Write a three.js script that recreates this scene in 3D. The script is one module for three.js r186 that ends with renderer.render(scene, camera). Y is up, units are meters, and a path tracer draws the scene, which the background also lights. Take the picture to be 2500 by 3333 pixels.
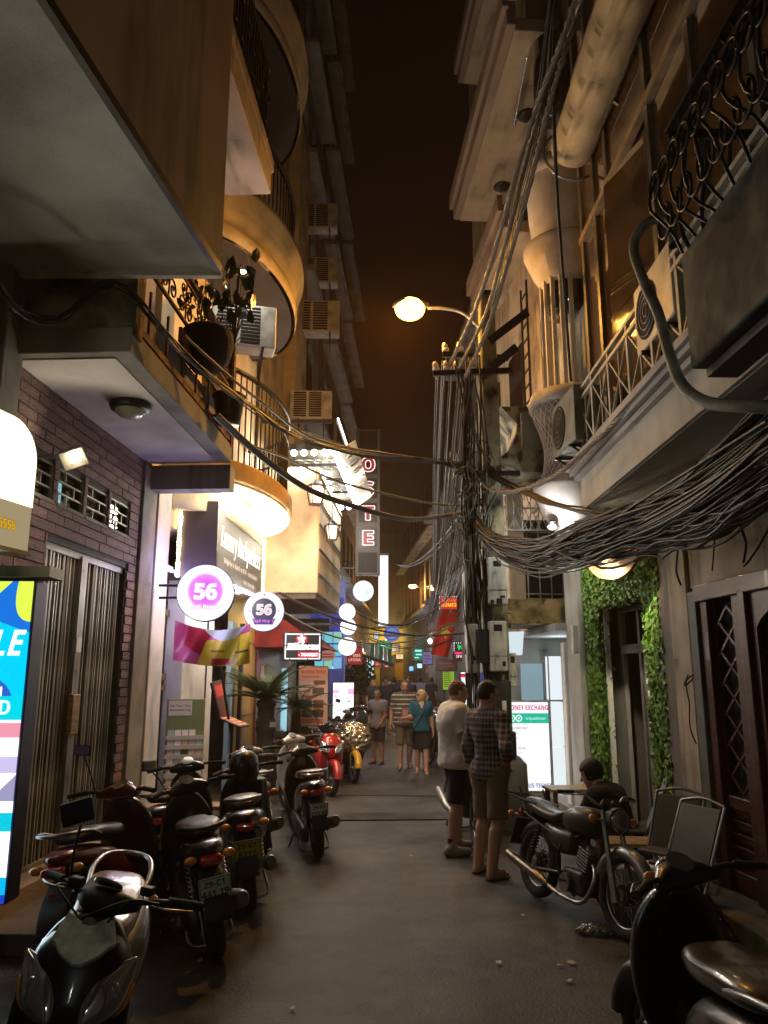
import * as THREE from 'three';
import { mergeGeometries } from 'three/addons/utils/BufferGeometryUtils.js';
import { RoundedBoxGeometry } from 'three/addons/geometries/RoundedBoxGeometry.js';
import { ImprovedNoise } from 'three/addons/math/ImprovedNoise.js';
import { RectAreaLightUniformsLib } from 'three/addons/lights/RectAreaLightUniformsLib.js';

// ---------------------------------------------------------------- camera, sky, haze, exposure
RectAreaLightUniformsLib.init();
const scene = new THREE.Scene();
const camera = new THREE.PerspectiveCamera(67.2, 0.75, 0.05, 400);
camera.position.set(0, 1.75, 0);
camera.lookAt(0, 1.75 + Math.tan(12 * Math.PI / 180), -1);
// night sky over a lit city: a dim brown glow, a little stronger towards the horizon
const skyData = new Float32Array(64 * 32 * 4);
for (let j = 0; j < 32; j++) for (let i = 0; i < 64; i++) {
  const up = Math.max(0, (j - 15.5) / 16), k = 1.25 - 0.5 * up, o = (j * 64 + i) * 4;
  skyData[o] = 0.0036 * k; skyData[o + 1] = 0.0015 * k; skyData[o + 2] = 0.0011 * k; skyData[o + 3] = 1;
}
const sky = new THREE.DataTexture(skyData, 64, 32, THREE.RGBAFormat, THREE.FloatType);
sky.mapping = THREE.EquirectangularReflectionMapping; sky.magFilter = THREE.LinearFilter; sky.needsUpdate = true;
scene.background = sky; scene.environment = sky;
scene.fog = new THREE.FogExp2(0xffcf9c, 0.0026);
const renderer = new THREE.WebGLRenderer({ antialias: true });
renderer.toneMapping = THREE.LinearToneMapping;
renderer.toneMappingExposure = 1;
renderer.shadowMap.enabled = true;

// ---------------------------------------------------------------- helpers
const V3 = THREE.Vector3, PI = Math.PI;
const V = (x, y, d) => new V3(x, y, -d);                 // d = metres ahead of the camera's place
const R = (deg) => deg * PI / 180;
let seed = 12345;
const rnd = (a = 1, b) => {
  seed = (seed + 0x6d2b79f5) | 0; let t = Math.imul(seed ^ (seed >>> 15), 1 | seed);
  t = (t + Math.imul(t ^ (t >>> 7), 61 | t)) ^ t; t = ((t ^ (t >>> 14)) >>> 0) / 4294967296;
  return b === undefined ? t * a : a + t * (b - a);
};
const noise = new ImprovedNoise();
const fbm = (x, y, z = 0, n = 4) => { let s = 0, a = 0.5; for (let i = 0; i < n; i++, a *= 0.5, x *= 2.03, y *= 2.03, z += 7.1) s += a * noise.noise(x, y, z); return s; };
const used = {};
const numbered = (n) => { used[n] = (used[n] || 0) + 1; return used[n] === 1 ? n : n + '_' + String(used[n] - 1).padStart(3, '0'); };
function tag(o, label, category, group) { o.userData.label = label; o.userData.category = category; if (group) o.userData.group = group; return o; }
function thing(name, label, category, at = new V3(), turn = 0, group) {
  const o = new THREE.Group(); o.name = numbered(name); o.position.copy(at); o.rotation.y = turn; scene.add(o);
  return tag(o, label, category, group);
}
const _m = new THREE.Matrix4(), _q = new THREE.Quaternion(), _e = new THREE.Euler(), ONE = new V3(1, 1, 1);
const mat4 = (x = 0, y = 0, z = 0, rx = 0, ry = 0, rz = 0, s = ONE) => new THREE.Matrix4().compose(new V3(x, y, z), new THREE.Quaternion().setFromEuler(new THREE.Euler(rx, ry, rz)), s);
function boxUV(g) {                                        // uv in metres, by the face's main direction
  const p = g.attributes.position, n = g.attributes.normal, uv = new Float32Array(p.count * 2);
  for (let i = 0; i < p.count; i += 3) {
    let nx = 0, ny = 0, nz = 0;
    for (let k = 0; k < 3; k++) { nx += n.getX(i + k); ny += n.getY(i + k); nz += n.getZ(i + k); }
    nx = Math.abs(nx); ny = Math.abs(ny); nz = Math.abs(nz);
    for (let k = i; k < i + 3; k++) {
      const x = p.getX(k), y = p.getY(k), z = p.getZ(k);
      if (ny > nx && ny > nz) { uv[k * 2] = x; uv[k * 2 + 1] = z; } else if (nx > nz) { uv[k * 2] = z; uv[k * 2 + 1] = y; } else { uv[k * 2] = x; uv[k * 2 + 1] = y; }
    }
  }
  g.setAttribute('uv', new THREE.BufferAttribute(uv, 2));
}
const bar4 = (a, b) => {                                   // matrix that lays the y axis from a to b
  const d = b.clone().sub(a), l = d.length() || 1e-6;
  return [new THREE.Matrix4().compose(a.clone().add(b).multiplyScalar(0.5), new THREE.Quaternion().setFromUnitVectors(new V3(0, 1, 0), d.clone().divideScalar(l)), ONE), l];
};
class MB {                                                 // collects pieces and merges them into ONE named mesh
  constructor() { this.g = []; }
  add(g, m) {
    g = g.index ? g.toNonIndexed() : g.clone();
    if (!g.attributes.normal) g.computeVertexNormals();
    for (const k of Object.keys(g.attributes)) if (!['position', 'normal', 'uv', 'color'].includes(k)) g.deleteAttribute(k);
    g.morphAttributes = {}; g.clearGroups();
    if (m) g.applyMatrix4(m);
    this.g.push(g); return this;
  }
  box(w, h, d, x = 0, y = 0, z = 0, rx = 0, ry = 0, rz = 0) { return this.add(new THREE.BoxGeometry(w, h, d), mat4(x, y, z, rx, ry, rz)); }
  rbox(w, h, d, r, x = 0, y = 0, z = 0, rx = 0, ry = 0, rz = 0) { return this.add(new RoundedBoxGeometry(w, h, d, 2, Math.min(r, w / 2.01, h / 2.01, d / 2.01)), mat4(x, y, z, rx, ry, rz)); }
  cyl(r1, r2, h, x = 0, y = 0, z = 0, rx = 0, ry = 0, rz = 0, seg = 16) { return this.add(new THREE.CylinderGeometry(r1, r2, h, seg), mat4(x, y, z, rx, ry, rz)); }
  sph(r, x = 0, y = 0, z = 0, sx = 1, sy = 1, sz = 1, seg = 14) { return this.add(new THREE.SphereGeometry(r, seg, Math.ceil(seg * 0.7)), mat4(x, y, z, 0, 0, 0, new V3(sx, sy, sz))); }
  rod(a, b, r1, r2 = r1, seg = 8) { const [m, l] = bar4(a, b); return this.add(new THREE.CylinderGeometry(r2, r1, l, seg), m); }
  bar(a, b, w, t) { const [m, l] = bar4(a, b); return this.add(new THREE.BoxGeometry(w, l, t), m); }
  tube(pts, r, seg = pts.length * 4, rad = 6, closed = false) { return this.add(new THREE.TubeGeometry(new THREE.CatmullRomCurve3(pts, closed, 'centripetal'), seg, r, rad, closed)); }
  lathe(pr, seg = 24, m, a0 = 0, a1 = 2 * PI) { return this.add(new THREE.LatheGeometry(pr.map((p) => new THREE.Vector2(p[0], p[1])), seg, a0, a1), m); }
  torus(R_, r, x, y, z, rx = 0, ry = 0, rz = 0, arc = 2 * PI, a = 10, b = 28) { return this.add(new THREE.TorusGeometry(R_, r, a, b, arc), mat4(x, y, z, rx, ry, rz)); }
  ext(pts, depth, m, bevel = 0, holes) {
    const s = new THREE.Shape(pts.map((p) => new THREE.Vector2(p[0], p[1])));
    if (holes) for (const h of holes) s.holes.push(new THREE.Path(h.map((p) => new THREE.Vector2(p[0], p[1]))));
    return this.add(new THREE.ExtrudeGeometry(s, { depth, bevelEnabled: bevel > 0, bevelThickness: bevel, bevelSize: bevel, bevelSegments: 2, curveSegments: 12, steps: 1 }), m);
  }
  build(name, material, parent, keepUV) {
    for (const g of this.g) { if (!keepUV) { g.deleteAttribute('uv'); } else if (!g.attributes.uv) g.setAttribute('uv', new THREE.BufferAttribute(new Float32Array(g.attributes.position.count * 2), 2)); }
    const g = this.g.length > 1 ? mergeGeometries(this.g) : this.g[0];
    if (!keepUV) boxUV(g);
    return put(name, g, material, parent);
  }
}
function put(name, g, material, parent) {
  const o = new THREE.Mesh(g, material); o.castShadow = o.receiveShadow = true;
  o.name = parent ? name : numbered(name); (parent || scene).add(o); return o;
}
const mb = () => new MB();
function solo(name, label, category, m, material, group) { return tag(m.build(name, material), label, category, group); }
function ground(name, m, material) { const o = m.build(name, material); o.userData.kind = 'structure'; return o; }
function copy(o, label, at, turn) { const c = o.clone(); c.name = numbered(o.name.replace(/_\d{3}$/, '')); scene.add(c); if (at) c.position.copy(at); if (turn !== undefined) c.rotation.y = turn; c.userData = { ...o.userData }; if (label) c.userData.label = label; return c; }

// a skin through rings: each ring is [x, y, z, half width, half height, tilt of the section about x, squareness]
function loft(rings, seg = 20, caps = true) {
  const pos = [], idx = [], n = rings.length;
  rings.forEach(([x, y, z, hw, hh, tilt = 0, e = 2.5]) => {
    const c = Math.cos(tilt), s = Math.sin(tilt);
    for (let i = 0; i < seg; i++) {
      const a = i / seg * 2 * PI, ca = Math.cos(a), sa = Math.sin(a), q = 2 / e;
      const u = hw * Math.sign(ca) * Math.abs(ca) ** q, v = hh * Math.sign(sa) * Math.abs(sa) ** q;
      pos.push(x + u, y + v * c, z + v * s);
    }
  });
  for (let r = 0; r < n - 1; r++) for (let i = 0; i < seg; i++) { const a = r * seg + i, b = r * seg + (i + 1) % seg; idx.push(a, b, b + seg, a, b + seg, a + seg); }
  if (caps) for (const r of [0, n - 1]) {
    const k = pos.length / 3; pos.push(...rings[r].slice(0, 3));
    for (let i = 0; i < seg; i++) { const a = r * seg + i, b = r * seg + (i + 1) % seg; r ? idx.push(a, b, k) : idx.push(b, a, k); }
  }
  // keep the outside outside whatever way the rings run
  const g = new THREE.BufferGeometry(); g.setAttribute('position', new THREE.Float32BufferAttribute(pos, 3));
  let vol = 0; for (let i = 0; i < idx.length; i += 3) { const a = new V3().fromArray(pos, idx[i] * 3), b = new V3().fromArray(pos, idx[i + 1] * 3), c = new V3().fromArray(pos, idx[i + 2] * 3); vol += a.dot(b.cross(c)); }
  if (vol < 0) for (let i = 0; i < idx.length; i += 3) { const t = idx[i]; idx[i] = idx[i + 1]; idx[i + 1] = t; }
  g.setIndex(idx); g.computeVertexNormals(); return g;
}
function spline(rings, n) {                                // more rings between the given ones
  const out = [], k = rings.length - 1;
  for (let i = 0; i <= n; i++) {
    const t = i / n * k, j = Math.min(k - 1, Math.floor(t)), f = t - j, p = [rings[Math.max(0, j - 1)], rings[j], rings[j + 1], rings[Math.min(k, j + 2)]];
    out.push(rings[0].map((_, c) => { const [a, b, d, e] = p.map((r) => r[c] ?? 2.5); return b + 0.5 * f * (d - a + f * (2 * a - 5 * b + 4 * d - e + f * (3 * (b - d) + e - a))); }));
  }
  return out;
}
// naive surface nets: a smooth mesh of the zero level of f(x, y, z)
function skin(f, lo, hi, c, colour) {
  const n = [0, 1, 2].map((k) => Math.ceil((hi[k] - lo[k]) / c) + 1), [nx, ny, nz] = n, val = new Float32Array(nx * ny * nz);
  const at = (i, j, k) => i + nx * (j + ny * k);
  for (let k = 0; k < nz; k++) for (let j = 0; j < ny; j++) for (let i = 0; i < nx; i++) val[at(i, j, k)] = f(lo[0] + i * c, lo[1] + j * c, lo[2] + k * c);
  const vert = new Int32Array(nx * ny * nz).fill(-1), pos = [], idx = [];
  const E = [[0, 1], [0, 2], [0, 4], [1, 3], [1, 5], [2, 3], [2, 6], [3, 7], [4, 5], [4, 6], [5, 7], [6, 7]];
  for (let k = 0; k < nz - 1; k++) for (let j = 0; j < ny - 1; j++) for (let i = 0; i < nx - 1; i++) {
    const v = [], o = [0, 0, 0]; let m = 0, cnt = 0;
    for (let q = 0; q < 8; q++) { const w = val[at(i + (q & 1), j + ((q >> 1) & 1), k + (q >> 2))]; v.push(w); if (w < 0) m++; }
    if (m === 0 || m === 8) continue;
    for (const [a, b] of E) if ((v[a] < 0) !== (v[b] < 0)) {
      const t = v[a] / (v[a] - v[b]); cnt++;
      for (let q = 0; q < 3; q++) { const pa = (a >> q) & 1, pb = (b >> q) & 1; o[q] += pa + (pb - pa) * t; }
    }
    vert[at(i, j, k)] = pos.length / 3;
    pos.push(lo[0] + (i + o[0] / cnt) * c, lo[1] + (j + o[1] / cnt) * c, lo[2] + (k + o[2] / cnt) * c);
  }
  const quad = (a, b, d, e, flip) => { if (a < 0 || b < 0 || d < 0 || e < 0) return; flip ? idx.push(a, d, b, a, e, d) : idx.push(a, b, d, a, d, e); };
  for (let k = 1; k < nz - 1; k++) for (let j = 1; j < ny - 1; j++) for (let i = 1; i < nx - 1; i++) {
    const s = val[at(i, j, k)] < 0;
    if (s !== (val[at(i + 1, j, k)] < 0)) quad(vert[at(i, j - 1, k - 1)], vert[at(i, j, k - 1)], vert[at(i, j, k)], vert[at(i, j - 1, k)], !s);
    if (s !== (val[at(i, j + 1, k)] < 0)) quad(vert[at(i - 1, j, k - 1)], vert[at(i - 1, j, k)], vert[at(i, j, k)], vert[at(i, j, k - 1)], !s);
    if (s !== (val[at(i, j, k + 1)] < 0)) quad(vert[at(i - 1, j - 1, k)], vert[at(i, j - 1, k)], vert[at(i, j, k)], vert[at(i - 1, j, k)], !s);
  }
  const g = new THREE.BufferGeometry(); g.setAttribute('position', new THREE.Float32BufferAttribute(pos, 3)); g.setIndex(idx);
  if (colour) { const col = new Float32Array(pos.length); for (let i = 0; i < pos.length; i += 3) { const r = colour(pos[i], pos[i + 1], pos[i + 2]); col[i] = r[0]; col[i + 1] = r[1]; col[i + 2] = r[2]; } g.setAttribute('color', new THREE.BufferAttribute(col, 3)); }
  g.computeVertexNormals(); return g;
}
const smin = (a, b, k) => { const h = Math.max(k - Math.abs(a - b), 0) / k; return Math.min(a, b) - h * h * k * 0.25; };
function cone(a, b, ra, rb) {                              // distance to a tapered capsule
  const bx = b[0] - a[0], by = b[1] - a[1], bz = b[2] - a[2], l2 = bx * bx + by * by + bz * bz || 1e-9;
  return (x, y, z) => { const px = x - a[0], py = y - a[1], pz = z - a[2], t = Math.min(1, Math.max(0, (px * bx + py * by + pz * bz) / l2)); return Math.hypot(px - bx * t, py - by * t, pz - bz * t) - ra - (rb - ra) * t; };
}
const ball = (c, r) => (x, y, z) => { const k = Math.hypot((x - c[0]) / r[0], (y - c[1]) / r[1], (z - c[2]) / r[2]); return (k - 1) * Math.min(r[0], r[1], r[2]); };

// ---------------------------------------------------------------- materials
function dataTex(n, fn, srgb = false) {                    // fn(u, v) -> [r, g, b] or a number, 0..1
  const d = new Uint8Array(n * n * 4);
  for (let j = 0; j < n; j++) for (let i = 0; i < n; i++) {
    let c = fn(i / n, j / n); if (typeof c === 'number') c = [c, c, c];
    const o = (j * n + i) * 4; for (let k = 0; k < 3; k++) d[o + k] = Math.max(0, Math.min(255, c[k] * 255)); d[o + 3] = 255;
  }
  const t = new THREE.DataTexture(d, n, n); t.wrapS = t.wrapT = THREE.RepeatWrapping; t.magFilter = THREE.LinearFilter;
  if (srgb) t.colorSpace = THREE.SRGBColorSpace; t.needsUpdate = true; return t;
}
const lerp = THREE.MathUtils.lerp, clamp = THREE.MathUtils.clamp, sstep = THREE.MathUtils.smoothstep;
// tileable noise: smoothed random lattices whose period divides the tile
const LAT = new Float32Array(65536).map(() => rnd(-1, 1));
const tile = (u, v, s, n, z) => {
  let sum = 0, a = 0.5;
  for (let k = 0; k < n; k++, a *= 0.5) {
    const px = Math.max(1, Math.round(s * 2 ** k)), py = Array.isArray(z) ? Math.max(1, Math.round(z[1] * 2 ** k)) : px, zz = Array.isArray(z) ? z[0] : z;
    const x = u * px, y = v * py, i = Math.floor(x), j = Math.floor(y), fx = x - i, fy = y - j, sx = fx * fx * (3 - 2 * fx), sy = fy * fy * (3 - 2 * fy);
    const q = (I, J) => LAT[(((I % px) * 374761 + (J % py) * 66827 + (zz + k * 17) * 9157) >>> 0) & 65535];
    const A = q(i, j), B = q(i + 1, j), Cc = q(i, j + 1), D = q(i + 1, j + 1);
    sum += a * (A + (B - A) * sx + (Cc - A) * sy + (A - B - Cc + D) * sx * sy);
  }
  return sum;
};
const T_grime = dataTex(512, (u, v) => clamp(0.8 + 0.5 * tile(u, v, 5, 5, 1) + 0.14 * (rnd() - 0.5) - 0.6 * Math.max(0, tile(u, v, 3, 3, 9) - 0.12), 0, 1));
const T_streak = dataTex(512, (u, v) => { const s = tile(u, v, 14, 4, [3, 2]), m = tile(u, v, 4, 4, 5); return clamp(0.82 + 0.42 * m - 0.75 * Math.max(0, s - 0.02) * (0.5 + v) + 0.06 * (rnd() - 0.5), 0, 1); });
const T_moss = dataTex(512, (u, v) => { const a = tile(u, v, 5, 5, 2), b = tile(u, v, 9, 4, [6, 5]), k = clamp(0.55 + 1.5 * a, 0, 1), m = sstep(b, 0.02, 0.3); return [lerp(k, 0.2, m), lerp(k * 1.02, 0.24, m), lerp(k * 0.9, 0.17, m)]; });
const T_rust = dataTex(256, (u, v) => { const a = tile(u, v, 8, 5, 4); const m = sstep(a, -0.15, 0.25); return [lerp(0.28, 0.62, m), lerp(0.16, 0.34, m), lerp(0.09, 0.15, m)]; }, true);
const T_asph = dataTex(1024, (u, v) => {
  const big = tile(u, v, 5, 4, 11), mid = tile(u, v, 26, 3, 12), sp = rnd();
  let k = 0.6 + 0.75 * big + 0.4 * mid + (sp > 0.93 ? 0.28 : 0) - (sp < 0.08 ? 0.2 : 0);
  k -= 0.3 * sstep(tile(u, v, 9, 3, 15), 0.12, 0.26);
  return [k, k * 0.96, k * 0.88];
});
const T_asphB = dataTex(512, (u, v) => 0.5 + 0.5 * tile(u, v, 40, 3, 13) + 0.35 * (rnd() - 0.5));
const T_fine = dataTex(256, (u, v) => 0.5 + 0.6 * tile(u, v, 24, 3, 14) + 0.2 * (rnd() - 0.5));
const T_wood = dataTex(256, (u, v) => { const g = tile(u, v, 4, 3, [21, 24]); return clamp(0.75 + 0.6 * g + 0.1 * (rnd() - 0.5), 0, 1); });
const rep = (t, m) => { const c = t.clone(); c.repeat.set(1 / m, 1 / m); c.needsUpdate = true; return c; };
const rcache = {}; const tex = (t, m) => (rcache[t.uuid + m] ??= rep(t, m));
const C = (r, g, b) => new THREE.Color().setRGB(r, g, b);
function M(r, g, b, o = {}) {
  const { map, m = 2, bump, bm = 0.3, bs = 0.003, rough = 0.8, metal = 0, ...rest } = o;
  const p = { color: C(r, g, b), roughness: rough, metalness: metal, ...rest };
  if (map) p.map = tex(map, m);
  if (bump) { p.bumpMap = tex(bump, bm); p.bumpScale = bs; }
  return new THREE.MeshPhysicalMaterial(p);
}
const mt = {
  asphalt: M(0.06, 0.053, 0.046, { map: T_asph, m: 3.7, bump: T_asphB, bm: 0.55, bs: 0.006, rough: 0.62 }),
  patch: M(0.057, 0.05, 0.043, { map: T_asph, m: 2.3, bump: T_asphB, bm: 0.45, bs: 0.005, rough: 0.8 }),
  pave: M(0.2, 0.165, 0.13, { map: T_grime, m: 1.3, bump: T_fine, bs: 0.003 }),
  plasterWhite: M(0.72, 0.7, 0.66, { map: T_streak, m: 2.6, bump: T_fine, bs: 0.002 }),
  plasterClean: M(0.74, 0.72, 0.69, { map: T_grime, m: 3.1, bump: T_fine, bs: 0.001 }),
  plasterGrey: M(0.42, 0.42, 0.39, { map: T_streak, m: 2.2, bump: T_fine, bs: 0.003 }),
  plasterTan: M(0.5, 0.4, 0.28, { map: T_streak, m: 1.9, bump: T_fine, bs: 0.003 }),
  plasterCream: M(0.68, 0.55, 0.34, { map: T_grime, m: 2.4, bump: T_fine, bs: 0.002 }),
  plasterBrown: M(0.36, 0.27, 0.2, { map: T_streak, m: 3.4, bump: T_fine, bs: 0.002 }),
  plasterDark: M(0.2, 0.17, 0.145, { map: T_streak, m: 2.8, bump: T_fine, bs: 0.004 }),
  concrete: M(0.36, 0.35, 0.31, { map: T_moss, m: 1.7, bump: T_grime, bm: 0.7, bs: 0.008 }),
  concretePlain: M(0.3, 0.285, 0.255, { map: T_grime, m: 1.4, bump: T_fine, bs: 0.004 }),
  soffit: M(0.5, 0.52, 0.5, { map: T_grime, m: 3.3, bump: T_fine, bs: 0.001, rough: 0.9 }),
  mortar: M(0.05, 0.045, 0.045, { bump: T_fine, bs: 0.004 }),
  bricks: [M(0.34, 0.2, 0.19, { map: T_grime, m: 0.6, bump: T_fine, bm: 0.2, bs: 0.003 }), M(0.29, 0.175, 0.17, { map: T_grime, m: 0.5, bump: T_fine, bm: 0.22, bs: 0.003 }), M(0.38, 0.235, 0.22, { map: T_grime, m: 0.7, bump: T_fine, bm: 0.18, bs: 0.003 })],
  gate: M(0.36, 0.35, 0.27, { map: T_streak, m: 0.9, rough: 0.5, metal: 0.3 }),
  darkMetal: M(0.035, 0.034, 0.034, { rough: 0.45, metal: 0.6, map: T_grime, m: 0.6 }),
  ironRust: M(0.7, 0.7, 0.7, { map: T_rust, m: 0.5, rough: 0.8, metal: 0.2 }),
  steel: M(0.45, 0.45, 0.44, { rough: 0.35, metal: 0.9, map: T_grime, m: 0.4 }),
  chrome: M(0.75, 0.75, 0.74, { rough: 0.14, metal: 1 }),
  alu: M(0.4, 0.38, 0.34, { rough: 0.35, metal: 0.85, map: T_grime, m: 1 }),
  acWhite: M(0.66, 0.63, 0.54, { rough: 0.5, map: T_grime, m: 0.8 }),
  acGreen: M(0.22, 0.25, 0.21, { rough: 0.6, map: T_grime, m: 0.7 }),
  black: M(0.012, 0.012, 0.013, { rough: 0.55 }),
  hole: M(0.008, 0.008, 0.009, { rough: 0.9 }),
  rubber: M(0.02, 0.02, 0.02, { rough: 0.75, bump: T_fine, bm: 0.05, bs: 0.002 }),
  cable: M(0.022, 0.021, 0.02, { rough: 0.5 }),
  cableGrey: M(0.13, 0.12, 0.1, { rough: 0.6 }),
  glassDark: M(0.03, 0.02, 0.012, { rough: 0.06, specularIntensity: 1, clearcoat: 0.6 }),
  glassClear: M(1, 1, 1, { rough: 0.05, transmission: 1, thickness: 0, ior: 1.45 }),
  lensClear: M(0.9, 0.92, 0.94, { rough: 0.05, transmission: 0.9, thickness: 0, ior: 1.5 }),
  woodRed: M(0.085, 0.018, 0.014, { rough: 0.4, map: T_wood, m: 0.5, clearcoat: 0.25 }),
  woodDark: M(0.06, 0.045, 0.035, { rough: 0.6, map: T_wood, m: 0.5 }),
  woodLight: M(0.5, 0.32, 0.14, { rough: 0.55, map: T_wood, m: 0.4 }),
  woodBrown: M(0.2, 0.11, 0.05, { rough: 0.6, map: T_wood, m: 0.4 }),
  leaf: M(0.05, 0.115, 0.02, { rough: 0.55, transmission: 0.25, thickness: 0 }),
  leafDark: M(0.028, 0.055, 0.016, { rough: 0.4 }),
  grass: M(0.05, 0.1, 0.02, { rough: 0.7 }),
  trunk: M(0.06, 0.045, 0.03, { rough: 0.95, map: T_grime, m: 0.2, bump: T_grime, bm: 0.1, bs: 0.02 }),
  pot: M(0.06, 0.05, 0.045, { rough: 0.35, map: T_grime, m: 0.4 }),
  redCloth: M(0.3, 0.025, 0.03, { rough: 0.85, map: T_grime, m: 1 }),
  white: M(0.75, 0.75, 0.73, { rough: 0.5 }),
  meterBox: M(0.6, 0.6, 0.53, { rough: 0.55, map: T_streak, m: 0.5 }),
  skin: M(0.5, 0.3, 0.21, { rough: 0.5 }),
  blue: M(0.02, 0.04, 0.3, { rough: 0.6 }),
};
// glowing stuff: glow() is the face the eye sees, plus a lamp of its size just in front (see panelLight)
const glow = (r, g, b, k = 1, o = {}) => new THREE.MeshStandardMaterial({ color: 0x050505, emissive: C(r, g, b), emissiveIntensity: k, roughness: 0.5, ...o });
function canvas(w, h, draw) {
  const c = document.createElement('canvas'); c.width = w; c.height = h; const x = c.getContext('2d'); draw(x, w, h);
  const t = new THREE.CanvasTexture(c); t.colorSpace = THREE.SRGBColorSpace; t.magFilter = THREE.LinearFilter; return t;
}
const lit = (t, k = 1, o = {}) => new THREE.MeshStandardMaterial({ color: 0x080808, emissive: 0xffffff, emissiveMap: t, emissiveIntensity: k, roughness: 0.4, ...o });
const printed = (t, o = {}) => new THREE.MeshStandardMaterial({ map: t, roughness: 0.6, ...o });
function text(x, s, px, y, size, fill, o = {}) {
  x.font = (o.style || 'bold') + ' ' + size + 'px ' + (o.font || 'sans-serif'); x.textAlign = o.align || 'center'; x.textBaseline = 'middle';
  if (o.outline) { x.strokeStyle = o.outline; x.lineWidth = o.ow || size / 6; x.lineJoin = 'round'; x.strokeText(s, px, y, o.max); }
  x.fillStyle = fill; x.fillText(s, px, y, o.max);
}
function face(w, h, m, parent, name = 'sign_face', x = 0, y = 0, z = 0, ry = 0) {   // a flat printed or glowing face with its own 0..1 uv
  const o = put(name, new THREE.PlaneGeometry(w, h), m, parent); o.position.set(x, y, z); o.rotation.y = ry; return o;
}
function panelLight(r, g, b, power, w, h, at, towards) {   // power = luminance of the face
  const l = new THREE.RectAreaLight(C(r, g, b), power, w, h); l.position.copy(at); l.lookAt(towards); l.name = 'panel_light'; scene.add(l); return l;
}
function pointLight(r, g, b, cd, at, radius = 1) { const l = new THREE.PointLight(C(r, g, b), cd); l.position.copy(at); l.shadow.radius = radius; l.castShadow = true; l.name = 'lamp_light'; scene.add(l); return l; }
function spotLight(r, g, b, cd, at, to, angle, radius = 2) { const l = new THREE.SpotLight(C(r, g, b), cd, 0, angle, 0.6); l.position.copy(at); l.target.position.copy(to); l.shadow.radius = radius; l.castShadow = true; l.name = 'spot_light'; scene.add(l); scene.add(l.target); return l; }

// ---------------------------------------------------------------- ground
{
  const g = new THREE.PlaneGeometry(70, 150, 70, 150); g.rotateX(-PI / 2); g.translate(0, 0, -55);
  const p = g.attributes.position;
  for (let i = 0; i < p.count; i++) p.setY(i, 0.012 * fbm(p.getX(i) * 0.5, p.getZ(i) * 0.5, 3, 3));
  g.computeVertexNormals();
  ground('street', mb().add(g), mt.asphalt);
  const s = ground('drain_slab', mb().box(1.42, 0.02, 0.5, 0.16, 0.006, -10.35, 0, 0.03, 0), mt.patch);
  for (const [x, z, w, l, a] of [[-0.2, -13.9, 2.4, 3.6, -0.05]]) ground('road_patch', mb().box(w, 0.02, l, x, -0.0005, z, 0, a, 0), M(0.0585, 0.0515, 0.0445, { map: T_asph, m: 3.1, bump: T_asphB, bm: 0.4, bs: 0.005, rough: 0.72 }));
  ground('pavement', mb().rbox(1.6, 0.24, 5.4, 0.02, 3.27, 0, -4.6, 0, 0.06, 0).rbox(1.2, 0.2, 6, 0.02, 3.0, 0, -10.2, 0, 0.07, 0), mt.pave);
}
// walls follow two lines: left x = -3.07 + 0.051 d, right x = 3.15 - 0.07 d
const Lx = (d) => -3.0676 + 0.0511 * d, Rx = (d) => 3.15 - 0.07 * d;
const left = (n, l, c, d, g) => thing(n, l, c, V(Lx(d), 0, d), -0.0511, g);
const right = (n, l, c, d, g) => thing(n, l, c, V(Rx(d), 0, d), 0.07, g);

// ---------------------------------------------------------------- the overhanging building, nearest on the left
{
  const t = thing('overhanging_building', 'plain brown building whose upper floors overhang the left side above the lit signs', 'building', V(-3.4, 0, 2));
  const w = [[-4, -1.9], [1.55, -1.9], [2.18, 3.26], [-4, 3.26]];
  mb().ext([[-4, -7], [0.92, -7], [2.18, 3.26], [-4, 3.26]], 11, mat4(0, 4.74, 0, -PI / 2)).build('upper_wall', mt.plasterBrown, t);
  mb().ext([[-4, -7], [0.91, -7], [2.165, 3.24], [-4, 3.24]], 0.04, mat4(0, 4.697, 0, -PI / 2)).build('soffit', mt.soffit, t);
  mb().bar(new V3(-1.5, 4.68, -3.25), new V3(2.19, 4.68, -3.25), 0.05, 0.05).build('drip_edge', mt.plasterWhite, t);
  mb().bar(new V3(0.92, 4.69, 7), new V3(2.18, 4.69, -3.2), 0.045, 0.05).build('drip_edge', mt.darkMetal, t);
  mb().box(0.4, 4.7, 9.5, 0.1, 2.35, 1.7).build('wall', mt.plasterDark, t);
  mb().rbox(0.34, 4.7, 0.3, 0.02, 0.52, 2.35, -3.28).build('pillar', mt.concretePlain, t);
}

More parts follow.
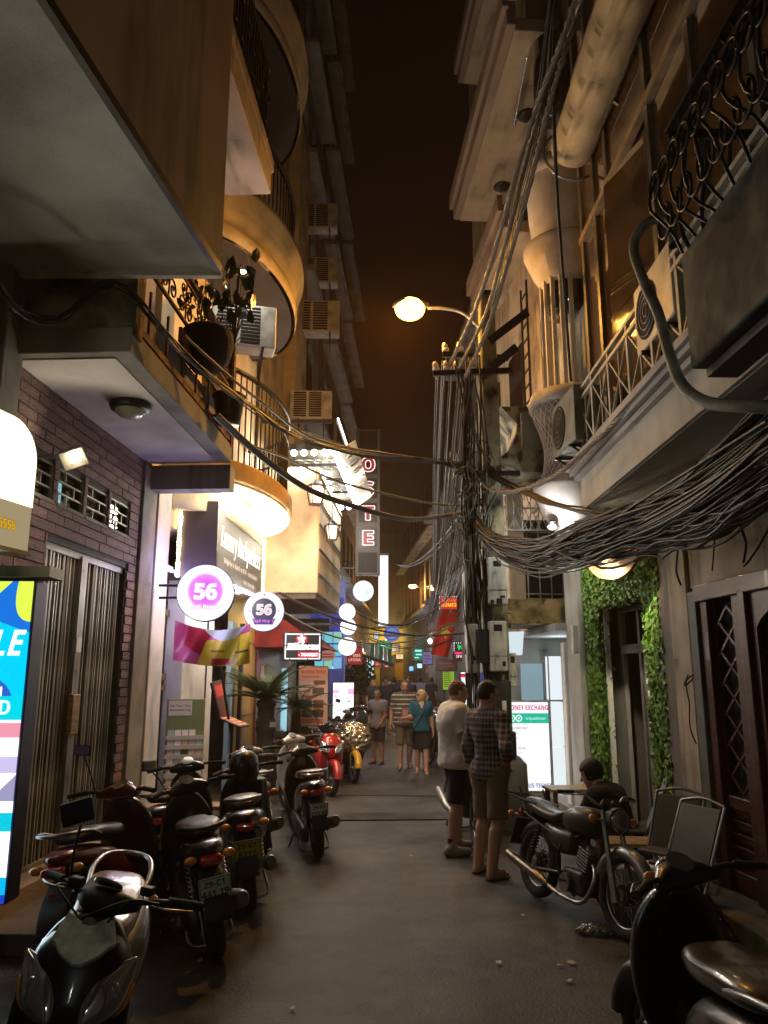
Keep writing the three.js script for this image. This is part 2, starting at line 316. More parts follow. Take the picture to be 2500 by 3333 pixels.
// ---------------------------------------------------------------- brick building with a folding gate and a balcony
const D0 = 5.4, zz = (d) => D0 - d;                        // local z of a distance along the wall
{
  const t = left('brick_building', 'pinkish brick shop house with a closed folding gate and a mossy concrete balcony', 'building', D0);
  const wins = [[5.66, 6.22], [6.32, 6.8], [6.87, 7.34], [7.41, 7.9]], gate = [6.2, 7.93];
  const core = mb(), slab = (d0, d1, y0, y1, x0 = -0.35, x1 = -0.016) => core.box(x1 - x0, y1 - y0, d1 - d0, (x0 + x1) / 2, (y0 + y1) / 2, zz((d0 + d1) / 2));
  slab(5.2, 8.2, 3.47, 4.08); slab(5.2, 8.2, 2.84, 3.17); slab(5.2, gate[0], 0, 2.84); slab(gate[1], 8.2, 0, 2.84); slab(gate[0], gate[1], 0, 0.26);
  let e = 5.2; for (const [a, b] of [...wins, [8.2, 8.2]]) { slab(e, a, 3.17, 3.47); e = b; }
  core.build('wall', mt.mortar, t);
  // bricks, one by one
  const bg = new THREE.BoxGeometry(1, 1, 1); { const q = bg.toNonIndexed(); bg.copy(q); }
  const addBrick = (d0, d1, y) => {
    if (d1 - d0 < 0.035) return;
    const m = put('brick', bg, mt.bricks[Math.floor(rnd(3))], t); m.scale.set(0.05, 0.078, d1 - d0 - 0.012); m.position.set(-0.02 + rnd(-0.003, 0.003), y + 0.04, zz((d0 + d1) / 2)); m.rotation.set(0, rnd(-0.006, 0.006), 0);
  };
  for (let r = 0, y = 0.28; y < 4.04; r++, y += 0.0905) {
    let blocked = [];
    if (y < 2.83 && y > 0.2) blocked = [[...gate]];
    else if (y + 0.09 > 3.18 && y < 3.46) blocked = [...wins];
    for (let d = 5.56 - (r % 2) * 0.15; d < 8.16; d += 0.3) {
      let segs = [[Math.max(5.5, d), Math.min(8.17, d + 0.3)]];
      for (const [a, b] of blocked) segs = segs.flatMap(([p, q]) => (q <= a || p >= b ? [[p, q]] : [[p, Math.min(q, a)], [Math.max(p, b), q]]).filter(([x, z]) => z - x > 0.03));
      for (const [p, q] of segs) addBrick(p, q, y);
    }
  }
  // transom windows: grille, pane, dark room behind
  wins.forEach(([a, b], i) => {
    const w = b - a, z = zz((a + b) / 2), g = mb();
    for (const dy of [0, 0.1, 0.2, 0.3]) g.box(0.02, 0.014, w, -0.022, 3.17 + dy + (dy ? 0 : 0.007), z);
    for (const f of [-0.49, 0.49]) g.box(0.02, 0.3, 0.018, -0.022, 3.32, z + f * w);
    for (const [f, yy] of [[0.12, 3.22], [-0.16, 3.32], [0.2, 3.42]]) g.box(0.02, 0.1, 0.014, -0.022, yy, z + f * w);
    g.build('window_grille', mt.gate, t);
    mb().box(0.02, 0.3, w, -0.075, 3.32, z).build('window_pane', mt.glassDark, t);
    if (i < 3) mb().box(0.006, [0.13, 0.2, 0.18][i], [0.16, 0.17, 0.12][i], -0.06, [3.25, 3.28, 3.27][i], z + [0.02, 0.16, 0.17][i]).build('lit_window', glow(0.22, 0.5, 0.55, [0.9, 0.95, 0.5][i]), t);
    mb().box(0.05, 0.03, w + 0.04, -0.01, 3.155, z).build('window_sill', mt.concretePlain, t);
  });
  mb().box(0.03, 0.3, 0.09, -0.05, 3.32, zz(7.96)).build('window_post', mt.black, t);
  // folding gate
  const gt = new THREE.Group(); gt.name = 'folding_gate'; t.add(gt);
  const n = 25, sg = mb().box(0.012, 2.5, 0.03, 0.01, 0, 0).box(0.03, 2.5, 0.006, 0, 0, 0.014).box(0.03, 2.5, 0.006, 0, 0, -0.014);
  let slatGeo = null;
  for (let i = 0; i < n; i++) {
    const d = gate[0] + 0.05 + (gate[1] - gate[0] - 0.1) * i / (n - 1);
    if (!slatGeo) { const s = sg.build('slat', mt.gate, gt); slatGeo = s.geometry; s.position.set(-0.07, 1.55, zz(d)); } else { const s = put('slat', slatGeo, mt.gate, gt); s.position.set(-0.07 + rnd(-0.012, 0.012), 1.55, zz(d) + rnd(-0.006, 0.006)); s.rotation.y = rnd(-0.3, 0.3); }
  }
  const x = mb(); for (let i = 0; i < n - 1; i++) for (const y of [0.75, 1.6, 2.4]) { const d = gate[0] + 0.05 + (gate[1] - gate[0] - 0.1) * i / (n - 1), s = (gate[1] - gate[0] - 0.1) / (n - 1); x.bar(new V3(-0.1, y - 0.1, zz(d)), new V3(-0.1, y + 0.1, zz(d + s)), 0.008, 0.02).bar(new V3(-0.105, y + 0.1, zz(d)), new V3(-0.105, y - 0.1, zz(d + s)), 0.008, 0.02); }
  x.build('lattice', mt.gate, gt);
  mb().box(0.05, 2.52, 0.12, -0.05, 1.55, zz(7.0)).build('centre_post', mt.gate, gt);
  mb().rbox(0.05, 0.34, 0.15, 0.01, -0.02, 1.42, zz(6.99)).build('lock_plate', mt.woodLight, gt);
  mb().box(0.004, 0.13, 0.1, -0.022, 2.02, zz(7.0)).build('notice', mt.white, gt);
  mb().box(0.004, 0.16, 0.09, -0.04, 2.65, zz(6.97)).build('notice', M(0.4, 0.36, 0.6), gt);
  mb().box(0.06, 0.06, gate[1] - gate[0], -0.07, 2.81, zz(7.06)).box(0.06, 0.04, gate[1] - gate[0], -0.07, 0.28, zz(7.06)).build('rail', mt.gate, gt);
  mb().box(0.05, 2.55, 1.76, -0.32, 1.55, zz(7.06)).build('shutter_back', mt.hole, gt);
  // steps
  mb().rbox(0.2, 0.28, 2.9, 0.015, 0.09, 0.14, zz(6.85)).build('threshold', mt.plasterTan, t);
  mb().rbox(0.55, 0.135, 2.7, 0.012, 0.45, 0.067, zz(6.75)).build('step', mt.pave, t);
  // pillar, beam, balcony
  mb().rbox(0.4, 4.08, 0.42, 0.01, -0.17, 2.04, zz(8.41)).build('pillar', mt.concretePlain, t);
  mb().rbox(0.92, 0.28, 0.22, 0.01, 0.46, 3.93, zz(8.5)).build('beam', mt.plasterGrey, t);
  mb().rbox(1.26, 0.2, 3.05, 0.012, 0.3, 4.185, zz(6.87)).build('balcony_slab', mt.concretePlain, t);
  mb().box(0.78, 0.012, 2.85, 0.39, 4.079, zz(6.87)).build('balcony_ceiling', mt.plasterClean, t);
  mb().rbox(0.95, 0.95, 0.12, 0.015, 0.47, 4.75, zz(5.42)).build('balcony_parapet', mt.concrete, t);
  mb().box(0.4, 8.5, 3.3, -0.3, 8.5, zz(6.85)).build('upper_wall', mt.plasterDark, t);
  mb().box(0.06, 2.3, 1.5, -0.11, 5.5, zz(6.9)).build('balcony_door', mt.glassDark, t);
  const up = mb().rbox(1.3, 0.3, 3.1, 0.02, 0.62, 7.6, zz(6.85)).rbox(0.12, 0.16, 3.1, 0.01, 1.24, 7.82, zz(6.85)); up.build('upper_balcony', M(0.36, 0.3, 0.28, { map: T_streak, m: 2 }), t);
  const upr = mb(); for (let i = 0; i < 24; i++) { const q = zz(5.4 + i * 0.125); upr.rod(new V3(1.2, 7.85, q), new V3(1.2, 9.2, q), 0.012); if (i % 2) upr.torus(0.11, 0.012, 1.21, 8.25, q, 0, PI / 2, i, 4.8, 5, 14).torus(0.09, 0.012, 1.21, 8.75, q, 0, PI / 2, -i, 4.8, 5, 14); } upr.bar(new V3(1.2, 9.2, zz(5.4)), new V3(1.2, 9.2, zz(8.4)), 0.04, 0.04); upr.build('upper_railing', mt.darkMetal, t);
  // rusty railing: rails, posts, a plate band and scrolls
  const xr = 0.9, r1 = mb(), rail = (y, h, w, d0 = 5.42, d1 = 8.34) => r1.box(w, h, d1 - d0, xr, y, zz((d0 + d1) / 2));
  rail(4.34, 0.06, 0.05); rail(4.76, 0.14, 0.03, 6.5); rail(4.93, 0.025, 0.03); rail(5.4, 0.05, 0.06); rail(5.33, 0.02, 0.02);
  for (const d of [5.42, 8.34]) r1.box(0.075, 1.2, 0.075, xr, 4.86, zz(d));
  r1.box(0.09, 1.1, 0.14, xr, 4.78, zz(5.45));
  for (let d = 5.75; d < 8.3; d += 0.43) r1.box(0.02, 0.42, 0.02, xr, 4.56, zz(d));
  r1.build('balcony_railing', mt.ironRust, t);
  const spiral = (cd, cy, r, dir, flip) => { const p = []; for (let i = 0; i <= 26; i++) { const a = i / 26 * 3.6 * PI * 0.85, q = r * (1 - i / 30); p.push(new V3(xr, cy + flip * q * Math.sin(a), zz(cd + dir * q * Math.cos(a)))); } return p; };
  for (let k = 0; k < 5; k++) {
    const d = 6.15 + k * 0.47, s = mb();
    s.tube(spiral(d - 0.1, 5.06, 0.1, 1, 1), 0.009, 40, 5).tube(spiral(d + 0.1, 5.06, 0.1, -1, 1), 0.009, 40, 5).tube(spiral(d - 0.08, 5.23, 0.07, 1, -1), 0.008, 40, 5).tube(spiral(d + 0.08, 5.23, 0.07, -1, -1), 0.008, 40, 5);
    s.rod(new V3(xr, 4.94, zz(d)), new V3(xr, 5.33, zz(d)), 0.009).bar(new V3(xr, 4.95, zz(d - 0.2)), new V3(xr, 5.32, zz(d + 0.2)), 0.02, 0.008);
    s.build('scroll', mt.ironRust, t);
  }
  mb().box(0.012, 0.34, 2.8, 0.8, 4.52, zz(6.9)).build('balcony_screen', mt.plasterDark, t);
}
{ // round ceiling lamp, not lit
  const p = V(-2.21,4.07,6.38), t = thing('ceiling_lamp', 'unlit round ceiling lamp with a frosted dome under the brick house balcony', 'lamp', p);
  mb().lathe([[0, 0], [0.17, 0], [0.18, -0.02], [0.165, -0.055], [0.13, -0.06]], 28).build('rim', mt.darkMetal, t);
  mb().lathe([[0.13, -0.055], [0.125, -0.085], [0.09, -0.115], [0.04, -0.13], [0, -0.132]], 28).build('dome', M(0.4, 0.42, 0.33, { rough: 0.2, clearcoat: 0.5 }), t);
}
{ // flood lamp over the gate, lit
  const p = V(-2.48,3.45,5.93), t = thing('flood_lamp', 'lit square flood lamp on a short arm above the brick house transom windows', 'lamp', p, 0.5);
  mb().rbox(0.2, 0.16, 0.06, 0.012, 0, 0, 0, 0.5, 0, 0.5).build('housing', mt.alu, t);
  mb().rod(new V3(0, 0, -0.02), new V3(-0.32, 0.03, -0.2), 0.012).box(0.03, 0.05, 0.22, -0.34, 0.03, -0.18).build('arm', mt.alu, t);
  const b = mb().rbox(0.075, 0.06, 0.03, 0.01).build('lamp_bulb', glow(1, 0.86, 0.55, 14), t); b.position.set(0.012, -0.012, 0.035); b.rotation.set(0.5, 0, 0.5);
  pointLight(1, 0.84, 0.55, 0.55, p.clone().add(new V3(0.05, -0.03, 0.07)), 1.5);
}

// ---------------------------------------------------------------- the "56" hostel with curved balconies
{
  const d0 = 8.6, t = left('hostel_building', 'cream hostel with curved balconies behind the round number signs', 'building', d0), z = (d) => d0 - d;
  mb().rbox(0.3, 3.95, 0.44, 0.01, -0.1, 1.98, z(8.84)).build('pilaster', mt.plasterClean, t);
  mb().box(0.3, 1.0, 1.7, -0.5, 3.5, z(9.9)).build('fascia_panel', mt.black, t);
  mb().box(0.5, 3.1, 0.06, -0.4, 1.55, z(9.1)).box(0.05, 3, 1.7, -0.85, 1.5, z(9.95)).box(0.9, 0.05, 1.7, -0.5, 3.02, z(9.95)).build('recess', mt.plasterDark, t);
  const bam = mb(); for (let i = 0; i < 15; i++) bam.cyl(0.022, 0.022, 0.75, -0.3, 2.15, z(9.35 + i * 0.05), 0, 0, 0, 7); bam.build('bamboo_screen', mt.woodBrown, t);
  mb().box(0.06, 0.09, 0.85, -0.29, 1.74, z(9.72)).box(0.06, 0.06, 0.85, -0.29, 1.6, z(9.72)).box(0.06, 0.09, 0.85, -0.29, 2.55, z(9.72)).build('door_frame', mt.woodBrown, t);
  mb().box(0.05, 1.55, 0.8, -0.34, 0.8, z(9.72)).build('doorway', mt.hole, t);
  mb().rbox(0.25, 3.0, 1.45, 0.01, -0.2, 1.5, z(10.95)).build('door_panel', mt.plasterClean, t);
  mb().box(0.02, 2.9, 0.02, -0.065, 1.45, z(11.3)).build('door_joint', mt.black, t);
  mb().rbox(0.08, 2.6, 0.3, 0.01, -0.03, 1.3, z(12.6)).build('glass_door', M(0.3, 0.42, 0.5, { rough: 0.1, clearcoat: 0.6 }), t);
  mb().rbox(0.06, 2.6, 0.1, 0.01, 0.05, 1.3, z(12.95)).build('door_post', mt.black, t);
  mb().box(0.3, 3.1, 3.3, -0.1, 1.55, z(14.8)).build('yellow_wall', M(0.72, 0.5, 0.2, { map: T_grime, m: 2.5 }), t);
  for (const y of [0.5, 1.1, 1.7, 2.3, 2.9]) mb().box(0.006, 0.012, 3.3, 0.053, y, z(14.8)).build('wall_joint', mt.plasterDark, t);
  mb().box(0.4, 11.5, 8.2, -0.22, 9.3, z(12.6)).box(0.4, 1.0, 3.3, -0.22, 3.55, z(12.3)).build('wall', mt.plasterCream, t);
  mb().box(0.5, 0.5, 4, -0.1, 3.3, z(14.4)).build('lintel', mt.plasterCream, t);
  // curved balconies: bowed slabs with moulded edges
  const bow = (y, rx, rz, prof, n = 30) => { // profile [out, up] swept along the bow
    const pos = [], idx = []; const m = prof.length;
    for (let i = 0; i <= n; i++) { const a = -PI / 2 + PI * i / n; for (const [o, u] of prof) pos.push((rx + o) * Math.cos(a) , y + u, z(11) + (rz + o) * Math.sin(a)); }
    for (let i = 0; i < n; i++) for (let k = 0; k < m; k++) { const a = i * m + k, b = i * m + (k + 1) % m; idx.push(a, a + m, b, b, a + m, b + m); }
    const g = new THREE.BufferGeometry(); g.setAttribute('position', new THREE.Float32BufferAttribute(pos, 3)); g.setIndex(idx); g.computeVertexNormals(); return g;
  };
  const half = (y, h, rx, rz) => { const s = []; for (let i = 0; i <= 26; i++) { const a = -PI / 2 + PI * i / 26; s.push([rx * Math.cos(a), rz * Math.sin(a)]); } return [s, h, mat4(0, y + h, z(11), PI / 2)]; };
  const rx = 1.08, rz = 2.15, orange = M(0.62, 0.4, 0.16, { map: T_grime, m: 2 });
  mb().ext(...half(4.1, 0.28, rx, rz)).build('balcony_slab', mt.plasterCream, t);
  mb().add(bow(4.1, rx, rz, [[-0.05, 0.3], [0, 0.3], [0.03, 0.27], [0.03, 0.06], [0, 0.03], [-0.03, 0.03]])).build('balcony_fascia', orange, t);
  mb().add(bow(4.1, rx, rz, [[-0.02, 0.03], [-0.03, -0.03], [-0.15, -0.06], [-0.15, 0.03]])).build('led_strip', glow(1, 0.93, 0.72, 7), t);
  mb().add(bow(3.78, rx - 0.42, rz - 0.4, [[0, 0], [0.02, 0.32], [-0.2, 0.32], [-0.2, 0]])).build('bay_drum', mt.plasterCream, t);
  const rl = mb(); for (let i = 1; i < 44; i++) { const a = -PI / 2 + PI * i / 44, c = Math.cos(a) * (rx - 0.06), s = z(11) + Math.sin(a) * (rz - 0.06); rl.rod(new V3(c, 4.38, s), new V3(c, 5.6, s), 0.011, 0.011, 5); }
  rl.add(bow(5.6, rx - 0.06, rz - 0.06, [[-0.03, 0], [0.03, 0], [0.03, 0.05], [-0.03, 0.05]])).add(bow(5.25, rx - 0.06, rz - 0.06, [[-0.012, 0], [0.012, 0], [0.012, 0.03], [-0.012, 0.03]])).build('balcony_railing', mt.darkMetal, t);
  for (const [y, k] of [[7.35, 1], [11.2, 1]]) {
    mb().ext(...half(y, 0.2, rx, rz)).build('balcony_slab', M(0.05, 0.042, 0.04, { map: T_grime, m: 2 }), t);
    mb().add(bow(y, rx, rz, [[-0.06, 0], [0.0, 0], [0.03, 0.08], [0.03, 0.16], [0.01, 0.19], [0.01, 0.22], [-0.03, 0.25], [-0.03, 0.33], [0.0, 0.35], [0.0, 0.38], [0.03, 0.41], [0.03, 0.45], [0.05, 0.48], [0.05, 0.52], [0.08, 0.56], [0.08, 0.66], [0.13, 0.72], [0.13, 0.82], [-0.1, 0.82]])).build('balcony_cornice', mt.plasterCream, t);
    const r2 = mb(); for (let i = 1; i < 44; i++) { const a = -PI / 2 + PI * i / 44, c = Math.cos(a) * (rx - 0.06), s = z(11) + Math.sin(a) * (rz - 0.06); r2.rod(new V3(c, y + 0.8, s), new V3(c, y + 1.9, s), 0.012, 0.012, 5); }
    r2.add(bow(y + 1.9, rx - 0.06, rz - 0.06, [[-0.03, 0], [0.03, 0], [0.03, 0.05], [-0.03, 0.05]])).build('upper_railing', mt.darkMetal, t);
  }
  for (const y of [5.0, 8.4, 12.2]) mb().box(0.05, 2.1, 1.4, 0.0, y + 0.6, z(11)).build('balcony_window', mt.glassDark, t);
  for (const a of [-1, -0.55, -0.1, 0.35, 0.8]) { const c = Math.cos(a) * (rx - 0.12), s = z(11) + Math.sin(a) * (rz - 0.12); const w = new V3(c + 0.1, 3.8, s); t.updateMatrixWorld(); w.applyMatrix4(t.matrixWorld); pointLight(1, 0.9, 0.68, 1.9, w, 4); }
}
{ // signboard with a silver script, framed by strings of bulbs
  const d0 = 9.5, t = left('hostel_signboard', 'dark signboard with pale script lettering edged by bright bulb strings under the curved balcony', 'sign', d0), z = (d) => d0 - d;
  const tx = canvas(768, 224, (x, w, h) => {
    x.fillStyle = '#2a2523'; x.fillRect(0, 0, w, h); x.fillStyle = '#332d2a'; for (let i = 0; i < 8; i++) x.fillRect(i * 96, 0, 2, h);
    text(x, 'Luxury Backpackers', w / 2, 92, 92, '#e9f2f2', { font: 'serif', style: 'italic bold', max: 700 });
    text(x, '56 Ngõ Huyện, Hoàn Kiếm, Hà Nội  -  tours & tickets', w / 2, 165, 24, '#a79d98', { max: 660 });
    text(x, 'Rooms - Dorms - Visa', w * 0.68, 200, 20, '#8d8480', { max: 300 });
  });
  mb().rbox(0.5, 0.98, 2.7, 0.01, 0.25, 3.42, z(10.86)).build('box', M(0.05, 0.035, 0.035, { rough: 0.4 }), t);
  face(2.62, 0.9, printed(tx, { emissive: 0xffffff, emissiveMap: tx, emissiveIntensity: 0.25 }), t, 'sign_face', 0.503, 3.42, z(10.86), PI / 2);
  const bulbs = (a, b, n, r, k, col) => { r *= 1.25; k *= 1.4; const m = mb(); for (let i = 0; i < n; i++) { const q = a.clone().lerp(b, (i + 0.5) / n); m.sph(r * rnd(0.8, 1.2), q.x, q.y, q.z, 1, 1, 1, 7); } m.build('bulb_string', glow(...col, k), t); };
  const wm = [1, 0.95, 0.85], yl = [1, 0.78, 0.4];
  bulbs(new V3(0.54, 3.98, z(9.5)), new V3(0.54, 3.98, z(12.2)), 40, 0.032, 9, wm);
  bulbs(new V3(0.54, 2.92, z(9.5)), new V3(0.54, 2.92, z(12.2)), 40, 0.02, 9, wm);
  bulbs(new V3(0.03, 2.95, z(9.47)), new V3(0.03, 3.95, z(9.47)), 22, 0.022, 6, yl);
  bulbs(new V3(0.52, 2.95, z(12.25)), new V3(0.52, 3.9, z(12.25)), 20, 0.02, 5, yl);
  for (const [y, k] of [[4.03, 2.2], [2.86, 2.0]]) for (const d of [9.9, 10.8, 11.7]) { t.updateMatrixWorld(); pointLight(1, 0.93, 0.8, k, new V3(0.68, y, z(d)).applyMatrix4(t.matrixWorld), 5); }
}
function roundSign(name, label, p, r, turn, tx, k, edge, group, lightCol, power) {
  const t = thing(name, label, 'sign', p, turn, group);
  mb().cyl(r, r, 0.12, 0, 0, 0, PI / 2, 0, 0, 40).build('rim', edge, t);
  const f = put('sign_face', new THREE.CircleGeometry(r * 0.975, 48), lit(tx, k), t); f.position.z = 0.0625;
  const b = put('sign_face', f.geometry, f.material, t); b.position.z = -0.0625; b.rotation.y = PI;
  if (power) { const n = new V3(Math.sin(turn), 0, Math.cos(turn)); panelLight(...lightCol, power, r * 1.7, r * 1.7, p.clone().addScaledVector(n, 0.09), p.clone().addScaledVector(n, 2)); panelLight(...lightCol, power, r * 1.7, r * 1.7, p.clone().addScaledVector(n, -0.09), p.clone().addScaledVector(n, -2)); }
  return t;
}
{
  const ta = canvas(256, 256, (x) => {
    x.fillStyle = '#fff'; x.fillRect(0, 0, 256, 256);
    const g = x.createRadialGradient(128, 120, 40, 128, 120, 84); g.addColorStop(0, '#d868e4'); g.addColorStop(0.75, '#e488ee'); g.addColorStop(1, '#fff'); x.fillStyle = g; x.beginPath(); x.arc(128, 122, 84, 0, 7); x.fill();
    text(x, '56', 128, 124, 96, '#fff', { outline: '#f6d8fa', ow: 8 }); text(x, 'Ngõ Huyện', 128, 192, 24, '#fff', { outline: '#dba0e6', ow: 5 });
  });
  const tb = canvas(256, 256, (x) => {
    x.fillStyle = '#fff'; x.fillRect(0, 0, 256, 256); x.fillStyle = '#322c52'; x.beginPath(); x.arc(128, 122, 78, 0, 7); x.fill();
    text(x, '56', 128, 118, 92, '#e9c9d8', { outline: '#fff', ow: 7 }); x.fillStyle = '#3a2a86'; x.beginPath(); x.moveTo(52, 176); x.lineTo(204, 176); x.lineTo(186, 214); x.lineTo(70, 214); x.fill();
    text(x, 'Ngõ Huyện', 128, 190, 27, '#ff7ae6', { max: 140 }); x.fillStyle = '#444'; for (const [q, y] of [[34, 124], [222, 124], [128, 20]]) { x.fillRect(q - 10, y, 20, 3); x.fillRect(q - 2, y - 8, 3, 18); }
  });
  roundSign('round_sign', 'larger round white lit sign with a magenta centre and number 56', V(-1.94,2.63,8.4), 0.31, 0.12, ta, 1.25, M(0.1, 0.08, 0.4), 'round number signs', [1, 0.9, 1], 5.5);
  roundSign('round_sign', 'smaller round lit sign with number 56 on a dark disc and pink ribbon', V(-1.64,2.61,10.6), 0.275, 0.1, tb, 1.1, M(0.1, 0.08, 0.4), 'round number signs', [0.95, 0.92, 1], 4);
  const br = thing('sign_bracket', 'thin black bracket arms holding the larger round number sign off the hostel wall', 'bracket', V(-2.53,2.61,8.7)), o = br.position;
  for (const [p, q] of [[V(-2.54,2.75,8.7), V(-2.06,2.72,8.45)], [V(-2.53,2.61,8.7), V(-2.05,2.59,8.45)]]) mb().rod(p.sub(o), q.sub(o), 0.016).build('arm', mt.black, br);
}
{ // violet tube in the passage behind the pilaster
  const p = V(-2.63,3,9.3), t = thing('tube_lamp', 'violet tube lamp glowing in the passage behind the white pilaster', 'lamp', p);
  mb().rod(new V3(-0.04, 0.015, 0.1), new V3(0.06, 0.0, -0.1), 0.016).build('lamp_tube', glow(0.62, 0.62, 1, 9), t);
  mb().box(0.05, 0.02, 0.3, 0, 0.05, 0).build('lamp_holder', mt.white, t);
  pointLight(0.42, 0.36, 1, 1.2, p.clone().add(new V3(0.02, -0.04, 0.14)), 3);
  pointLight(0.42, 0.34, 1, 0.9, p.clone().add(new V3(0.34, 0.0, 0.55)), 3);
}
{ // draped banner
  const a = [], t = thing('vinyl_banner', 'sagging magenta and yellow vinyl banner hung under the larger round sign', 'banner', V(-1.98,2.11,9), 0.1);
  const g = new THREE.PlaneGeometry(0.86, 0.5, 30, 18), p = g.attributes.position;
  for (let i = 0; i < p.count; i++) { const u = p.getX(i) / 0.43, v = (p.getY(i) + 0.25) / 0.5; p.setZ(i, 0.05 * Math.sin(u * 5 + v * 3) * (1 - 0.4 * v) + 0.04 * Math.cos(u * 9 - v * 4)); p.setY(i, p.getY(i) - 0.09 * v * (1 - u * u) + 0.05 * (1 - v) * u * u - 0.02 * u); }
  g.computeVertexNormals();
  const tx = canvas(512, 300, (x) => {
    x.fillStyle = '#b54a86'; x.fillRect(0, 0, 512, 300); x.fillStyle = '#9c1f3e'; x.beginPath(); x.moveTo(90, 0); x.lineTo(260, 0); x.lineTo(180, 220); x.lineTo(60, 160); x.fill();
    x.fillStyle = '#b8a53a'; x.beginPath(); x.moveTo(220, 90); x.lineTo(512, 60); x.lineTo(512, 300); x.lineTo(150, 300); x.fill(); x.fillStyle = '#b9c4d8'; x.beginPath(); x.moveTo(200, 0); x.lineTo(480, 0); x.quadraticCurveTo(340, 190, 200, 0); x.fill();
    x.fillStyle = '#e8cf45'; x.fillRect(440, 60, 72, 240); x.fillStyle = '#a83050'; x.fillRect(260, 240, 120, 50); x.fillStyle = '#6c6428'; x.fillRect(250, 170, 90, 18); x.fillStyle = '#4a4a50'; x.fillRect(410, 190, 90, 14);
  });
  put('cloth', g, printed(tx, { side: THREE.DoubleSide, roughness: 0.35 }), t);
}

{ // downlight under the signboard
  const p = V(-2.14,3,11.29), t = thing('downlight', 'round white recessed downlight under the hostel signboard', 'lamp', p); mb().cyl(0.07, 0.08, 0.04, 0, 0.02, 0, 0, 0, 0, 20).build('rim', mt.white, t); mb().cyl(0.06, 0.06, 0.012, 0, -0.004, 0, 0, 0, 0, 18).build('lamp_lens', glow(1, 0.95, 0.85, 8), t);
  pointLight(1, 0.94, 0.82, 8, p.clone().add(new V3(0, -0.06, 0)), 2);
}

// ---------------------------------------------------------------- street lamp on the pole
{
  const p = V(0.36,6.77,9.9), q = V(1.3,6.41,9.75), t = thing('street_lamp', 'orange sodium street lamp glowing on a curved arm off the cable pole', 'street lamp', p);
  const l = (v) => v.clone().sub(p);
  mb().tube([l(q), l(V(1.06,6.65,9.8)), l(V(0.81,6.73,9.85)), l(V(0.61,6.76,9.9))], 0.028, 24, 8).build('arm', mt.steel, t);
  mb().add(loft(spline([[0.27, 0.03, 0, 0.02, 0.02], [0.2, 0.035, 0, 0.06, 0.05], [0.0, 0.05, 0, 0.13, 0.055], [-0.15, 0.04, 0, 0.12, 0.05], [-0.24, 0.02, 0, 0.03, 0.02]].map(([x, y, z, w, h]) => [z, y, x, w, h, 0, 2.4]), 14), 16), mat4(0, 0, 0, 0, PI / 2, 0)).build('housing', mt.alu, t);
  const b = mb().sph(0.19, 0, 0, 0, 1.1, 0.85, 0.9, 20).build('lamp_bulb', glow(1, 0.56, 0.08, 12), t); b.position.set(0.0, -0.03, 0);
  // the reflector throws most of the light away from the pole, over the lane and the left fronts
  const c = p.clone().add(new V3(0, -0.03, 0)); spotLight(1, 0.44, 0.07, 36, c, c.clone().add(new V3(-0.85, -0.5, -0.05)), 1.5, 5); pointLight(1, 0.44, 0.07, 30, c, 5);
}

// ---------------------------------------------------------------- lit signs at the left edge
{
  const a = V(-2.33,2.54,5), t = thing('phone_signboard', 'cream lit signboard with rounded corner and yellow phone digits at the left edge', 'sign', a, Math.atan2(0.23, 1) + PI / 2 - 2 * Math.atan2(0.23, 1));
  // local: -x runs towards the camera along the board, z faces the street
  const W = 1.7, H = 0.86, r = 0.26, s = [[-W, 0.0], [0, 0.0], [0, H - r]]; for (let i = 1; i <= 8; i++) { const k = i / 8 * PI / 2; s.push([-r + r * Math.cos(k), H - r + r * Math.sin(k)]); } s.push([-W, H]);
  mb().ext(s, 0.14, mat4(0, 0, -0.15)).build('box', M(0.6, 0.52, 0.34, { rough: 0.4 }), t);
  const up = s.map(([x, y]) => [x * 0.992 - 0.004, y < 0.1 ? 0.3 : y - 0.008]), lo = [[-W, 0.01], [-0.012, 0.01], [-0.012, 0.298], [-W, 0.298]];
  mb().ext(up, 0.006, mat4(0, 0, -0.008)).build('lit_panel', glow(1, 0.87, 0.56, 2.3), t);
  mb().ext(lo, 0.006, mat4(0, 0, -0.008)).build('lit_panel', glow(0.46, 0.36, 0.2, 0.75), t);
  mb().box(W, 0.022, 0.16, -W / 2, -0.01, -0.07).build('edge_strip', M(0.7, 0.62, 0.42), t);
  const tx = canvas(256, 64, (x) => { x.fillStyle = '#000'; x.clearRect(0, 0, 256, 64); text(x, '2 5556', 128, 34, 60, '#ffc400', { outline: '#8a5a00', ow: 5, max: 250 }); });
  face(0.3, 0.085, new THREE.MeshStandardMaterial({ map: tx, transparent: true, emissive: 0xffffff, emissiveMap: tx, emissiveIntensity: 0.7 }), t, 'digits_sign', -0.26, 0.15, 0.003);
  const n = new V3(Math.sin(t.rotation.y), 0, Math.cos(t.rotation.y)); t.updateMatrixWorld();
  const c = new V3(-0.85, 0.55, 0.03).applyMatrix4(t.matrixWorld); panelLight(1, 0.88, 0.6, 1.9, 1.6, 0.5, c, c.clone().add(n));
}
